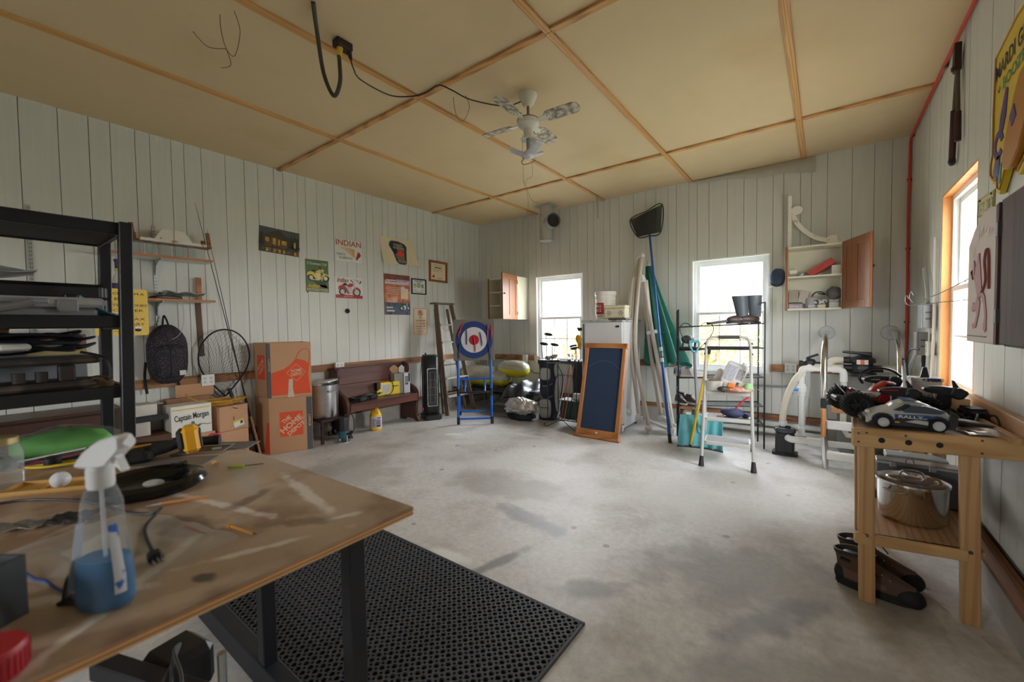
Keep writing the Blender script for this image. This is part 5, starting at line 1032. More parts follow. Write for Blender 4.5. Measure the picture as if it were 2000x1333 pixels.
# ---------------------------------------------------------------- snow shovel, yellow stick
M_teal2 = mat('teal_plastic', (98, 176, 186), .45, var=.04)
t = T('snow_shovel', 'teal snow shovel with grey shaft standing before the wire rack', 'shovel', (-1.07, 4.79, 0), R(4))
def blade(u, v): x = -.225+.45*u; z = .015+.33*v; return (x*(1-.04*v), .02+.10*(v**1.6)-.05*(abs(u-.5)*2)**2+.009*math.cos(u*PI*9)*(1-v*.5), z)
B().sheet(blade, 54, 14, .006).put('blade', M_teal2, t, ang=60)
B().sheet(lambda u, v: (-.228+.456*u, .012+.0*v-.05*(abs(u-.5)*2)**2, .0+.02*v), 20, 2, .008).put('wear_strip', m_dgrey, t); B().cyl((-.02, .07, .16), (-.055, .13, .42), .03, .024, n=12).put('socket', M_teal2, t)
M_shaft = mat('grey_shaft', (150, 152, 160), .4, .3)
B().tube(catmull([(-.045, .12, .36), (-.06, .16, .62), (-.075, .15, .85), (-.085, .18, 1.04)]), .0165, 12).put('shaft', M_shaft, t)
g_ = [(-.085, .18, 1.02), (-.13, .18, 1.10), (-.135, .18, 1.16), (-.035, .18, 1.16), (-.04, .18, 1.10)]
B().tube(g_[:3]+[(-.13, .18, 1.165)], .011, 8).put('d_grip_arm', M_teal2, t); B().tube([g_[0], g_[4], g_[3]], .011, 8).put('d_grip_arm', M_teal2, t); B().cyl((-.137, .18, 1.163), (-.033, .18, 1.163), .014, n=12).put('d_grip_bar', M_teal2, t)
t = T('yellow_pole', 'yellow fibreglass broom handle leaning behind the step ladder', 'pole', (-1.17, 4.80, 0)); B().tube([(0, 0, 0), (.17, .07, 1.03)], .014, 12).put('shaft', mat('yellow_fibre', (236, 190, 40), .35), t); B().cyl((.17, .07, 1.03), (.178, .073, 1.08), .017, n=10).put('end_cap', m_blk, t); B().cyl((0, 0, 0), (.005, .002, .03), .018, n=10).put('foot_cap', m_blk, t)
# ---------------------------------------------------------------- step ladder with clutter
M_lw = mat('ladder_white', (216, 214, 208), .35, var=.04); M_lt = mat('ladder_tread_grip', (128, 126, 126), .8, var=.1, scale=40); M_rubb = mat('rubber_foot', (52, 50, 50), .8)
LO = Vector((-.716, 4.258, 0)); LR = R(8.5); LM = Matrix.Rotation(LR, 3, 'Z')
t = T('step_ladder', 'white folding step ladder with high handle, cluttered treads', 'ladder', LO, LR)
def fx(z): return .30*z/1.2
rail = catmull([(-.218, fx(.0), .0), (-.205, fx(.5), .5), (-.196, fx(1.0), 1.0), (-.19, fx(1.15), 1.15), (-.15, fx(1.22), 1.22), (0, fx(1.225), 1.225), (.15, fx(1.22), 1.22), (.19, fx(1.15), 1.15), (.196, fx(1.0), 1.0), (.205, fx(.5), .5), (.218, fx(.0), .0)], 6)
B().tube(rail, .0145, 12).put('front_rail', M_lw, t); B().tube([(-.085, fx(1.225), 1.225), (.1, fx(1.225), 1.225)], .018, 12).put('hand_grip', m_dgrey, t)
for s in (-1, 1):
    B().tube([(s*.225, .70, .03), (s*.20, fx(1.1)+.02, 1.08)], .0125, 10).put('rear_leg', M_lw, t); B().cyl((s*.218, fx(0), 0), (s*.216, fx(.09), .09), .026, .017, n=14).put('rubber_foot', M_rubb, t); B().cyl((s*.226, .705, 0), (s*.224, .69, .05), .02, .015, n=12).put('rubber_foot', M_rubb, t)
    for z in (1.06, 1.16): B().sph((s*.205, fx(z), z), .012, 8, 6).put('pivot_bolt', m_blk, t)
B().tube([(-.225, .70, .045), (.225, .70, .045)], .0115, 10).put('rear_bar', M_lw, t)
B().prism(rrect(.39, .13, .02), 1.10, 1.135, 'z', bev=.006).put('top_pad', M_hb, t, (0, fx(1.1)+.055, 0))
for z, dp in ((.235, .26), (.455, .25), (.70, .24)):
    y0 = fx(z)-.02; q = B().prism(rrect(.40, dp, .03), z-.035, z, 'z', bev=.006).put('tread', M_lw, t, (0, y0+dp/2, 0)); B().prism(rrect(.36, dp-.04, .02), z-.0005, z+.002, 'z').put('tread_mat', M_lt if z < .6 else M_lw, t, (0, y0+dp/2, 0))
def onl(x, y, z): p = LM @ Vector((x, y, z)); return LO+p
# clutter on the treads
t = T('white_jug', 'square white chemical jug lying tilted on the top tray of step ladder', 'jug', onl(.03, .27, .795), rot=(R(-20), R(22), LR))
B().box((0, 0, .07), (.19, .11, .235), bev=.022, seg=2).put('body', mat('jug_white', (232, 232, 232), .4), t); B().cyl((.05, 0, .185), (.05, 0, .215), .025, n=14).put('cap', m_wht, t)
bars(t, [(-.075, .005, .13-.016*i, .006) for i in range(10)], mat('print_blue_grey', (130, 140, 160), .6)).location = (0, -.054, 0); bars(t, [(.02, .08, .12-.012*i, .004) for i in range(9)], m_dgrey).location = (0, -.054, 0); B().prism(rect(.045, -.03, .08, -.005), -.057, -.055).put('barcode_panel', m_navy, t)
t = T('white_bucket', 'small white bucket on the left of ladder tray', 'bucket', onl(-.12, .22, .703)); B().lathe([(.06, 0), (.075, .1), (.08, .1), (.073, .095), (.058, .006), (0, .006)], n=22, sx=1.1).put('body', M_pail, t); B().sph((0, 0, .085), (.07, .06, .03), 14, 8, fn=crump).put('contents', mat('brown_scrap', (104, 82, 66), .9, var=.3, scale=30), t)
def blob(name, label, cat, loc, r_, m, rz=0.):
    o = B().sph((0, 0, r_[2]), r_, 26, 16, fn=lambda v: v*(1+.25*noise.noise(v*16+Vector(loc)))).put(name, m, None, loc, rz); tag(o, label, cat); return o
blob('rag', 'striped red and cream rag on the ladder tray', 'rag', onl(.08, .16, .70), (.13, .07, .028), mat('rag_red', (184, 120, 100), .9, var=.3, scale=30, dirt=(222, 206, 190), dscale=16), LR)
blob('sponge', 'cream car sponge under the white jug', 'sponge', onl(.13, .24, .72), (.075, .055, .035), mat('sponge_cream', (226, 212, 184), .9), LR)
blob('glove', 'green work glove at right of ladder tray', 'glove', onl(.17, .19, .70), (.05, .06, .045), mat('glove_green', (150, 196, 140), .8), LR)
B().box((0, 0, .02), (.06, .03, .045), (0, .2, 0), bev=.006).put('sanding_block', mat('orange_block', (226, 130, 56), .8), None, onl(.03, .12, .752), LR); tag(bpy.data.objects['sanding_block'], 'small orange sanding block at the front of ladder tray', 'block')
blob('black_fittings', 'dark metal fittings heaped at front of ladder tray', 'fittings', onl(-.04, .14, .70), (.05, .035, .03), m_dgrey)
blob('white_bag', 'white plastic bag behind the bucket on ladder tray', 'bag', onl(-.07, .34, .70), (.06, .05, .10), m_wht)
t = T('red_tool', 'red handled tool hanging below the ladder tray', 'tool', onl(.04, .18, .48)); B().tube(catmull([(0, 0, .02), (.05, 0, .09), (.11, 0, .16), (.14, 0, .178)]), .008, 8).put('handle', mat('red_handle', (216, 56, 58), .4), t); B().sph((-.02, 0, .018), (.055, .03, .018), 12, 8, fn=crump).put('tool_head', m_blk, t)
blob('navy_cloth', 'crumpled navy cloth on the middle ladder tread', 'cloth', onl(.05, .19, .456), (.10, .07, .045), mat('navy_cloth', (58, 62, 92), .9, var=.15, scale=18))
blob('navy_glove', 'navy glove right of the crumpled cloth on middle ladder tread', 'glove', onl(.155, .2, .456), (.045, .05, .022), mat('navy_cloth2', (48, 52, 78), .9, var=.1))
B().tube([onl(-.09, .16, .462), onl(-.05, .14, .465), onl(.0, .2, .50)], .005, 6).put('screwdriver', mat('orange_handle', (190, 110, 70), .5), None); tag(bpy.data.objects['screwdriver'], 'thin orange tool on the left of middle ladder tread', 'screwdriver')
# ---------------------------------------------------------------- wall cabinets on the back wall
M_cabw = mat('cabinet_cream', (220, 216, 196), .55, var=.03); M_cabr = wood('cabinet_redwood', (152, 92, 52), (106, 60, 32), 'z', .4, 3, 10)
def cupboard(name, label, x0, x1, yf, z0, z1, shelves, ang, side_m):
    t = T(name, label, 'cabinet', (x0, YB-.003, z0)); W_ = x1-x0; H = z1-z0; D = YB-yf
    B().span((0, -.012, 0), (W_, 0, H)).put('back', M_cabw, t); B().span((0, -D, 0), (.018, -.012, H)).put('side', M_cabw, t); B().span((W_-.018, -D, 0), (W_, -.012, H)).put('side', M_cabw, t); B().span((.018, -D, 0), (W_-.018, -.012, .018)).put('bottom', M_cabw, t); B().span((.018, -D, H-.018), (W_-.018, -.012, H)).put('top', M_cabw, t)
    B().span((-.004, -D-.018, -.004), (.02, -D, H+.004), bev=.002).put('face_stile', side_m, t); B().span((W_-.016, -D-.006, 0), (W_+.004, -D, H)).put('face_stile', side_m, t)
    for z in shelves: B().span((.018, -D+.012, z), (W_-.018, -.012, z+.016)).put('shelf', M_cabw, t)
    dr = bpy.data.objects.new('door', None); COL.objects.link(dr); dr.parent = t; dr.location = (W_, -D-.012, 0); dr.rotation_euler = (0, 0, ang); w_ = W_-.01; f = .075
    # door leaf runs along local -x from the hinge when shut
    b = B()
    for a, c in (((-f, -.011, 0), (0, .011, H)), ((-w_, -.011, 0), (-w_+f, .011, H)), ((-w_+f, -.011, 0), (-f, .011, f)), ((-w_+f, -.011, H-f), (-f, .011, H)), ((-w_/2-.03, -.011, f), (-w_/2+.03, .011, H-f))): b.span(a, c, bev=.002)
    b.put('door_frame', M_cabr, dr)
    for a, c in ((-w_+f, -w_/2-.03), (-w_/2+.03, -f)): B().span((a, -.005, f), (c, .005, H-f)).put('door_panel', M_cabr, dr)
    B().sph((-w_+.03, -.028, H*.55), .014, 10, 8).put('door_knob', m_blk, dr)
    for z in (.1, H-.1): B().cyl((0, -.012, z-.03), (0, -.012, z+.03), .007, n=8).put('hinge', m_blk, dr)
    return t
CB1 = cupboard('wall_cupboard', 'small wall cupboard with its wooden door ajar, left of the first back window', -4.70, -4.08, 5.58, 1.475, 2.19, (.24, .47), R(105), M_cabr)
CB2 = cupboard('wall_cupboard', 'open wall cupboard full of odds and ends, right of the wide back window', -.355, .155, 5.60, 1.497, 2.20, (.36,), R(112), M_cabr)
CX, CY, Z1, Z2 = -.355, 5.75, 1.516, 1.874
def cbox(name, label, x, z, w_, d2, h_, m, rz=0., ry=0., cat='box'):
    o = B().box((0, 0, h_/2), (w_, d2, h_), bev=.003).put(name, m, None, (CX+x, CY, z), rot=(0, ry, rz)); tag(o, label, cat); return o
m_grc = mat('grey_brown_paper', (142, 132, 118), .8, var=.1); m_lil2 = mat('lilac_box', (196, 170, 200), .6)
cbox('card_box', 'small white box on brown box, left of upper cupboard shelf', .065, Z2+.035, .07, .1, .045, m_wht); cbox('card_box', 'small brown box under the white one in the cupboard', .06, Z2, .08, .12, .035, m_grc)
cbox('battery_pack', 'small grey block leaning on upper cupboard shelf', .13, Z2, .03, .08, .04, m_gry, 0, .6, 'block'); cbox('battery_pack', 'small grey box right of the leaning block', .195, Z2, .06, .08, .045, mat('block_grey', (120, 120, 116), .6), 0, 0, 'block')
cbox('red_case', 'red metal case tilted on the upper cupboard shelf', .335, Z2+.055, .26, .14, .07, mat('red_metal', (176, 56, 44), .4), 0, R(-33), 'case'); cbox('white_box', 'white box stack at right end of upper cupboard shelf', .45, Z2, .08, .14, .10, m_wht); 
cbox('paper_bag', 'grey brown paper bag at the back left of lower cupboard shelf', .07, Z1+.07, .09, .12, .14, m_grc, 0, 0, 'bag'); cbox('paper_packet', 'tilted paper packet in the cupboard', .145, Z1+.06, .085, .1, .14, mat('packet', (166, 156, 144), .8, var=.1), 0, R(14), 'packet')
cbox('dark_tray', 'dark tray under the paper bags in the cupboard', .09, Z1+.052, .13, .14, .016, m_dgrey, 0, 0, 'tray')
t = T('wire_basket', 'white wire basket holding a lilac box on the lower cupboard shelf', 'basket', (CX+.09, CY-.02, Z1)); b = B(); 
for z in (.004, .026, .05): b.tube([(-.07, -.06, z), (.07, -.06, z), (.07, .06, z), (-.07, .06, z)], .002, 5, closed=True)
for k in range(8): b.cyl((-.07+.02*k, -.06, 0), (-.07+.02*k, -.06, .05), .0016, n=5)
b.put('wires', m_wht, t); B().box((0, 0, .024), (.12, .1, .042), bev=.003).put('lilac_box', m_lil2, t)
t = T('round_speaker', 'round grey device in the lower cupboard', 'device', (CX+.235, CY, Z1)); B().lathe([(.07, 0), (.075, .02), (.075, .1), (.06, .125), (.0, .132)], n=24).put('body', mat('device_grey', (150, 150, 154), .5), t); B().box((.0, -.075, .02), (.06, .02, .03), bev=.003).put('front_plug', m_gry, t); B().tube(catmull([(.0, .0, .13), (.03, -.03, .17), (.08, -.02, .18), (.12, 0, .15), (.06, .02, .165)]), .006, 6).put('blue_strap', m_navy, t)
t = T('plastic_tub', 'cream tub with printed packet on top in the lower cupboard', 'tub', (CX+.325, CY-.03, Z1)); B().box((0, 0, .02), (.075, .08, .04), bev=.006).put('tub', M_tin, t); B().box((-.01, 0, .066), (.12, .1, .05), (0, -.1, 0), bev=.008).put('printed_packet', mat('mottled_print', (190, 190, 186), .5, dirt=(50, 50, 56), dscale=40, dlo=.48, dhi=.52), t)
t = T('plastic_tub', 'clear tub stack at right of lower cupboard shelf', 'tub', (CX+.435, CY-.03, Z1)); B().box((0, 0, .03), (.09, .09, .06), bev=.006).put('tub', m_gry, t); B().box((0, 0, .075), (.1, .1, .03), bev=.01).put('tub_lid', M_film, t); B().sph((0, .0, .16), (.075, .05, .07), 16, 10, fn=crump).put('grey_pouch', mat('pouch_grey', (86, 86, 84), .8), t)
# curved white bracket on the second cupboard
M_brk = mat('bracket_white', (236, 233, 226), .6, dirt=(176, 170, 156), dscale=18, dlo=.6, dhi=.7)
t = T('gable_bracket', 'white curved wooden gable bracket on top of the right cupboard', 'bracket', (-.335, 5.80, 2.203))
B().prism([(-.015, 0), (.022, 0), (.022, .60), (.012, .615), (-.008, .615), (-.015, .60)], -.02, .02, 'y', bev=.002).put('upright', M_brk, t)
arc = catmull([(.03, 0, .40), (.075, 0, .29), (.16, 0, .175), (.27, 0, .09), (.38, 0, .055)], 5); P = []
for i, p in enumerate(arc):
    q = arc[min(i+1, len(arc)-1)]-arc[max(i-1, 0)]; n2 = Vector((-q.z, 0, q.x)).normalized()*.022; P.append((p+n2, p-n2))
B().prism([(a.x, a.z) for a, c in P]+[(c.x, c.z) for a, c in P[::-1]], -.018, .018, 'y').put('curved_brace', M_brk, t)
B().prism(ell(.07, .435, .055, .048, 22), -.019, .019, 'y').put('scroll_end', M_brk, t); B().prism(ell(.395, .062, .06, .048, 22), -.019, .019, 'y').put('scroll_end', M_brk, t); B().prism([(.02, .0), (.45, .0), (.45, .012), (.02, .012)], -.018, .018, 'y').put('base_strip', M_brk, t)
# cap on a nail
t = T('baseball_cap', 'dark navy cap hanging on a small white peg beside the right cupboard', 'cap', (-.45, YB-.004, 1.93)); M_cap = mat('cap_navy', (56, 68, 92), .8, var=.2, scale=12, bump=.4, bscale=14)
B().sph((0, -.06, -.03), (.085, .06, .10), 20, 12, fn=lambda v: v*(1+.08*noise.noise(v*18))).put('crown', M_cap, t); B().sheet(lambda u, v: (-.07+.14*u, -.07-.05*math.sin(PI*u)*v, -.09-.06*v*math.sin(PI*u)**.5), 12, 6, .004).put('peak', M_cap, t); B().box((-.03, -.04, -.135), (.12, .07, .012)).put('peg_shelf', M_brk, t); B().cyl((0, 0, .0), (0, -.06, .01), .006, n=8).put('peg', m_wht, t)
# ---------------------------------------------------------------- pool plumbing
M_pvc = mat('white_pvc', (226, 226, 222), .4, var=.03); M_pvco = mat('yellowed_pvc', (206, 200, 182), .45, var=.06); M_pump = mat('pump_black', (32, 33, 36), .4)
def elbow(b, p, r=.033): b.sph(p, r, 14, 10)
t = T('pool_pump', 'black pool pump pot with white pipe on the floor left of pool ladder', 'pump', (-.315, 5.08, 0))
B().prism(rrect(.165, .17, .025), .03, .24, 'z', bev=.01).put('strainer_pot', M_pump, t); B().lathe([(.085, .235), (.095, .24), (.095, .27), (.085, .28), (.0, .285)], n=22).put('lid', mat('pump_lid', (60, 62, 66), .2), t); B().box((0, 0, .29), (.10, .02, .02), bev=.004).put('lid_handle', M_pump, t)
for k in range(5): B().box((-.06+.03*k, -.088, .13), (.006, .01, .17)).put('rib', M_pump, t)
B().prism(rrect(.22, .14, .02), 0, .03, 'z').put('base', M_pump, t)
b = B(); b.tube(catmull([(.03, -.1, .20), (.06, -.13, .195), (.14, -.13, .195), (.35, -.1, .19)]), .033, 14); b.cyl((.19, -.125, .195), (.30, -.11, .192), .042, n=16); b.tube([(.3, -.11, .19), (.62, -.05, .185)], .03, 12); b.put('outlet_pipe', M_pvc, t)
t = T('hose_pipe', 'yellowed hose pipe arching from the small valve down to pump', 'hose', (-.335, 5.10, .29))
B().tube(catmull([(0, 0, 0), (.0, 0, .10), (.03, .06, .30), (.10, .16, .48), (.17, .24, .56), (.22, .30, .60)]), .031, 14).put('hose', M_pvco, t); B().cyl((0, 0, 0), (0, 0, .05), .037, n=14).put('ferrule', M_pvc, t)
t = T('selector_valve', 'small black selector valve above the white standing pipes', 'valve', (-.13, 5.55, .90)); B().lathe([(.05, -.02), (.06, 0), (.06, .04), (.045, .06), (0, .07)], n=18).put('body', M_pump, t); B().tube([(-.02, 0, .07), (.02, -.02, .09), (.08, -.03, .115)], .012, 8).put('lever', M_pump, t); B().cyl((-.09, 0, .015), (.17, 0, .0), .028, n=12).put('port', M_pump, t); B().cyl((-.0, .03, .01), (0, .33, .0), .03, n=12).put('wall_port', M_pump, t)
t = T('standing_pipe', 'white plastic pipe tee with blue handled valve and capped bottom', 'pipe', (-.185, 5.32, .16))
b = B(); b.cyl((0, 0, .03), (0, 0, .68), .026, n=16); b.tube(catmull([(0, 0, .64), (0, 0, .695), (.03, 0, .715), (.1, 0, .715)], 5), .033, 14); b.tube([(.06, 0, .715), (.28, 0, .715)], .026, 14); b.tube(catmull([(.25, 0, .715), (.31, 0, .715), (.34, 0, .69), (.345, 0, .6)], 5), .032, 14); b.put('pipe', M_pvc, t)
B().lathe([(.0, 0), (.02, .004), (.031, .02), (.031, .09), (.027, .095)], n=18).put('end_cap', M_pvc, t); B().lathe([(.03, .42), (.036, .43), (.036, .46), (.043, .465), (.043, .52), (.034, .525), (.034, .55)], n=18).put('union', M_pvc, t)
bl = mat('valve_blue', (30, 110, 190), .4); B().cyl((-.03, -.02, .49), (-.075, -.03, .49), .014, n=10).put('valve_stem', bl, t); B().box((-.085, -.032, .49), (.018, .03, .10), bev=.005).put('valve_handle', bl, t); B().tube([(.345, 0, .61), (.345, 0, .13), (.38, -.0, .06), (.5, 0, .05)], .026, 12).put('drop_pipe', M_pvco, t)
B().tube([(.0, .25, .06), (.05, .25, .5), (.05, .23, .71)], .022, 12).put('rear_pipe', mat('old_pvc', (176, 176, 172), .5, var=.1), t)
t = T('sand_filter', 'dark grey pool sand filter tank with black multiport valve on top', 'filter', (.31, 5.50, 0)); B().lathe([(.17, 0), (.19, .03), (.17, .06), (.195, .12), (.20, .3), (.20, .6), (.18, .73), (.12, .80), (.1, .81)], n=32).put('tank', mat('filter_tank', (104, 104, 100), .55), t)
B().lathe([(.1, .80), (.115, .81), (.115, .84), (.085, .85), (.085, .94), (.105, .945), (.105, .98), (.08, 1.0), (.03, 1.02), (0, 1.02)], n=24).put('multiport_body', M_pump, t); B().tube([(.06, -.03, 1.025), (-.02, -.05, 1.04), (-.16, -.08, 1.055)], [.03, .016, .012], 10).put('lever', M_pump, t); B().cyl((.04, -.01, 1.0), (.04, -.01, 1.045), .035, n=14).put('lever_hub', M_pump, t)
B().box((-.005, -.112, .955), (.09, .006, .045)).put('label', m_wht, t); B().box((-.005, -.116, .955), (.03, .002, .045)).put('label_orange', mat('label_orange', (214, 100, 60), .5), t); B().box((0, -.09, .895), (.08, .006, .03)).put('lower_label', m_dgrey, t)
for z, x0 in ((.965, -.13), (.885, -.13)): B().cyl((-.06, 0, z), (-.15, 0, z), .034, n=14).put('port', M_pump, t)
B().tube(catmull([(-.14, 0, .965), (-.2, 0, .965), (-.245, 0, .95), (-.28, 0, .91), (-.33, .02, .88)]), .033, 14).put('upper_pipe', M_pvco, t); B().tube([(-.14, 0, .885), (-.30, .0, .885), (-.42, .05, .885)], .029, 14).put('lower_pipe', M_pvco, t); B().cyl((.07, 0, .885), (.16, 0, .885), .034, n=14).put('port', M_pump, t); B().tube(catmull([(.15, 0, .885), (.26, 0, .89), (.31, 0, .875), (.33, 0, .83), (.335, 0, .3)]), .034, 14).put('return_pipe', M_pvco, t)
for z, l in ((.155, 'upper long white pipe along the foot of back wall'), (.07, 'lower long white pipe along the foot of back wall')):
    o = B().tube([(-1.5, YB-.085, z), (-.02, YB-.085, z-.005)], .03, 12).put('long_pipe', M_pvc, None); tag(o, l, 'pipe', 'pipes along the back wall')
o = B().cyl((0, 0, 0), (.9, 0, 0), .012, n=8).put('copper_pipe', mat('rust_pipe', (150, 70, 50), .5), None, (-.6, YB-.065, .215)); tag(o, 'thin rusty red pipe above the white pipes at back wall foot', 'pipe')
outlet('wall_outlet', 'white double outlet right of the wide back window', (-.312, YB-.039, .83), 0, 2, .055); B().tube(catmull([(-.28, YB-.03, .77), (-.28, YB-.03, .68), (-.33, YB-.03, .62), (-.45, YB-.03, .60), (-1.0, YB-.03, .60)]), .012, 8).put('conduit', M_MC if 'M_MC' in globals() else MATS['grey_conduit'], None); tag(bpy.data.objects['conduit.001'], 'grey conduit curving below the double outlet right of wide window', 'conduit')
# stainless pool ladder
M_ss = mat('polished_steel', (210, 210, 210), .14, 1., var=.04, scale=3)
t = T('pool_ladder', 'stainless pool ladder with white treads and wall flanges beside the sand filter', 'ladder', (.02, 4.78, 0))
for x in (0, .53):
    B().tube(catmull([(x, 0, .0), (x-.012, .0, .30), (x-.02, .03, .75), (x-.02, .10, 1.0), (x-.015, .30, 1.17), (x-.01, .62, 1.235), (x, 1.09, 1.24)], 7), .026, 16).put('rail', M_ss, t)
    B().lathe([(.03, 0), (.075, .002), (.07, .012), (.03, .02)], n=28).put('wall_flange', m_gry, t, (x, 1.10, 1.24), rot=(R(90), 0, 0))
for z in (.10, .385, .64): B().box((.255, .0, z+.03), (.50, .08, .07), bev=.008).put('tread', M_pvc, t)
t = T('bar_clamp', 'black bar clamp with wooden handle on the left rail of pool ladder', 'clamp', (0.0, 4.715, .0)); B().box((0, 0, .62), (.045, .03, .09), bev=.006).put('jaw', M_hb, t); B().box((.15, .0, .625), (.30, .02, .03)).put('bar', M_hb, t); B().box((-.0, .0, .44), (.035, .025, .26), bev=.006).put('wooden_handle', M_oak, t); B().box((.12, -.02, .60), (.13, .006, .11)).put('card_tag', mat('brown_card_tag', (128, 92, 58), .8, dirt=(170, 150, 130), dscale=14), t)
# ---------------------------------------------------------------- right wall: wiring, tools, signs
M_pex = mat('red_plastic_pipe', (196, 62, 40), .45)
t = T('red_water_pipe', 'red plastic pipe running down the corner and along the top of right wall', 'pipe', (XR-.02, YB-.03, 0))
B().tube(catmull([(0, 0, .93), (.0, 0, 1.5), (-.004, .0, 2.4), (0, 0, 3.05), (.0, -.06, 3.19), (0, -.35, 3.205), (0, -1.6, 3.21), (0, -3.2, 3.2), (0, -5.2, 3.21), (0, -7.0, 3.21)], 6), .012, 8).put('pipe', M_pex, t)
for z in (1.35, 2.1, 2.8): B().box((0, .012, z), (.04, .02, .02), bev=.003).put('pipe_clip', m_dgrey, t)
for y in (-.1, -1.5, -3.0): B().box((.008, y, 3.21), (.02, .025, .04), bev=.003).put('pipe_clip', m_dgrey, t)
M_ebox = mat('electrical_grey', (128, 130, 132), .5, var=.04)
def ebox(label, y, z, h_, w_=.13):
    t = T('switch_box', label, 'switch box', (XR-.002, y, z)); B().span((-.08, -w_/2, -h_/2), (0, w_/2, h_/2), bev=.008).put('housing', M_ebox, t); B().span((-.086, -w_/2-.003, -h_/2-.004), (-.078, w_/2+.003, h_/2+.004), bev=.003).put('cover', M_ebox, t)
    for k in (.03, -.02): B().box((-.045, -w_/2-.002, k), (.03, .006, .012)).put('knockout', m_dgrey, t)
    return t
ebox('upper grey electrical box beside the right window', 4.64, 1.395, .19); ebox('lower grey electrical box below the other, near the corner', 4.82, 1.17, .19)
outlet('wall_outlet', 'ivory outlet plate with black plug beside the right window', (XR-.002, 4.60, 1.14), R(-90), 1, .06)
for i, (P, r_, m, l) in enumerate((([(XR-.035, 4.68, 1.5), (XR-.03, 4.76, 1.62), (XR-.03, 4.9, 1.80)], .014, m_gry, 'slanting grey plastic duct above the upper electrical box'), ([(XR-.03, 4.85, 1.075), (XR-.03, 4.87, .9), (XR-.03, 4.9, .5)], .014, m_blk, 'black cable dropping from the lower electrical box'), ([(XR-.09, 4.6, 1.13), (XR-.13, 4.7, 1.12), (XR-.12, 4.95, 1.0), (XR-.08, 5.1, .7)], .007, m_blk, 'black flex plugged into the ivory outlet'), ([(XR-.02, 4.54, 2.0), (XR-.02, 4.53, 1.3), (XR-.03, 4.55, .7)], .011, m_wht, 'white conduit beside the plywood window jamb'), ([(XR-.05, 5.0, 1.1), (XR-.06, 5.25, .95), (XR-.1, 5.4, .8)], .016, m_gry, 'slanting grey conduit in the right corner'), ([(XR-.03, 4.62, 1.29), (XR-.03, 4.66, 1.0), (XR-.03, 4.62, .7)], .006, m_wht, 'white cable between the boxes'))):
    o = B().tube(catmull(P), r_, 8).put('electric_cable', m, None); tag(o, l, 'cable')
M_arm = mat('dark_steel_arm', (92, 84, 72), .5, .5)
M_rust = mat('old_handles', (58, 40, 36), .6, .2, var=.2, scale=20)
t = T('bolt_cutter', 'long bolt cutter hanging high on the right wall above the window', 'bolt cutter', (XR-.025, 3.94, 2.42), rot=(R(0), 0, 0))
B().tube([(0, .10, .0), (0, .07, .33)], .017, 10).put('grip', mat('dark_red_grip', (66, 34, 34), .7), t); B().tube([(0, -.05, .09), (0, -.035, .28)], .016, 10).put('grip', mat('dark_red_grip', (66, 34, 34), .7), t)
B().tube([(0, .07, .32), (0, .01, .56)], .011, 8).put('arm', M_arm, t); B().tube([(0, -.035, .27), (0, -.005, .56)], .011, 8).put('arm', M_arm, t); B().sph((0, .1, .005), (.02, .022, .03), 10, 8).put('grip_end', m_blk, t)
B().prism([(-.03, .55), (.035, .55), (.045, .62), (.03, .70), (-.005, .735), (-.03, .72), (-.02, .64)], -.018, .014, 'x', bev=.003).put('jaw_head', M_rust, t); B().sph((-.02, 0, .57), (.012, .02, .02), 10, 8).put('pivot', M_rust, t)
# mardi gras sign: shaped yellow board with purple jester
m_my = mat('painted_yellow', (214, 184, 40), .4, var=.06); m_pp = mat('jester_purple', (70, 50, 120), .5); m_mg = mat('jester_green', (40, 130, 92), .5); m_go = mat('ochre_edge', (176, 116, 30), .5)
t = T('festival_sign', 'shaped yellow MARDI GRAS sign with purple jester, high on the right wall', 'sign', (XR-.004, 2.86, 2.35), rot=(0, 0, R(-90)))
o_ = [(-.30, .33), (.0, .38), (.3, .36), (.32, .0), (.2, -.3), (.05, -.36), (-.0, -.30), (-.08, -.26), (-.15, -.34), (-.19, -.385), (-.23, -.37), (-.235, -.31), (-.29, -.31), (-.345, -.27), (-.345, -.22), (-.315, -.17), (-.32, .05)]
B().prism(o_, -.022, 0, bev=.004).put('board', m_my, t); b = B(); P = [Vector((x*.94-.0, -.024, z*.94)) for x, z in o_]; b.tube(P, .004, 5, closed=True); b.put('border_line', m_go, t)
text(t, 'MARDI GRAS', -.03, .235, .50, .075, m_navy, y=-.0235, bold=.02, rot=R(3)); text(t, '+ BOOZE +', -.04, .14, .42, .055, m_mg, y=-.0235, bold=.02, rot=R(3))
flat(t, [(-.13, .10), (-.10, .085), (-.12, -.03), (-.16, -.09), (-.21, -.07), (-.2, -.02)], m_pp, 33, 'hat_point'); flat(t, ring(-.215, -.14, .07, .035, 20, .2, 5.6), m_pp, 33, 'hat_curl'); flat(t, [(-.25, -.19), (-.19, -.19), (-.2, -.30), (-.27, -.30), (-.285, -.25)], m_pp, 33, 'hat_tail'); flat(t, [(-.185, -.24), (-.16, -.23), (-.175, -.33), (-.21, -.33)], m_mg, 33, 'collar_point')
B().prism([(-.06, -.26), (.0, -.16), (.09, -.02), (.15, .05), (.25, .07), (.28, -.1), (.15, -.27), (.05, -.32), (-.02, -.31)], -.05, -.022, 'y', bev=.006).put('raised_face', m_go, t); flat(t, [(.05, -.1), (.1, -.06), (.13, -.12), (.08, -.15)], m_pp, 72, 'eye')
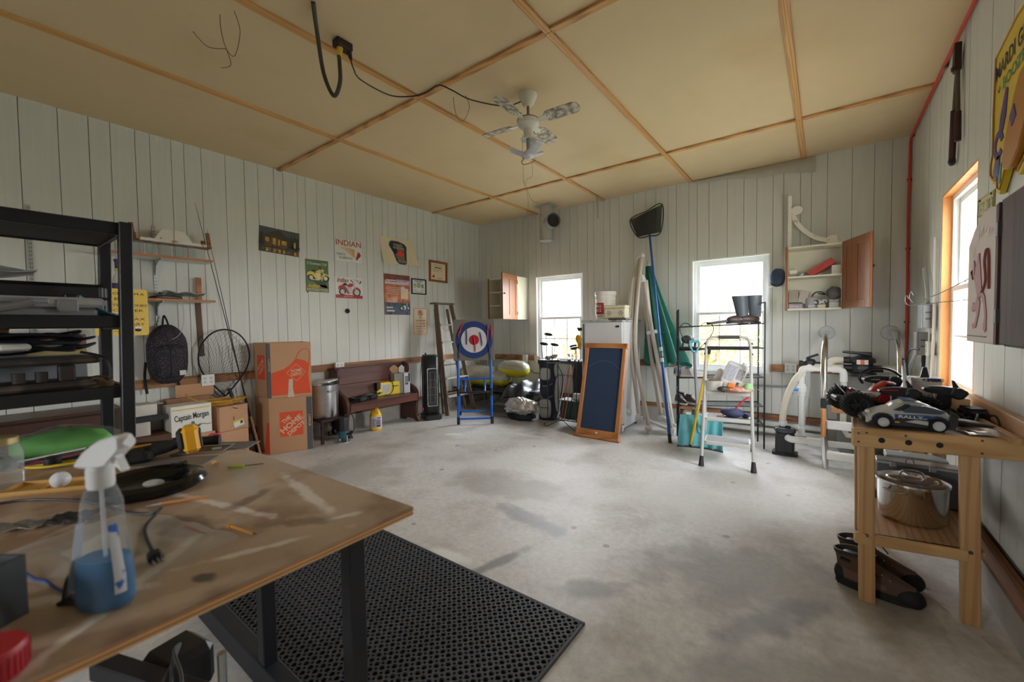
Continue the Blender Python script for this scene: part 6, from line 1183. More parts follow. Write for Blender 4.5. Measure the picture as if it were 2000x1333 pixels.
# yellow licence plate
t = panel('number_plate', 'pale yellow number plate above the dart cabinet', 'plate', 'R', 3.375, 1.965, .29, .15, mat('plate_yellow', (190, 178, 96), .45, var=.06), R(2))
text(t, 'LET-783', 0, .005, .25, .075, mat('plate_ink', (110, 104, 60), .5), y=-.003); bars(t, [(-.06, .06, -.058, .01)], mat('plate_ink', (110, 104, 60), .5)); b = B(); b.tube([(-.138, -.002, -.068), (.138, -.002, -.068), (.138, -.002, .068), (-.138, -.002, .068)], .002, 4, closed=True); b.put('rim', mat('plate_rim', (160, 150, 80), .5), t)
for x in (-.1, .1): B().cyl((x, -.006, .06), (x, 0, .06), .006, n=8).put('screw', m_dgrey, t)
# dart cabinet with opened door
M_mdf = mat('pinkish_board', (182, 166, 152), .7, var=.03); M_dw = wood('dart_dark_wood', (74, 48, 34), (50, 30, 22), 'z', .8, 3, 10)
t = T('dart_cabinet', 'dart cabinet on the right wall, pinkish door with red lion folded open', 'cabinet', (XR-.003, 2.60, 1.555))
B().span((-.10, -.54, -.305), (0, .0, .305), bev=.003).put('body', M_dw, t); B().span((-.115, -.53, -.295), (-.098, -.01, .295)).put('right_door', M_dw, t)
dm = Matrix.Translation((-.085, .01, 0)) @ Matrix.Rotation(R(-90), 4, 'Z')
dr = bpy.data.objects.new('door', None); COL.objects.link(dr); dr.parent = t; dr.matrix_local = dm
do = [(-.44, -.30), (.0, -.30), (.0, .285), (-.14, .30), (-.25, .28), (-.35, .235), (-.44, .17)]
B().prism(do, -.035, .0, 'y', bev=.003).put('door_board', M_mdf, dr); B().prism([(-.02, -.30), (.012, -.30), (.012, .29), (-.02, .285)], -.037, .012).put('door_edge', M_dw, dr)
ml = mat('lion_red', (148, 78, 74), .7, var=.12, scale=30); mle = mat('pale_letter', (206, 194, 170), .7)
dk = lambda pts, m, k, nm: B().prism(pts, -.037-.0007*k, -.034).put(nm, m, dr)
dk([(-.30, .07), (-.27, .10), (-.24, .09), (-.225, .04), (-.21, -.02), (-.2, -.06), (-.22, -.09), (-.25, -.10), (-.275, -.07), (-.30, -.03), (-.33, .01), (-.36, .05), (-.385, .04), (-.35, -.0), (-.315, .02)], ml, 1, 'lion_body'); dk([(-.285, .06), (-.27, .115), (-.245, .115), (-.24, .07)], ml, 2, 'lion_head'); dk([(-.26, -.08), (-.3, -.12), (-.335, -.11), (-.36, -.15), (-.33, -.155), (-.3, -.145), (-.27, -.17), (-.3, -.21), (-.34, -.215), (-.33, -.235), (-.28, -.23), (-.24, -.17), (-.22, -.11)], ml, 1, 'lion_leg'); dk([(-.22, -.08), (-.17, -.12), (-.15, -.18), (-.165, -.235), (-.14, -.25), (-.12, -.24), (-.125, -.16), (-.15, -.09), (-.2, -.05)], ml, 1, 'lion_leg')
B().tube(catmull([(-.19, -.037, -.07), (-.14, -.037, -.02), (-.16, -.037, .07), (-.13, -.037, .12), (-.10, -.037, .08), (-.09, -.037, -.06)]), .006, 5, flat=.4).put('lion_tail', ml, dr); dk([(-.345, .06), (-.33, .09), (-.315, .07), (-.325, .0), (-.345, .02)], ml, 2, 'lion_paw')
for s_, x, z, w_, r_ in (('The', -.355, .125, .06, .9), ('Red', -.24, .205, .08, .25), ('Lion', -.115, .20, .10, -.25)): text(dr, s_, x, z, w_, .05, mle, y=-.0375, rot=r_)
B().tube([(-.44, -.037, -.27), (-.12, -.037, -.27)], .0025, 5).put('pencil_line', m_dgrey, dr)
for z in (-.18, .18): B().box((.0, -.03, z), (.03, .02, .06), bev=.002).put('hinge', m_dgrey, dr)
for i, (z0, z1, y1, lo) in enumerate(((1.465, 1.475, 4.35, 'lower bent wire reaching from dart cabinet door across the window'), (1.58, 1.49, 4.15, 'upper bent wire slanting from dart cabinet door across the window'))):
    P = catmull([(XR-.10, 3.10, z0), (XR-.13, 3.5, (z0+z1)/2), (XR-.18, y1-.1, z1), (XR-.2, y1, z1+.02), (XR-.2, y1+.06, z1+.06), (XR-.2, y1-.02, z1+.08), (XR-.2, y1-.1, z1+.05)], 6); o = B().tube(P, .0025, 6).put('bent_wire', m_dgrey, None); tag(o, lo, 'wire')
# ---------------------------------------------------------------- right workbench
M_bw = wood('bench_pine', (208, 168, 116), (182, 138, 88), 'x', .5, 3, 10); M_bz = wood('bench_pine_leg', (200, 158, 108), (172, 126, 80), 'z', .5, 3, 10); M_by = wood('bench_pine_side', (190, 148, 102), (156, 114, 74), 'y', .55, 3, 10)
M_bt = mat('worn_bench_top', (150, 132, 116), .65, var=.12, scale=5, dirt=(104, 88, 74), dscale=8)
t = T('side_workbench', 'pine workbench against the right wall with three holes in its front board', 'workbench', (.115, 2.545, 0)); WBx = Vector((.115, 2.545, 0))
fd = Vector((.56, .105, 0)).normalized(); fa = math.atan2(.105, .56)
B().prism([(.02, .02), (.575, .125), (.575, 1.05), (.06, 1.0)], .825, .85, 'z').put('top', M_bt, t)
q = B().span((0, 0, .765), (.60, .038, .852), bev=.004).put('front_board', M_bw, t, rz=fa)
for x in (.105, .20, .305): B().cyl((x, -.0015, .805), (x, .02, .805), .0125, n=16).put('bored_hole', m_blk, q)
for x, z in ((.19, .835), (.44, .84), (.44, .785), (.02, .83), (.02, .79), (.05, .835)): B().cyl((x, -.0012, z), (x, .01, z), .005, n=10).put('screw_hole', m_dgrey, q)
B().span((.0, .03, .765), (.04, 1.0, .825), bev=.003).put('side_rail', M_by, t, rz=-.03); B().span((.06, 1.0, .765), (.57, 1.04, .825)).put('back_rail', M_bw, t)
leg_ = [(.045, .045, .035), (.40, .11, .04), (.07, .93, .04), (.43, .945, .04)]
for i, (x, y, d2) in enumerate(leg_):
    l = B().box((x+.012, y+.02, .3825), (.062, .04, .765), (0, R(-1.2) if i == 1 else R(-.8), 0), bev=.003).put('leg', M_bz, t, rz=0)
    if i < 2: B().cyl((x+.012, y-.004, .33), (x+.012, y+.002, .33), .008, n=12).put('bolt_head', m_dgrey, l)
B().prism([(.03, .06), (.46, .13), (.50, .98), (.08, .95)], .315, .335, 'z').put('lower_shelf', M_by, t); B().span((.02, .03, .285), (.42, .062, .335), bev=.003).put('shelf_rail', M_bw, t, rz=fa)
o = B().span((0, -1.6, 0), (.036, .98, .085), bev=.004).put('ledger_board', M_by, None, (XR-.04, 2.50, .853)); tag(o, 'pine ledger board on edge along the right wall behind the workbench', 'board')
o = B().span((0, 0, 0), (.16, .9, .03), bev=.004).put('sill_board', M_bw, None, (XR-.17, 3.56, .80)); tag(o, 'pale pine sill board below the right window', 'sill')
o = B().span((-.05, -.16, 0), (.05, .16, .10), bev=.004).put('scrap_block', M_bw, None, (XR-.14, 3.28, .851)); tag(o, 'pale square pine block lying behind the third controller', 'wood block')
o = B().box((0, 0, .013), (.03, .85, .026), bev=.002).put('trim_strip', M_by, None, (XR-.085, 2.98, .852), .06); tag(o, 'thin pine strip lying along the bench beside the wall', 'wood strip')
# radio cars
M_tyre = mat('tyre_rubber', (26, 26, 27), .85); M_rim = mat('rim_white', (226, 228, 232), .35); M_rimd = mat('rim_dark', (38, 38, 40), .5)
def wheel(p, x, y, z, r, w_, spk, m, name='wheel', knob=0):
    b = B(); b.lathe([(r*.68, -w_/2), (r*.95, -w_/2), (r, -w_*.35), (r, w_*.35), (r*.95, w_/2), (r*.68, w_/2)], n=28, caps=False)
    if knob:
        for k in range(24):
            a = 2*PI*k/24
            for j in (-.32, 0, .32): b.box((r*math.cos(a+j*.3), r*math.sin(a+j*.3), j*w_), (.007, .008, w_*.22), (0, 0, a))
    o = b.put(name, M_tyre, p, (x, y, z), rot=(R(90), 0, 0)); b = B(); b.lathe([(r*.62, -w_*.42), (r*.70, -w_*.48), (r*.70, w_*.48), (r*.62, w_*.42)], n=28, caps=False); b.lathe([(0, w_*.30), (r*.12, w_*.30), (r*.14, w_*.40), (0, w_*.42)], n=12); b.lathe([(r*.64, w_*.1), (0, w_*.1)], n=20, caps=False)
    b.put('rim', m, o); b = B()
    for k in range(spk): a = 2*PI*k/spk; b.box((r*.38*math.cos(a), r*.38*math.sin(a), w_*.36), (r*.55, r*.11, w_*.12), (0, 0, a))
    b.put('spokes', m, o); return o
def carbody(p, L, prof, m, name='body_shell', wid=.095, sill=.018):
    def fn(u, v):
        k = u*(len(prof)-1); i = min(int(k), len(prof)-2); f = k-i; f = f*f*(3-2*f); h = prof[i][0]*(1-f)+prof[i+1][0]*f; w_ = (prof[i][1]*(1-f)+prof[i+1][1]*f)*wid; a = PI*v
        tl = 1-.30*max(0, math.sin(a)**2)*(h > .06); return (-L/2+L*u, -w_*math.copysign(abs(math.cos(a))**.42, math.cos(a))*tl, sill+(h-sill)*math.sin(a)**.62)
    return B().sheet(fn, 40, 22, .0015).put(name, m, p, ang=50)
m_cs = mat('car_silver', (186, 190, 192), .3, .1, coat=.6); m_cb = mat('car_blue', (40, 66, 124), .3, coat=.6); m_ck = mat('car_black', (26, 28, 34), .25, coat=.6); m_win = mat('car_window', (70, 80, 88), .12)
t = T('rally_car', 'silver blue and black radio controlled rally car with white spoked wheels at bench front', 'toy car', (.315, 2.735, .851), R(6))
P_ = [(.045, .75), (.072, .95), (.085, 1.), (.095, 1.), (.118, .98), (.132, .95), (.135, .93), (.128, .94), (.115, .97), (.10, 1), (.088, 1.), (.06, .9)]
carbody(t, .315, P_, m_cs, wid=.088); 
for x in (-.098, .092):
    for s in (-1, 1): wheel(t, x, s*.088, .031, .031, .026, 12, M_rim) if s > 0 else wheel(t, x, -.093, .031, .031, .026, 12, M_rim).__setattr__('rotation_euler', (R(90), 0, 0))
B().box((0, 0, .02), (.26, .11, .016), bev=.004).put('chassis', M_pump, t); B().box((-.155, 0, .03), (.03, .10, .03), bev=.008).put('front_bumper', M_pump, t)
sd = lambda pts, m, nm, k=0: B().prism(pts, -.0905-.0008*k, -.075).put(nm, m, t)
sd([(-.155, .016), (.15, .016), (.152, .05), (-.05, .056), (-.06, .036), (-.135, .036)], m_ck, 'lower_side'); sd(ell(-.098, .036, .04, .036, 20), m_blk, 'wheel_arch', 1); sd(ell(.092, .036, .04, .036, 20), m_blk, 'wheel_arch', 1); sd([(-.055, .052), (.07, .06), (.10, .066), (.06, .073), (-.055, .07)], m_cb, 'blue_stripe', 2); sd([(-.02, .038), (.06, .028), (.06, .046), (.02, .05)], m_gry, 'silver_flash', 2)
text(t, 'RALLY', .0, .0615, .085, .014, m_wht, y=-.0935, bold=.02); bars(t, [(-.055, -.03, .03, .008)], m_gold).location = (0, -.089, 0)
B().prism([(-.03, .088), (.0, .112), (.05, .115), (.12, .092), (.1, .082), (-.02, .08)], -.087, -.05, 'y').put('side_window', m_win, t); B().prism([(-.035, .085), (-.06, .088), (-.02, .118), (.0, .118)], -.08, .08, 'y').put('windscreen', m_ck, t); sd([(.125, .03), (.157, .03), (.157, .08), (.135, .095)], m_ck, 'tail', 1); B().box((-.150, -.065, .072), (.012, .03, .014), (0, .3, .4), bev=.004).put('headlight', m_wht, t); B().prism([(-.05, -.05), (.0, -.052), (.0, .052), (-.05, .05)], .128, .1305, 'z').put('roof_panel', m_cb, t, (.03, 0, .004))
m_rs = mat('car_red', (168, 34, 38), .3, coat=.6)
def buggy(label, loc, rz, s, m, knob, rims):
    t = T('radio_buggy', label, 'toy car', loc, rz, 'radio controlled buggies')
    for x in (-.135*s, .135*s):
        for y in (-1, 1): wheel(t, x, y*.115*s, .066*s, .066*s, .07*s, 6, rims, knob=knob)
        B().cyl((x, -.1*s, .07*s), (x, .1*s, .07*s), .007*s, n=8).put('axle', M_steel, t); B().box((x*.8, 0, .11*s), (.008, .12*s, .05*s), bev=.002).put('shock_tower', M_pump, t)
        for y in (-1, 1): B().cyl((x*.85, y*.045*s, .13*s), (x*.98, y*.085*s, .07*s), .010*s, n=10).put('shock_absorber', m_rs, t)
    B().box((0, 0, .055*s), (.30*s, .09*s, .02*s), bev=.004).put('chassis', M_pump, t); carbody(t, .32*s, [(.085*s, .35), (.10*s, .5), (.115*s, .62), (.125*s, .75), (.165*s, .7), (.185*s, .62), (.18*s, .6), (.15*s, .6), (.125*s, .6), (.12*s, .5)], m, wid=.07*s, sill=.07*s)
    B().prism([(-.12*s, .118*s), (-.02*s, .128*s), (.0, .135*s), (-.03*s, .10*s), (-.11*s, .10*s)], -.052*s, -.02*s).put('side_flash', m_wht, t); B().prism([(-.0, .14*s), (.02*s, .172*s), (.06*s, .172*s), (.08*s, .145*s)], -.046*s, .046*s).put('cab_window', m_ck, t); B().box((-.185*s, 0, .08*s), (.05*s, .10*s, .03*s), bev=.008*s).put('bumper', M_pump, t); B().tube(catmull([(-.16*s, -.05*s, .1*s), (-.2*s, 0, .16*s), (-.16*s, .05*s, .1*s)]), .004, 6).put('front_hoop', M_pump, t)
    return t
buggy('red and white radio truggy with big knobbly tyres at the left back of bench', (.245, 3.02, .851), R(14), 1.0, m_rs, 1, M_rimd); buggy('smaller red and silver radio buggy between the truggy and the rally car', (.285, 2.90, .851), R(5), .62, m_cs, 0, M_rimd) if False else None
t2 = buggy('smaller red and silver radio buggy half hidden behind the rally car', (.37, 3.26, .851), R(8), .66, m_rs, 0, M_rimd)
def controller(label, loc, rz, fin, trim, tilt=0., ringh=False):
    t = T('pistol_controller', label, 'controller', loc, group='pistol grip controllers', rot=(0, tilt, rz)); M_c = mat('controller_black', (24, 24, 26), .4)
    head = [(-.088, .128), (-.08, .112), (-.03, .104), (.03, .095), (.07, .100), (.085, .115), (.085, .132), (.05, .146), (-.02, .148), (-.06, .142)]
    B().prism(head, -.03, .03, 'y', bev=.006).put('head', M_c, t); B().prism([(-.035, .11), (.03, .108), (.022, .06), (.028, .02), (-.055, .02), (-.035, .06)], -.022, .022, 'y', bev=.006).put('grip', M_c, t); B().prism(rrect(.11, .06, .02, cx=-.01), 0, .022, 'z', bev=.004).put('base', M_c, t)
    B().tube([(-.038, -.023, .105), (-.037, -.023, .06), (-.057, -.023, .022)], .003, 6).put('grip_edge', m_gry, t)
    w_ = B().lathe([(.026, 0), (.030, .004), (.030, .024), (.022, .028), (.022, .022), (0, .022)], n=24).put('steering_wheel', M_hb, t, (.042, -.03, .12), rot=(R(90), 0, 0)); B().box((0, 0, .022), (.045, .006, .006)).put('wheel_spoke', M_hb, w_); B().box((0, 0, .022), (.006, .045, .006)).put('wheel_spoke', M_hb, w_)
    B().tube(catmull([(.03, 0, .10), (.055, 0, .085), (.045, 0, .07), (.03, 0, .075)]), .004, 6).put('trigger', M_c, t); B().tube([(-.075, -.0312, .13), (-.01, -.0312, .136)], .0025, 5).put('trim_line', trim, t)
    if fin: B().prism([(.03, .145), (.055, .145), (.03, .185), (.022, .183)], -.006, .006, 'y', bev=.002).put('antenna', M_c, t)
    if ringh: B().tube(catmull([(-.085, 0, .10), (-.10, 0, .13), (-.085, 0, .165), (-.03, 0, .19), (.04, 0, .18), (.085, 0, .145)]), .007, 8).put('carry_hoop', M_c, t)
    return t
c1 = controller('black pistol controller with hoop handle, left of the three', (.262, 3.13, .905), R(12), False, m_navy, 0., True); text(c1, 'DANKER', -.035, .128, .04, .009, m_wht, y=-.031); c2 = controller('black pistol controller with fin antenna and red line, middle of the three', (.315, 2.93, .868), R(6), True, m_red); controller('black pistol controller with fin antenna standing before the window jamb, rightmost', (.505, 3.14, .862), R(2), True, m_dgrey, R(4))
for l_, x, y, z in (('black block propping up the left controller', .262, 3.13, .0), ): o = B().box((0, 0, .026), (.10, .06, .05), bev=.004).put('battery_block', M_pump, None, (x, y, .8525)); tag(o, l_, 'battery')
o = B().box((0, 0, .008), (.10, .06, .014), bev=.003).put('battery_block', M_pump, None, (.315, 2.93, .852)); tag(o, 'thin black battery under the middle controller', 'battery')
t = T('charger_box', 'white carton with black checks behind the right controller', 'box', (.475, 3.42, .851), R(4)); B().box((0, 0, .08), (.13, .10, .16), bev=.003).put('carton', m_gry, t); B().box((0, 0, .165), (.14, .11, .02), bev=.003).put('lid', mat('checkered_card', (200, 200, 206), .5, dirt=(40, 42, 60), dscale=30, dlo=.48, dhi=.52), t); B().prism([(-.02, .175), (.02, .175), (.008, .235), (-.008, .235)], -.008, .008, 'y').put('antenna', M_hb, t)
t = T('battery_charger', 'black finned charger with thick leads at the wall side of bench', 'charger', (.60, 3.05, .853), R(-80)); B().box((0, 0, .03), (.13, .07, .05), bev=.006).put('case', M_hb, t)
for k in range(7): B().box((-.05+.016*k, 0, .062), (.004, .06, .014)).put('fin', M_hb, t)
for y in (-.02, .02): B().tube(catmull([(.05, y, .03), (.12, y*1.5, .05), (.2, y*2-.03, .02), (.26, y-.08, .006)]), .005, 6).put('lead', M_hb, t)
t = T('tangled_leads', 'tangle of thin black leads and plugs behind the rally car', 'leads', (.50, 2.98, .853)); b = B()
for k in range(9):
    c = Vector((rnd.uniform(-.05, .05), rnd.uniform(-.07, .07), .008)); b.tube(catmull([c+Vector((.06*math.cos(a)*rnd.uniform(.6, 1.2), .07*math.sin(a)*rnd.uniform(.6, 1.2), .02+.02*math.sin(a*2+k))) for a in [2*PI*i/6 for i in range(6)]], 4), .0035, 5)
b.put('leads', M_hb, t)['kind'] = 'stuff'; B().box((.0, .02, .025), (.05, .03, .03), (.2, .1, .5), bev=.004).put('connector', m_navy, t); B().sph((-.07, .09, .045), (.02, .02, .022), 10, 8).put('red_knob', m_rs, t)
t = T('black_pouch', 'long flat black tool pouch behind the tail of rally car', 'pouch', (.51, 2.845, .851), R(-32)); B().sph((0, 0, .02), (.14, .045, .022), 20, 10).put('pouch', M_hb, t)
def pb(u, v): x = -.09+.2*u; y = -.09+.18*v; return (x, y, .006+.014*math.sin(PI*u)*math.sin(PI*v)+.004*math.sin(u*9+v*7))
t = T('parts_bag', 'clear shiny bag with printed card at the front corner of bench', 'bag', (.585, 2.755, .851), R(12)); B().sheet(pb, 18, 14, .003).put('film', mat('glossy_film', (120, 116, 110), .12, .3, var=.4, scale=14, dirt=(206, 196, 186), dscale=9, dlo=.52, dhi=.6), t, ang=60); B().tube([pb(0, v/8) for v in range(9)], .004, 6).put('seal_edge', M_silv, t)
# under the bench
t = T('cooking_pot', 'stainless stock pot with lid on the lower shelf of right workbench', 'pot', (.368, 2.93, .336))
B().lathe([(.10, 0), (.125, .01), (.134, .03), (.137, .19), (.14, .195), (.133, .195), (.12, .03), (0, .012)], n=40).put('body', M_ss, t); B().lathe([(.143, .194), (.143, .204), (.125, .21), (.10, .208), (.095, .213), (.05, .22), (0, .222)], n=40).put('lid', M_ss, t)
B().tube(catmull([(-.05, 0, .218), (-.035, 0, .245), (0, 0, .252), (.035, 0, .245), (.05, 0, .218)]), .006, 8).put('lid_handle', M_ss, t)
for a in (R(-120), R(60)): B().tube(catmull([Vector((.138*math.cos(a-.28), .138*math.sin(a-.28), .165)), Vector((.18*math.cos(a-.2), .18*math.sin(a-.2), .175)), Vector((.18*math.cos(a+.2), .18*math.sin(a+.2), .175)), Vector((.138*math.cos(a+.28), .138*math.sin(a+.28), .165))]), .006, 8).put('side_handle', M_ss, t)
t = T('tool_case', 'grey metal edged carry case standing behind the pot', 'case', (.42, 3.22, .336)); B().box((0, 0, .11), (.34, .10, .21), bev=.006).put('case', mat('case_grey', (96, 98, 104), .45, .2), t); B().box((0, 0, .215), (.345, .105, .02), bev=.004).put('metal_edge', M_steel, t)
for x in (-.1, .06): B().box((x, -.055, .21), (.03, .01, .03), bev=.003).put('latch', M_steel, t)
for x in (-.17, .17): B().box((x, 0, .02), (.015, .11, .05), bev=.003).put('corner_guard', m_blk, t)
B().tube(catmull([(-.05, -.05, .222), (-.045, -.055, .25), (-.02, -.055, .25), (-.015, -.05, .222)]), .004, 6).put('carry_ring', M_steel, t)
t = T('black_toolbox', 'black box with a pale lid behind the grey case under the bench', 'box', (.44, 3.42, .336)); B().box((0, 0, .09), (.26, .13, .18), bev=.005).put('box', m_blk, t); B().box((0, 0, .20), (.27, .14, .035), bev=.005).put('lid', m_gry, t)
# work boots
def workboot(label, loc, rz):
    t = T('work_boot', label, 'boot', loc, rz, 'brown work boots under the bench'); L = .31; M_lea = mat('brown_nubuck', (92, 68, 52), .75, var=.15, scale=14); M_sole = mat('boot_sole', (28, 27, 27), .7)
    out = lambda x: .048*(.78+.22*math.sin(PI*min(1, (x/L+.5)*1.15)))*(1-max(0, (x/L+.5-.78)/.22)**2.4*.75)*(1-max(0, (.1-x/L-.5)/.1)**2*.45)
    xs = [L*(-.5+i/18) for i in range(19)]; so = [(x, -out(x)-.006) for x in xs]+[(x, out(x)+.006) for x in xs[::-1]]; s_ = B().prism(so, 0, .036, 'z', bev=.004).put('sole', M_sole, t)
    b = B()
    for x in xs[1:-1]:
        for y in (-1, 1): b.box((x, y*(out(x)+.006), .014), (.010, .006, .022))
    b.put('lug_tread', M_sole, s_)['kind'] = 'stuff'
    # one skin: rings rise from the toe over the instep to the collar
    R_ = []
    for i in range(26):
        k = i/25
        if k < .55: # foot, cut by vertical planes from toe back to the ankle
            j = k/.55; x = L*(.485-.60*j); hgt = .058+.070*j**1.2; c = Vector((x, 0, .03)); w_ = out(min(x, L*.47))*.98; R_.append([c+Vector((0, -w_*math.copysign(abs(math.cos(a))**.6, math.cos(a)), max(0, math.sin(a))**.7*hgt+.0)) for a in [PI*q/16 for q in range(17)]])
    b = B(); w2 = len(R_[0]); vs = [v for r in R_ for v in r]; b._new(vs, [(i*w2+j, (i+1)*w2+j, (i+1)*w2+j+1, i*w2+j+1) for i in range(len(R_)-1) for j in range(w2-1)]+[tuple(range(w2))]); 
    def sh(u, v): a = 2*PI*u; r_ = .058-.006*math.sin(PI*v)+.004*v; x0 = -L*.27-.012*v; return (x0+r_*1.22*math.cos(a)*(1-.06*v)+(.03*(1-v) if math.cos(a) > 0 else 0), r_*.80*math.sin(a), .03+.15*v+.012*v*math.cos(a))
    b.sheet(sh, 28, 12, .006); b.put('upper', M_lea, t, ang=60)
    B().sheet(lambda u, v: tuple(Vector(sh(u, .86+.14*v))*1.0+Vector((math.cos(2*PI*u)*.004, math.sin(2*PI*u)*.004, .003))), 28, 4, .008).put('padded_collar', M_dark, t); B().sph((-L*.27, 0, .165), (.045, .032, .006), 14, 6).put('lining', M_hb, t)
    B().sph((L*.40, 0, .035), (.062, .049, .050), 18, 10, fn=lambda v: Vector((v.x, v.y, max(v.z, -.03)))).put('toe_cap', M_sole, t); B().sph((-L*.42, 0, .05), (.035, .047, .05), 16, 10).put('heel_guard', M_sole, t)
    B().tube(catmull([(-.01, 0, .145), (-.035, 0, .17), (-.05, 0, .195)]), .028, 8, flat=.3).put('tongue', M_dark, t); b = B()
    for k in range(6): x = .085-.026*k; z = .082+.0145*k; b.tube([(x, -.024, z-.004), (x-.006, 0, z+.012), (x-.012, .024, z)], .003, 5)
    b.tube(catmull([(-.05, -.02, .165), (-.02, -.06, .15), (.02, -.065, .11), (.0, -.03, .12)]), .003, 5); b.tube(catmull([(-.05, .02, .165), (.0, .05, .16), (.04, .05, .12)]), .003, 5); b.put('laces', m_blk, t)['kind'] = 'stuff'
    for k in range(5):
        for y in (-1, 1): B().sph((.06-.03*k, y*.031, .098+.015*k), .0045, 8, 6).put('eyelet', M_steel, t)
    B().sheet(lambda u, v: (-.12+.17*u, -(out(-.12+.17*u)*.985+.0015), .045+.05*v*(1-.5*u)), 10, 4, .002).put('side_overlay', mat('boot_tan_panel', (116, 92, 74), .8, var=.1), t)
    B().prism([(-.13, .13), (-.09, .128), (-.09, .142), (-.13, .144)], -.056, -.04, 'y', bev=.002).put('side_patch', m_blk, t); return t
workboot('brown work boot with black sole, nearer of the pair under the right workbench', (.215, 2.715, 0), R(-14)); workboot('brown work boot behind its mate under the right workbench', (.235, 2.885, 0), R(-10))
# ---------------------------------------------------------------- ceiling fan, cords, duct
M_fan = mat('fan_white', (216, 214, 200), .4, var=.04); M_blade = mat('dusty_blade', (206, 200, 184), .6, dirt=(124, 108, 90), dscale=22, dlo=.40, dhi=.62); M_rod = mat('brass_grey', (140, 130, 104), .4, .4)
t = T('ceiling_fan', 'old white four bladed ceiling fan with dusty blades', 'fan', (-1.95, 2.85, 0), R(4))
B().lathe([(0, 3.15), (.03, 3.152), (.045, 3.165), (.075, 3.235), (.075, 3.2455), (0, 3.246)], n=28).put('canopy', M_fan, t); B().cyl((0, 0, 3.05), (0, 0, 3.16), .012, n=12).put('downrod', M_rod, t)
B().lathe([(0, 3.062), (.05, 3.06), (.088, 3.045), (.092, 3.03), (.088, 3.0), (.06, 2.975), (.04, 2.965), (.036, 2.90), (0, 2.90)], n=32).put('motor_housing', M_fan, t); B().lathe([(.09, 3.043), (.094, 3.038), (.09, 3.033)], n=32).put('trim_ring', M_rod, t)
for k in range(4):
    bl_ = bpy.data.objects.new('blade', None); COL.objects.link(bl_); bl_.parent = t; bl_.location = (0, 0, 3.025); bl_.rotation_euler = (R(-13), 0, k*PI/2)
    pl = rrect(.30, .115, .045, 5, cx=.30); B().prism(pl, -.004, .004, 'z', bev=.0015).put('blade_board', M_blade, bl_); B().prism([(.07, -.015), (.17, -.03), (.20, -.03), (.20, .03), (.17, .03), (.07, .015)], -.009, -.004, 'z').put('blade_bracket', M_fan, bl_)
    for y in (-.018, .018): B().sph((.185, y, -.010), .006, 8, 6).put('screw', M_rod, bl_)
B().lathe([(.05, 2.895), (.068, 2.885), (.07, 2.878), (.06, 2.878), (.045, 2.888), (.03, 2.90)], n=28).put('fitter_ring', M_fan, t); B().cyl((0, 0, 2.79), (0, 0, 2.90), .017, n=14).put('lamp_stem', mat('stem_grey', (150, 152, 162), .5), t)
for x, y, z in ((-.045, -.02, 2.74), (.03, .0, 2.86)): B().tube([(x, y, z), (x, y, 2.93)], .0016, 5).put('pull_chain', M_rod, t)
t = T('led_lamp', 'folding white LED panel lamp screwed under the ceiling fan', 'lamp', (-1.95, 2.85, 2.715), R(4)); M_led = mat('led_white', (226, 226, 230), .4); M_ledp = mat('led_diffuser', (190, 190, 204), .5)
B().lathe([(0, .08), (.03, .078), (.042, .06), (.045, .03), (.02, .012), (0, .01)], n=24).put('hub', M_led, t)
for a, w2 in ((R(205), .06), (R(-25), .06), (R(80), .06)):
    m = Matrix.Rotation(a, 3, 'Z') @ Matrix.Rotation(R(-24), 3, 'Y'); o = B().box((.115, 0, .028), (.14, .075, .018), bev=.004).put('panel', M_led, t, rot=m.to_euler()); B().box((.115, 0, .0185), (.115, .055, .003)).put('diffuser', M_ledp, o)
    b = B()
    for k in range(12): b.box((.052+.0115*k, 0, .039), (.004, .074, .006))
    b.put('cooling_fins', M_led, o)['kind'] = 'stuff'
B().tube(catmull([(-.03, -.02, .02), (-.05, -.03, -.01), (-.03, -.02, -.03), (.03, .0, -.02), (.05, .02, .0)]), .004, 6).put('pull_cord_tangle', M_rod, t)
B().tube(catmull([(-.04, -.02, -.02), (-.045, -.01, -.16), (-.02, .02, -.3), (-.05, .05, -.42)]), .0013, 5).put('string', M_rod, t); B().tube(catmull([(.03, 0, -.02), (.02, .02, -.12), (-.03, .0, -.16), (.0, .03, -.3), (.05, .05, -.34)]), .0013, 5).put('string', M_rod, t)
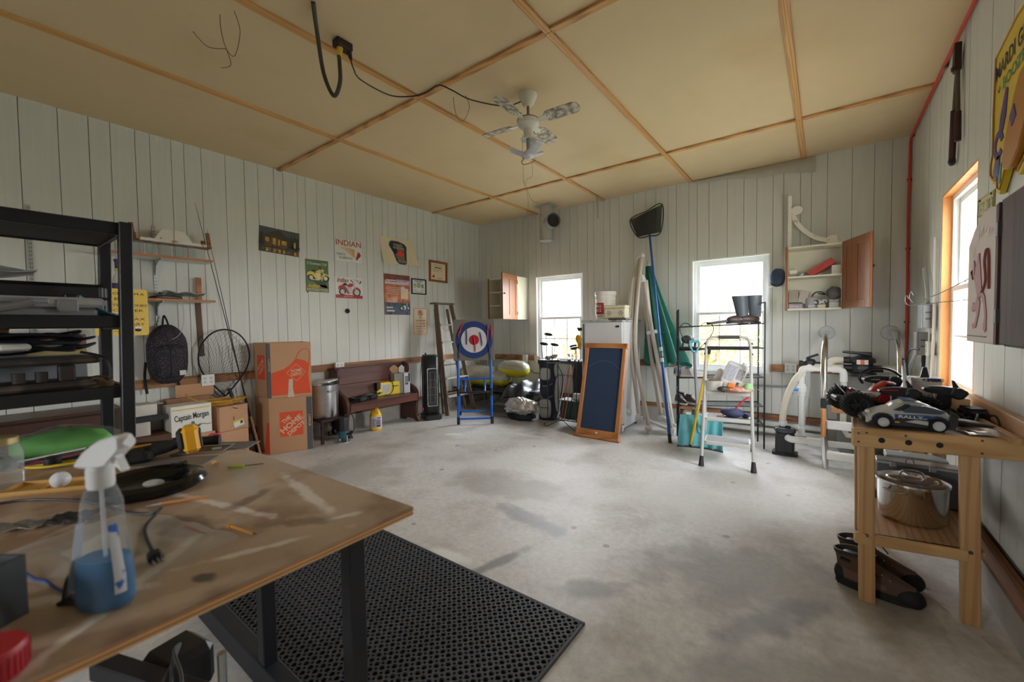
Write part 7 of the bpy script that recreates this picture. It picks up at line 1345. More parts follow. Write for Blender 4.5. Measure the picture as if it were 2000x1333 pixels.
# outlet on the batten with yellow plug and looped cable
t = T('ceiling_socket', 'dark ceiling socket on the batten with yellow and black plugs', 'socket', (-2.55, 1.58, ZC)); B().box((0, 0, -.025), (.07, .11, .05), bev=.006).put('box', M_rust, t)
B().cyl((0, -.02, -.05), (-.0, -.03, -.11), .02, .015, n=12).put('yellow_plug', m_yel, t); B().cyl((.015, .035, -.05), (.02, .045, -.10), .018, .01, n=12).put('black_plug', m_blk, t)
t = T('hanging_cable', 'thick dark cable looping down from the yellow ceiling plug', 'cable', (-2.55, 1.55, 3.14)); B().tube(catmull([(0, 0, 0), (.04, -.02, -.07), (.08, -.045, -.22), (.02, -.055, -.285), (-.03, -.09, -.14), (.05, -.17, .04), (.18, -.26, .103)], 8), .0125, 10).put('cable', mat('cable_dark', (62, 58, 48), .6), t)
t = T('fan_cord', 'thin black cord sagging from ceiling socket to the fan', 'cord', (-2.52, 1.62, 3.145)); B().tube(catmull([(x+2.52, y-1.62, z-3.145) for x, y, z in ((-2.53, 1.625, 3.15), (-2.56, 1.66, 3.12), (-2.625, 1.76, 3.11), (-2.719, 2.069, 3.17), (-2.64, 2.205, 3.19), (-2.522, 2.26, 3.2), (-2.383, 2.27, 3.215), (-2.331, 2.35, 3.2), (-2.268, 2.514, 3.17), (-2.113, 2.745, 3.165), (-1.99, 2.83, 3.2))], 8), .005, 6).put('cord', m_blk, t); B().tube(catmull([(.14, .63, .095), (.14, .65, .068), (.14, .67, .095)]), .002, 5).put('cord_staple', m_gry, t)
for i, (x, y, l) in enumerate(((-2.9, 1.0, 'loose tan string knotted below the ceiling at upper left'), (-2.45, 2.50, 'thin string hanging from the batten near the fan cord'))):
    b = B(); k = 1 if i == 0 else .8
    b.tube(catmull([(0, 0, ZC-.002), (.01, .0, ZC-.1*k), (.02, .02, ZC-.2*k), (.06, .05, ZC-.24*k), (.12, .06, ZC-.12*k), (.10, .04, ZC-.003)]), .0022, 5)
    if i == 0: b.tube(catmull([(.02, .02, ZC-.2), (-.06, -.05, ZC-.19), (-.13, -.10, ZC-.10)]), .0022, 5); b.tube(catmull([(.02, .02, ZC-.2), (.05, .03, ZC-.3), (-.01, .0, ZC-.31)]), .0022, 5)
    o = b.put('string', mat('tan_string', (120, 96, 62), .8), None, (x, y, 0)); tag(o, l, 'string')
# vent duct
M_galv = mat('galvanised_duct', (188, 188, 184), .42, .6, var=.08, scale=5)
t = T('vent_duct', 'galvanised vent duct tee hanging from the ceiling by the back wall', 'duct', (-3.52, 5.62, 0), R(0)); B().box((0, 0, ZC-.006), (.30, .26, .012), bev=.003).put('ceiling_plate', M_galv, t); B().lathe([(.105, ZC-.012), (.105, 2.72), (.112, 2.715), (.112, 2.70), (0, 2.70)], n=30).put('stack_pipe', M_galv, t); B().lathe([(.108, 3.10), (.113, 3.095), (.108, 3.09)], n=30).put('seam_ring', M_galv, t)
b = B(); b.cyl((.05, -.02, 2.97), (.20, -.12, 2.97), .10, n=28, caps=False); b.put('side_branch', M_galv, t); b = B(); b.tube([(.17, -.10, 2.97), (.215, -.13, 2.97)], .112, 28, caps=False); b.put('collar', M_galv, t); B().cyl((.18, -.107, 2.97), (.185, -.11, 2.97), .098, n=28).put('dark_mouth', m_blk, t)
o = B().box((0, 0, -.15), (.028, .008, .34)).put('hanger_strap', M_steel, None, (-2.67+.03, 5.60, ZC-.019)); tag(o, 'short flat metal strap hanging from the ceiling above the first back window', 'strap')
# ---------------------------------------------------------------- black steel shelving at the left
M_sh = mat('black_powder_coat', (24, 25, 27), .45, .2); M_shb = mat('black_particle_board', (40, 40, 40), .7, var=.06)
t = T('steel_shelving', 'black steel shelving unit at the left edge, loaded with cases and cables', 'shelving', (-2.66, -.015, 0))
for x in (-.215, .215):
    for y in (-.47, .47):
        dx = .012 if y > 0 else 0
        B().prism([(-.022, -.022), (.022, -.022), (.022, .022), (-.022, .022)], 0, 1.835, 'z', bev=.003).put('post', M_sh, t, (x, y, 0), rot=(R(-1.2) if y > 0 else 0, 0, 0)).location.y = y-.045 if y > 0 else y
for z in (.12, .80, 1.10, 1.405, 1.795):
    s_ = B().box((0, 0, z), (.40, .90, .014)).put('shelf_board', M_shb, t)
    zb_ = z+.012 if z > 1.7 else z
    for x in (-.205, .205): B().box((x, .0, zb_), (.016, .92, .052), bev=.003).put('side_beam', M_sh, s_)
    for y in (-.455, .445): B().box((0, y, zb_-.004), (.40, .016, .06), bev=.003).put('end_beam', M_sh, s_)
t = T('drill_case', 'grey plastic tool case with two latches at the front of second shelf', 'case', (-2.54, .115, 1.413), rot=(0, 0, 0)); M_cg = mat('case_mid_grey', (122, 124, 126), .5)
B().prism([(-.10, -.24), (.08, -.24), (.08, .24), (-.10, .24)], .0, .05, 'z', bev=.012).put('lower_shell', M_cg, t); B().prism([(-.105, -.265), (.10, -.265), (.10, .262), (-.105, .262)], .05, .09, 'z', bev=.012).put('upper_shell', mat('case_pale_grey', (156, 156, 156), .5), t)
for y in (-.15, .15): B().box((.10, y, .055), (.02, .06, .05), bev=.005).put('latch', M_cg, t)
B().box((.105, 0, .072), (.016, .20, .02), bev=.005).put('carry_handle', M_cg, t)
t = T('black_case', 'taller black plastic case behind the grey tool case', 'case', (-2.745, .14, 1.413)); B().prism(rrect(.18, .56, .03), 0, .165, 'z', bev=.016).put('shell', M_hb, t); B().box((.09, .02, .10), (.010, .54, .012), bev=.003).put('rim', M_hb, t)
for y in (-.16, .16): B().box((.094, y, .09), (.012, .04, .05), bev=.003).put('latch', M_hb, t)
o = B().sheet(lambda u, v: (-.12+.24*u, -.20+.40*v, .015+.03*math.sin(u*6+v*5)*math.sin(PI*v)+.02*v), 14, 14, .003).put('clear_wrap', M_film, None, (-2.70, .0, 1.585)); tag(o, 'crumpled clear plastic wrap lying on the black case', 'plastic wrap')
o = B().sheet(lambda u, v: (-.05+.1*u, -.07+.16*v*(1-.35*u), .012+.08*(1-v)**1.4*(.6+.4*u)+.012*math.sin(u*8)), 12, 12, .004).put('blue_rag', mat('blue_rag_cloth', (92, 150, 180), .8, var=.1), None, (-2.52, .375, 1.413)); tag(o, 'light blue rag hanging at the right end beside the black case', 'rag')
o = B().tube(catmull([(0, -.2, 0), (.0, 0, .006), (.02, .14, .03), (.03, .19, .05)]), .017, 10).put('grey_tube', mat('soft_grey_tube', (96, 94, 92), .7), None, (-2.425, -.02, 1.43), 0); tag(o, 'grey foam tube poking out in front of the tool case', 'tube')
t = T('hitch_rack', 'dirty black metal hitch frame with cables on the third shelf', 'metal frame', (-2.60, .10, 1.108)); M_dirt = mat('dirty_metal', (48, 43, 38), .75, .2, var=.3, scale=18, dirt=(90, 78, 64), dscale=14, dlo=.5, dhi=.7)
for z in (.02, .12): B().prism(rrect(.24, .54, .05), z, z+.03, 'z', bev=.01).put('frame_plate', M_dirt, t)
for y in (-.2, -.05, .16): B().box((.08, y, .085), (.05, .05, .07), bev=.006).put('spacer', M_dirt, t)
for y in (.03, .09): B().cyl((.09, y, .055), (.09, y, .095), .018, n=12).put('bolt', M_dirt, t)
b = B()
for k in range(8): b.tube(catmull([(.06*math.cos(a)+rnd.uniform(-.03, .03), .22*math.sin(a)+rnd.uniform(-.04, .04), .165+.018*k*.5+.03*abs(math.cos(a*1.5+k))) for a in [2*PI*i/8 for i in range(8)]], 4, True), .006, 6, closed=True)
b.tube(catmull([(.1, .2, .17), (.11, .27, .14), (.10, .29, .06), (.10, .26, .03)]), .006, 6); b.put('cable_bundle', M_hb, t)['kind'] = 'stuff'; B().box((.06, .02, .20), (.06, .09, .025), (0, .2, .3), bev=.008).put('white_tag', m_wht, t); B().sph((.08, .25, .03), (.03, .05, .035), 14, 10, fn=crump).put('dead_leaves', mat('dry_leaves', (92, 70, 46), .9, var=.3, scale=40), t)
t = T('cable_pack', 'blister pack of jumper cables with red and yellow card behind the dirty frame', 'blister pack', (-2.74, .19, 1.112), R(90)); B().span((-.16, -.006, 0), (.16, .0, .24), bev=.003).put('card', m_blk, t); B().prism(rrect(.35, .26, .02, cz=.13), -.02, -.007, 'y', bev=.003).put('clear_blister', glass('blister', (220, 222, 224), .2), t)
B().prism(rect(-.16, .195, .16, .235), -.0085, -.006).put('red_band', m_red, t); B().prism(rect(-.02, .15, .16, .188), -.0085, -.006).put('yellow_band', m_yel, t); B().prism(rect(.05, .11, .16, .14), -.0085, -.006).put('yellow_band', m_yel, t); text(t, 'TITAN', -.08, .215, .10, .025, m_wht, y=-.009, bold=.02)
for i, y in enumerate((-.02, .05, .10)): 
    o = B().box((0, 0, .22), (.012, .035, .44), (R(-12), 0, 0)).put('wood_lath', M_shelf, None, (-2.80, y, 1.11)); tag(o, ('pale wood lath leaning at back of third shelf, leftmost', 'pale wood lath leaning at back of third shelf, middle one', 'pale wood lath leaning at back of third shelf, rightmost')[i], 'lath', 'laths on the third shelf')
def bagblob(name, label, loc, r_, m, rz=0., tilt=0.):
    o = B().sph((0, 0, r_[2]*.9), r_, 26, 14, fn=lambda v: v*(1+.10*noise.noise(v*12+Vector(loc)))).put(name, m, None, loc, rot=(tilt, 0, rz), ang=60); tag(o, label, 'bag'); return o
t = T('lettuce_bag', 'clear zip bag packed with green fabric, lying at the table end of the shelving', 'bag', (-2.60, .26, .808), R(78)); B().sph((0, 0, .075), (.16, .10, .065), 26, 14, fn=crump).put('green_contents', mat('green_fabric', (80, 156, 52), .6, var=.2, scale=8), t); B().sph((0, 0, .078), (.185, .115, .074), 26, 14, fn=crump).put('clear_film', glass('zip_film', (230, 234, 232), .06, .12), t); B().bar((-.17, -.13, .03), (.19, -.11, .06), .02, .006).put('pink_seal', mat('pink_seal', (150, 50, 92), .4), t); B().bar((-.17, -.115, .045), (.19, -.095, .075), .012, .005).put('white_zip', m_wht, t)
bagblob('grey_bag', 'small grey plastic bag left of the green zip bag', (-2.52, .07, .808), (.06, .05, .035), mat('grey_bag', (120, 128, 134), .4, alpha=.85))
# ---------------------------------------------------------------- rubber mat with real holes
def rubber_mat():
    t = T('rubber_mat', 'black rubber drainage mat with rows of round holes on the floor', 'mat', (-1.64, 1.19, 0), R(.0)); nx, ny = 46, 27; p = 1.54/nx; b = B(); V = []; F = []; h = .013
    for i in range(nx):
        for j in range(ny):
            cx, cy = -.77+p*(i+.5), -.45+p*(j+.5); o0 = len(V); r = p*.33; q = p*.20; H = p/2
            big = [(cx+r*math.cos(2*PI*k/16), cy+r*math.sin(2*PI*k/16)) for k in range(16)]; rim = []
            for c in range(4):
                a0 = c*PI/2; e = [(1, 0), (0, 1), (-1, 0), (0, -1)][c]; sx, sy = [(1, 1), (-1, 1), (-1, -1), (1, -1)][c]
                rim.append((cx+e[0]*H, cy+e[1]*H))
                A = [(sx*H, sy*(H-q)), (sx*(H-q*.7), sy*(H-q*.7)), (sx*(H-q), sy*H)]
                if c in (1, 3): A = A[::-1]
                rim += [(cx+a, cy+d) for a, d in A]
            for lp, z in ((big, h), (rim, h), (big, .0015), (rim, .0015)): V += [(x, y, z) for x, y in lp]
            for k in range(16):
                n_ = (k+1) % 16; F.append((o0+k, o0+n_, o0+16+n_, o0+16+k)); F.append((o0+32+k, o0+32+n_, o0+n_, o0+k))
                if k % 4 in (1, 2): F.append((o0+16+k, o0+16+n_, o0+48+n_, o0+48+k))
    b._new(V, F); o = b.put('perforated_sheet', mat('mat_rubber', (66, 66, 70), .6, var=.15, scale=30), t, flip=False, ang=30); o['kind'] = 'stuff'
    B().box((0, 0, .0008), (1.54, .90, .0016)).put('hole_shade_sheet', m_blk, t); b = B()  # black sheet added below the open mat, stands in for shade in the holes
    for a, c in (((-.785, -.465, 0), (.785, -.45, h)), ((-.785, .4535, 0), (.785, .468, h)), ((-.785, -.45, 0), (-.77, .4535, h)), ((.77, -.45, 0), (.785, .4535, h))): b.span(a, c, bev=.002)
    b.put('border', MATS['mat_rubber'], t)
rubber_mat()
# ---------------------------------------------------------------- plywood work table
M_ply = mat('stained_plywood', (188, 164, 140), .33, var=.10, scale=3, stretch=(1, 3, 1), dirt=(150, 120, 96), dscale=5, dlo=.52, dhi=.66, bump=.05, bscale=60)
def plymat():
    m = M_ply; n = m.node_tree.nodes; L = m.node_tree.links; b = n['Principled BSDF']; src = b.inputs['Base Color'].links[0].from_socket; tc_ = n.new('ShaderNodeTexCoord')
    def lay(src, fac, col): x = n.new('ShaderNodeMix'); x.data_type = 'RGBA'; L.new(fac, x.inputs[0]); L.new(src, x.inputs[6]); x.inputs[7].default_value = (*lin(col), 1); return x.outputs[2]
    wob = n.new('ShaderNodeTexNoise'); wob.inputs['Scale'].default_value = 22; wob.inputs['Detail'].default_value = 6; L.new(tc_.outputs['Object'], wob.inputs['Vector'])
    def streak(src, x, y, ln, w_, ang, col, k):
        mp = n.new('ShaderNodeMapping'); mp.vector_type = 'TEXTURE'; mp.inputs['Location'].default_value = (x, y, 0); mp.inputs['Rotation'].default_value = (0, 0, ang); mp.inputs['Scale'].default_value = (ln*1.15, w_*1.7, 1e3)
        L.new(tc_.outputs['Object'], mp.inputs[0]); q = n.new('ShaderNodeVectorMath'); q.operation = 'LENGTH'; L.new(mp.outputs[0], q.inputs[0])
        ad = n.new('ShaderNodeMath'); ad.operation = 'MULTIPLY_ADD'; ad.inputs[1].default_value = 1.5; L.new(wob.outputs['Fac'], ad.inputs[0]); L.new(q.outputs['Value'], ad.inputs[2])
        r = n.new('ShaderNodeMapRange'); r.inputs['From Min'].default_value = 1.1; r.inputs['From Max'].default_value = 1.55; r.inputs['To Min'].default_value = k; r.inputs['To Max'].default_value = 0; L.new(ad.outputs[0], r.inputs[0]); return lay(src, r.outputs[0], col)
    W_ = (236, 231, 223)
    for a in ((.48, .22, .30, .014, 2.35, W_, .8), (.20, .42, .34, .012, .25, W_, .8), (.40, .05, .26, .016, .9, W_, .75), (.55, .38, .16, .010, 1.2, W_, .8), (.05, .55, .28, .03, 2.9, (190, 180, 168), .7), (-.15, .40, .22, .02, .6, (184, 172, 158), .6), (.52, -.05, .16, .01, .3, W_, .7), (.60, .10, .14, .008, 2.2, W_, .8), (.0, .25, .3, .01, 2.2, W_, .6), (.35, .60, .3, .016, 3.0, W_, .7), (.56, .58, .05, .012, 1.2, (230, 230, 226), .95),
              (.44, .02, .055, .03, .3, (44, 42, 42), .95), (.30, .33, .14, .05, .4, (96, 60, 34), .7), (.50, .50, .12, .02, .8, (92, 66, 46), .6), (.1, .1, .2, .07, 1., (120, 84, 54), .6), (.25, .48, .10, .02, 2., (100, 68, 44), .7), (.58, .28, .03, .012, .4, (60, 52, 46), .8), (-.3, .2, .4, .10, .2, (146, 108, 74), .6)): src = streak(src, *a)
    L.new(src, b.inputs['Base Color'])
plymat()
M_edge = mat('ply_edge_light', (240, 200, 146), .5, var=.05); M_edged = mat('ply_edge_dark', (198, 138, 84), .55, var=.08)
TT = T('plywood_table', 'plywood topped work table in the left foreground, paint-streaked', 'table', (-1.52, -.02, 0)); t = TT
x0, x1, y0, y1 = -.74, .66, -.72, .72
B().prism([(x0, y0), (x1, y0), (x1+.002, y1), (x0+.06, y1-.05)], .8835, .89, 'z', bev=.001).put('top_ply', M_ply, t)
for i in range(4): B().prism([(x0+.002, y0), (x1-.001*(i % 2), y0), (x1-.001*(i % 2), y1-.001*(i % 2)), (x0+.06, y1-.051)], .8835-.0042*(i+1), .8835-.0042*i, 'z').put('ply_layer', (M_edged, M_edge)[(i+1) % 2 == 0] if i != 3 else M_edge, t)
M_leg = mat('dark_steel_leg', (44, 46, 52), .5, .3, var=.06)
for x in (.435, -.16): B().span((x-.025, .655, .10), (x+.025, .705, .866), bev=.003).put('leg', M_leg, t); B().span((x-.025, -.66, .0), (x+.025, -.61, .866), bev=.003).put('leg', M_leg, t)
B().span((-.85, .65, 0), (.50, .71, .10), bev=.004).put('foot_bar', M_leg, t); B().span((.37, -.7, .80), (.42, .66, .866), bev=.003).put('side_beam', M_leg, t); B().span((-.185, .66, .81), (.435, .70, .866), bev=.003).put('end_beam', M_leg, t); B().bar((-.17, .64, .72), (-.30, .60, .45), .05, .012).put('brace', mat('blue_grey_brace', (96, 112, 124), .5), t)
t = T('motor_box', 'black boxed motor with wires slung beneath the table', 'motor', (-1.42, .28, 0)); B().box((-.04, .06, .40), (.14, .13, .13), (0, 0, .2), bev=.02).put('housing', M_hb, t); B().box((.1, .0, .46), (.5, .05, .05), (0, 0, .35), bev=.004).put('rail', M_leg, t); B().cyl((.04, .14, .43), (.04, .14, .33), .012, n=10).put('adjusting_bolt', M_steel, t); B().box((-.04, .06, .17), (.10, .10, .32), bev=.005).put('stand', M_hb, t); B().box((-.04, .06, .006), (.22, .2, .012)).put('base_plate', M_hb, t)
for k in range(3): B().tube(catmull([(.25, -.05+.02*k, .49), (.15, -.02+.02*k, .50), (.05, .03, .49+.01*k), (-.02, .06, .48)]), .004, 6).put('wire', m_dgrey, t)
# ---------------------------------------------------------------- things on the table
ZT = .8905
M_clear = glass('bottle_plastic', (226, 234, 238), .10, .03); M_liq = mat('blue_cleaner', (24, 122, 184), .08, trans=.35, ior=1.33)
t = T('glass_cleaner', 'clear trigger spray bottle with blue liquid and white head at the table edge', 'spray bottle', (-.985, .135, ZT), R(33))
def bot(z): # half width x, half depth y
    P = [(0, .040, .026), (.01, .045, .03), (.06, .044, .029), (.10, .037, .026), (.14, .031, .024), (.18, .029, .023), (.205, .019, .018), (.215, .014, .014), (.226, .0135, .0135)]
    for a, c in zip(P, P[1:]):
        if z <= c[0]: k = (z-a[0])/(c[0]-a[0]); return (a[1]+(c[1]-a[1])*k, a[2]+(c[2]-a[2])*k)
    return P[-1][1:]
def shell(z0, z1, d, nv): 
    def f(u, v): z = z0+(z1-z0)*v; a, c = bot(z); q = 2*PI*u; return ((a-d)*math.copysign(abs(math.cos(q))**.8, math.cos(q)), (c-d)*math.copysign(abs(math.sin(q))**.8, math.sin(q)), z)
    return f
B().sheet(shell(.0, .226, 0, 20), 32, 26).put('bottle', M_clear, t, ang=60); b = B(); b.sheet(shell(.003, .085, .002, 10), 32, 12); n_ = 32
b.bm.verts.ensure_lookup_table(); bmesh.ops.remove_doubles(b.bm, verts=b.bm.verts, dist=1e-5); bmesh.ops.holes_fill(b.bm, edges=b.bm.edges); b.put('blue_liquid', M_liq, t, ang=60)
def lab(u, v): z = .03+.115*v; a, c = bot(z); q = R(-20)-R(40)*u+R(0); a_ = -.0+(-.62+.5*u); return ((a+.0008)*math.copysign(abs(math.cos(a_))**.8, math.cos(a_)), (c+.0008)*math.copysign(abs(math.sin(a_))**.8, math.sin(a_)), z)
B().sheet(lab, 8, 16, .0005).put('front_label', mat('label_blue_white', (222, 226, 236), .4, dirt=(60, 110, 200), dscale=40, dlo=.55, dhi=.6), t); B().sheet(lambda u, v: (lambda z: (-(bot(z)[0]+.0006)*math.cos(-.5+.9*u), (bot(z)[1]+.0006)*math.sin(-.9+.7*u), z))(.03+.115*v), 8, 16, .0005).put('back_label', mat('label_pale', (196, 206, 216), .5, alpha=.7), t)
B().cyl((0, 0, .22), (.004, 0, .02), .0028, n=8).put('dip_tube', mat('dip_tube', (206, 210, 214), .4, alpha=.6), t); hw = mat('trigger_white', (232, 234, 236), .35)
B().lathe([(.017, .205), (.0185, .21), (.0185, .238), (.013, .242)], n=24).put('collar', hw, t); B().prism([(-.038, .243), (-.030, .240), (.012, .240), (.020, .25), (.052, .272), (.052, .293), (.044, .297), (.01, .287), (-.018, .268)], -.014, .014, 'y', bev=.004).put('head', hw, t); B().prism([(.022, .262), (.034, .268), (.036, .255), (.050, .236), (.046, .232), (.030, .246)], -.007, .007, 'y', bev=.002).put('trigger', hw, t); B().cyl((.05, 0, .283), (.058, 0, .284), .009, n=12).put('nozzle', hw, t)
t = T('mason_jar', 'clear glass jar with gold lid at the left edge of table', 'jar', (-2.005, .06, ZT)); B().lathe([(.0, 0), (.042, .0), (.047, .008), (.047, .10), (.04, .125), (.036, .135)], n=28).put('jar', glass('mason_glass', (214, 220, 216), .14), t); B().lathe([(.037, .13), (.039, .132), (.039, .15), (.036, .153), (0, .152)], n=28).put('lid', mat('gold_lid', (186, 170, 120), .3, .7), t)
t = T('paint_tray', 'shallow yellow tray with a golf ball resting in it', 'tray', (-1.84, .175, ZT), R(52)); m_tr = mat('tray_yellow', (196, 150, 78), .5, var=.08); B().prism(rrect(.27, .10, .01), 0, .004, 'z').put('base', m_tr, t); b = B()
for a, c in (((-.135, -.05, 0), (.135, -.046, .014)), ((-.135, .046, 0), (.135, .05, .014)), ((-.135, -.046, 0), (-.131, .046, .014)), ((.131, -.046, 0), (.135, .046, .014)), ((-.05, -.046, 0), (-.047, .046, .012))): b.span(a, c, bev=.001)
b.put('rim', m_tr, t)
t = T('golf_ball', 'white dimpled golf ball in the yellow tray', 'ball', (-1.83, .165, ZT+.0045)); B().sph((0, 0, .0235), .0235, 32, 20).put('ball', mat('golf_white', (232, 234, 238), .3, bump=.35, bscale=130), t)
t = T('steering_ring', 'glossy black ring shaped ashtray dish on the table', 'dish', (-1.62, .325, ZT), R(37)); M_gl2 = mat('gloss_black', (12, 12, 13), .14, spec=.4)
B().lathe([(0, .003), (.07, .003), (.085, .012), (.095, .028), (.115, .034), (.132, .026), (.138, .014), (.125, .0), (0, 0)], n=44, sx=1.05).put('dish', M_gl2, t); B().sph((.01, 0, .012), (.03, .022, .010), 14, 8, fn=crump).put('ash_lump', m_gry, t); B().box((.0, .112, .032), (.035, .045, .02), bev=.006).put('notch_rest', M_gl2, t)
M_dw_y = mat('tool_yellow', (236, 170, 36), .4); M_dw_k = mat('tool_black', (30, 31, 33), .55)
t = T('cordless_tool', 'yellow and black cordless tool lying on its side near the table far end', 'power tool', (-1.945, .40, ZT), R(75)) 
B().prism(rrect(.11, .07, .025, cx=-.045), .0, .05, 'z', bev=.012).put('head', M_dw_k, t, (0, 0, .003)); B().lathe([(.034, -.012), (.042, -.006), (.042, .012), (.034, .018)], n=22).put('yellow_collar', M_dw_y, t, (-.085, 0, .042), rot=(0, R(90), 0)); B().tube(catmull([(-.02, 0, .032), (.02, .005, .036), (.055, .012, .042), (.085, .02, .052)]), [.024, .02, .019, .022], 14).put('handle', M_dw_k, t)
B().box((.115, .02, .058), (.055, .085, .10), (0, -.1, 0), bev=.014).put('battery', M_dw_y, t); B().box((.088, .02, .058), (.03, .07, .08), (0, -.1, 0), bev=.012).put('battery_mount', M_dw_k, t); B().box((.143, .02, .058), (.012, .06, .07), (0, -.1, 0), bev=.004).put('battery_face', M_dw_k, t); B().prism([(-.05, .01), (.0, .016), (.0, .028), (-.05, .024)], .048, .058, 'z').put('yellow_switch', M_dw_y, t)
o = B().box((0, 0, .018), (.04, .03, .035), bev=.004).put('pink_block', mat('pink_plastic', (214, 70, 96), .5), None, (-2.05, .63, ZT), .8); tag(o, 'small pink block just behind the cordless tool battery', 'block')
t = T('black_tube', 'long black vacuum tube lying behind the cordless tool', 'tube', (-2.10, .44, ZT), R(58)); B().cyl((-.20, 0, .02), (.2, 0, .02), .019, n=18).put('tube', M_hb, t); B().sph((.08, -.018, .022), (.008, .005, .008), 8, 6).put('pink_dot', mat('pink_dot', (226, 80, 90), .5), t); B().cyl((.2, 0, .02), (.22, 0, .02), .022, n=18).put('end_ring', M_hb, t)
t = T('bar_clamp', 'yellow bar clamp with black knob beyond the yellow tray', 'clamp', (-2.13, .205, ZT), R(68)); B().tube(catmull([(-.10, .02, .008), (-.03, .018, .01), (.06, .012, .01), (.20, .0, .012)]), .008, 8, flat=.7).put('yellow_bar', m_yel, t); B().tube(catmull([(-.10, .02, .008), (-.04, -.02, .01), (.06, -.012, .01), (.16, .0, .010)]), .007, 8, flat=.7).put('yellow_arm', m_yel, t); B().lathe([(.018, 0), (.022, .006), (.022, .03), (.016, .036), (0, .036)], n=18).put('black_knob', m_blk, t, (-.03, -.0, .004)); 
blob('dark_scrap', 'small dark brown scrap pile behind the yellow clamp', 'scrap', (-2.12, .31, ZT), (.05, .035, .012), mat('brown_scrap2', (62, 48, 40), .8, var=.3))
t = T('tool_pencil', 'yellow marker pen pointing past the spray head', 'pen', (-1.99, .345, ZT), R(60)); B().cyl((-.05, 0, .0065), (.03, 0, .0065), .006, n=10).put('barrel', mat('marker_yellow', (226, 214, 60), .4), t); B().cyl((.03, 0, .0065), (.05, 0, .0065), .004, n=10).put('tip', m_yel, t)
t = T('metal_tray', 'small shiny rectangular metal tray holding loose bits near the table end', 'tray', (-1.93, .555, ZT), R(50)); b = B()
for a, c in (((-.09, -.055, 0), (.09, -.048, .009)), ((-.09, .048, 0), (.09, .055, .009)), ((-.09, -.048, 0), (-.083, .048, .009)), ((.083, -.048, 0), (.09, .048, .009))): b.span(a, c, bev=.002)
b.put('rim', M_chr, t); B().span((-.083, -.048, .0005), (.083, .048, .002)).put('backing', mat('frame_backing', (110, 96, 88), .5), t); B().box((.04, .01, .005), (.03, .014, .005), (0, 0, .3)).put('chip', m_wht, t)
o = B().box((0, 0, .0015), (.15, .10, .003)).put('grey_plate', mat('grey_sheet', (112, 104, 100), .5, var=.1, scale=9), None, (-1.915, .655, ZT), .75); tag(o, 'flat grey sheet at the far end of table beside the metal tray', 'sheet')
o = B().box((0, 0, .001), (.24, .10, .002)).put('grey_card', mat('grey_sheet', (112, 104, 100), .5), None, (-1.86, .45, ZT), .75); tag(o, 'thin grey card under the front of cordless tool', 'card')
t = T('lime_marker', 'small lime green stick with thin wire lying on the far table top', 'stick', (-1.60, .555, ZT), R(50)); B().cyl((-.03, 0, .004), (.02, 0, .004), .004, n=8).put('stick', mat('lime', (200, 220, 60), .5), t); B().cyl((.02, 0, .004), (.075, .01, .003), .0015, n=6).put('wire_tip', m_dgrey, t)
t = T('power_cord', 'black power cord with three pin plug trailing across the table', 'cord', (-1.30, .15, ZT)); B().tube(catmull([(-.5, -.12, .006), (-.46, -.05, .006), (-.33, .03, .007), (-.22, .06, .012), (-.13, .09, .006), (-.06, .12, .008), (-.04, .14, .02), (-.01, .125, .022), (.05, .09, .012), (.18, .075, .010)], 6), .0036, 8).put('flex', m_blk, t); B().box((.215, .072, .011), (.035, .024, .02), (0, 0, -.1), bev=.005).put('plug', m_blk, t)
for y in (-.007, .0, .007): B().box((.243, .071+y, .011+(.003 if y == 0 else 0)), (.018, .002, .005)).put('plug_pin', M_steel, t)
def zb(u, v): x = -.20+.40*u; y = -.13+.26*v; return (x, y, .004+.010*math.sin(PI*u)*math.sin(PI*v)*(1+math.sin(u*11+v*6))+.003*math.sin(u*23))
t = T('zip_bag', 'clear zip bag with blue seal lying by the plug', 'bag', (-1.215, .19, ZT), R(14)); B().sheet(zb, 24, 18).put('film', glass('zip_bag_film', (216, 214, 208), .30, .15), t, ang=60); B().tube([Vector(zb(u/10, .02))+Vector((0, 0, .002)) for u in range(11)], .003, 6).put('blue_seal', mat('seal_blue', (44, 60, 130), .4), t); B().tube([Vector(zb(.6+.2*u/6, .90))+Vector((0, 0, .001)) for u in range(7)], .0025, 6, flat=.3).put('red_print', mat('muted_red', (150, 90, 84), .5), t); B().sheet(lambda u, v: (zb(.18+.5*u, .25+.5*v)[0], zb(.18+.5*u, .25+.5*v)[1], zb(.18+.5*u, .25+.5*v)[2]-.003), 10, 10).put('contents', mat('pale_contents', (176, 166, 150), .6, var=.1), t)
t = T('foil_strip', 'crumpled foil strip with dark end at the left of table', 'foil', (-1.52, .10, ZT), R(55)); B().sheet(lambda u, v: (-.10+.2*u, -.025+.05*v, .004+.008*abs(math.sin(u*13+v*4))), 26, 6, .002).put('foil', MATS['crumpled_foil'], t); B().sheet(lambda u, v: (.02+.09*u, -.03+.06*v, .010+.008*abs(math.sin(u*9+v*6))), 14, 6, .003).put('dark_wrapper', M_dark, t)
t = T('pencil_stub', 'short pale pencil lying on the clear bag edge', 'pencil', (-1.40, .355, ZT), R(62)); B().cyl((-.05, 0, .0045), (.05, 0, .0045), .0042, n=6).put('barrel', mat('pencil_wood', (222, 156, 96), .5), t); B().cyl((-.05, 0, .0045), (-.085, .0, .0035), .0042, .001, n=6).put('tip', m_gry, t)
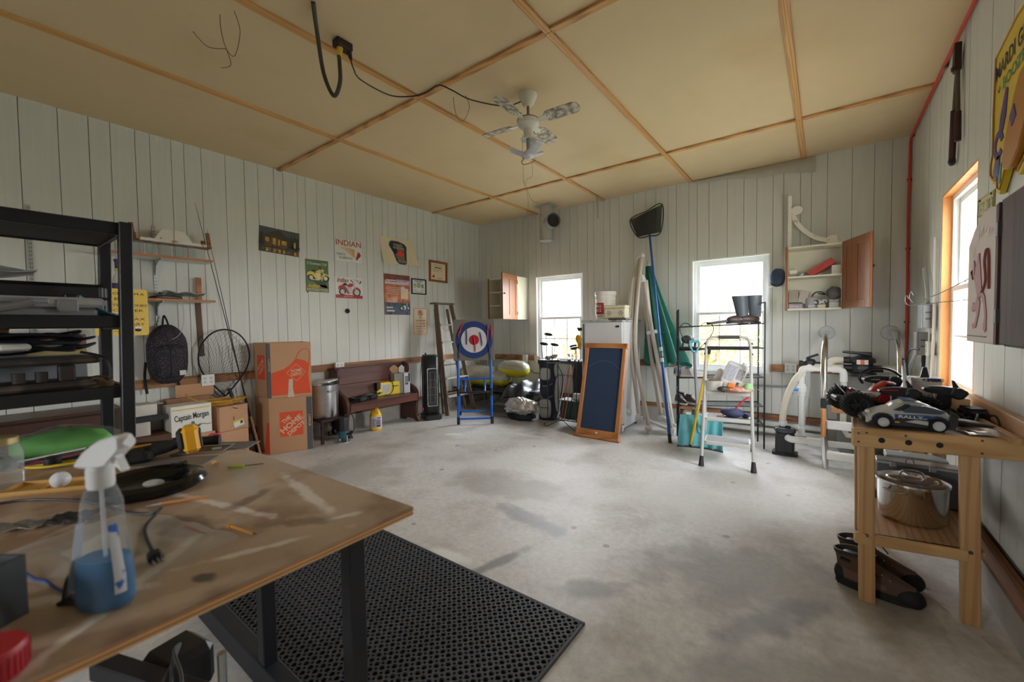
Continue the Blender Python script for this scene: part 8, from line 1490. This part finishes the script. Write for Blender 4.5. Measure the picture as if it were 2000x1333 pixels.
t = T('wood_screw', 'long brass wood screw lying near the middle of table', 'screw', (-1.075, .38, ZT), R(12)); B().cyl((-.05, 0, .004), (.035, 0, .003), .0028, n=8).put('shank', m_gold, t); B().cyl((-.055, 0, .004), (-.05, 0, .004), .0052, n=10).put('screw_head', m_gold, t); B().cyl((.035, 0, .003), (.05, 0, .003), .0028, .0003, n=8).put('screw_tip', m_dgrey, t)
for i, (x, y, l) in enumerate(((-1.70, .52, 'curled wood shaving near the metal tray'), (-1.56, .28, 'orange wood chip beside the black dish'))): o = B().sheet(lambda u, v: (-.015+.03*u, -.008+.016*v, .003+.008*(u-.5)**2*4), 6, 3, .001).put('wood_shaving', M_edge, None, (x, y, ZT), .4*i); tag(o, l, 'shaving')
t = T('plastic_bin', 'dark grey plastic box at the near left corner of table', 'box', (-1.075, -.03, ZT), R(36)); M_pb = mat('bin_dark_grey', (60, 64, 68), .5)
b = B(); b.box((0, 0, .0025), (.11, .12, .005)); b.box((.055, 0, .05), (.005, .12, .10)); b.box((-.055, 0, .05), (.005, .12, .10)); b.box((0, .0585, .05), (.105, .005, .10)); b.box((0, -.0585, .05), (.105, .005, .10)); b.put('box', M_pb, t); B().box((0, 0, .06), (.1, .1, .06), bev=.01).put('dark_contents', M_hb, t)
t = T('metal_clip', 'dark metal clip standing between the box and spray bottle', 'clip', (-1.035, .105, ZT), R(40)); B().tube(catmull([(-.02, 0, .004), (-.012, 0, .04), (0, 0, .055), (.012, 0, .04), (.014, 0, .004)]), .006, 8, flat=.5).put('spring', M_dirt, t); B().box((0, 0, .003), (.05, .02, .006), bev=.001).put('base', M_dirt, t)
t = T('red_tub', 'round red plastic tub at the near edge of table, bottom left corner', 'tub', (-.904, .004, ZT)); B().lathe([(.0, .002), (.036, .0), (.040, .004), (.040, .036), (.037, .042), (.0, .043)], n=36).put('tub_body', mat('red_plastic_lid', (176, 30, 40), .45), t); b = B()
for k in range(36): b.box((.0402*math.cos(k*PI/18), .0402*math.sin(k*PI/18), .02), (.0015, .003, .028), (0, 0, k*PI/18))
o = b.put('grip_ridges', MATS['red_plastic_lid'], t); o['kind'] = 'stuff'
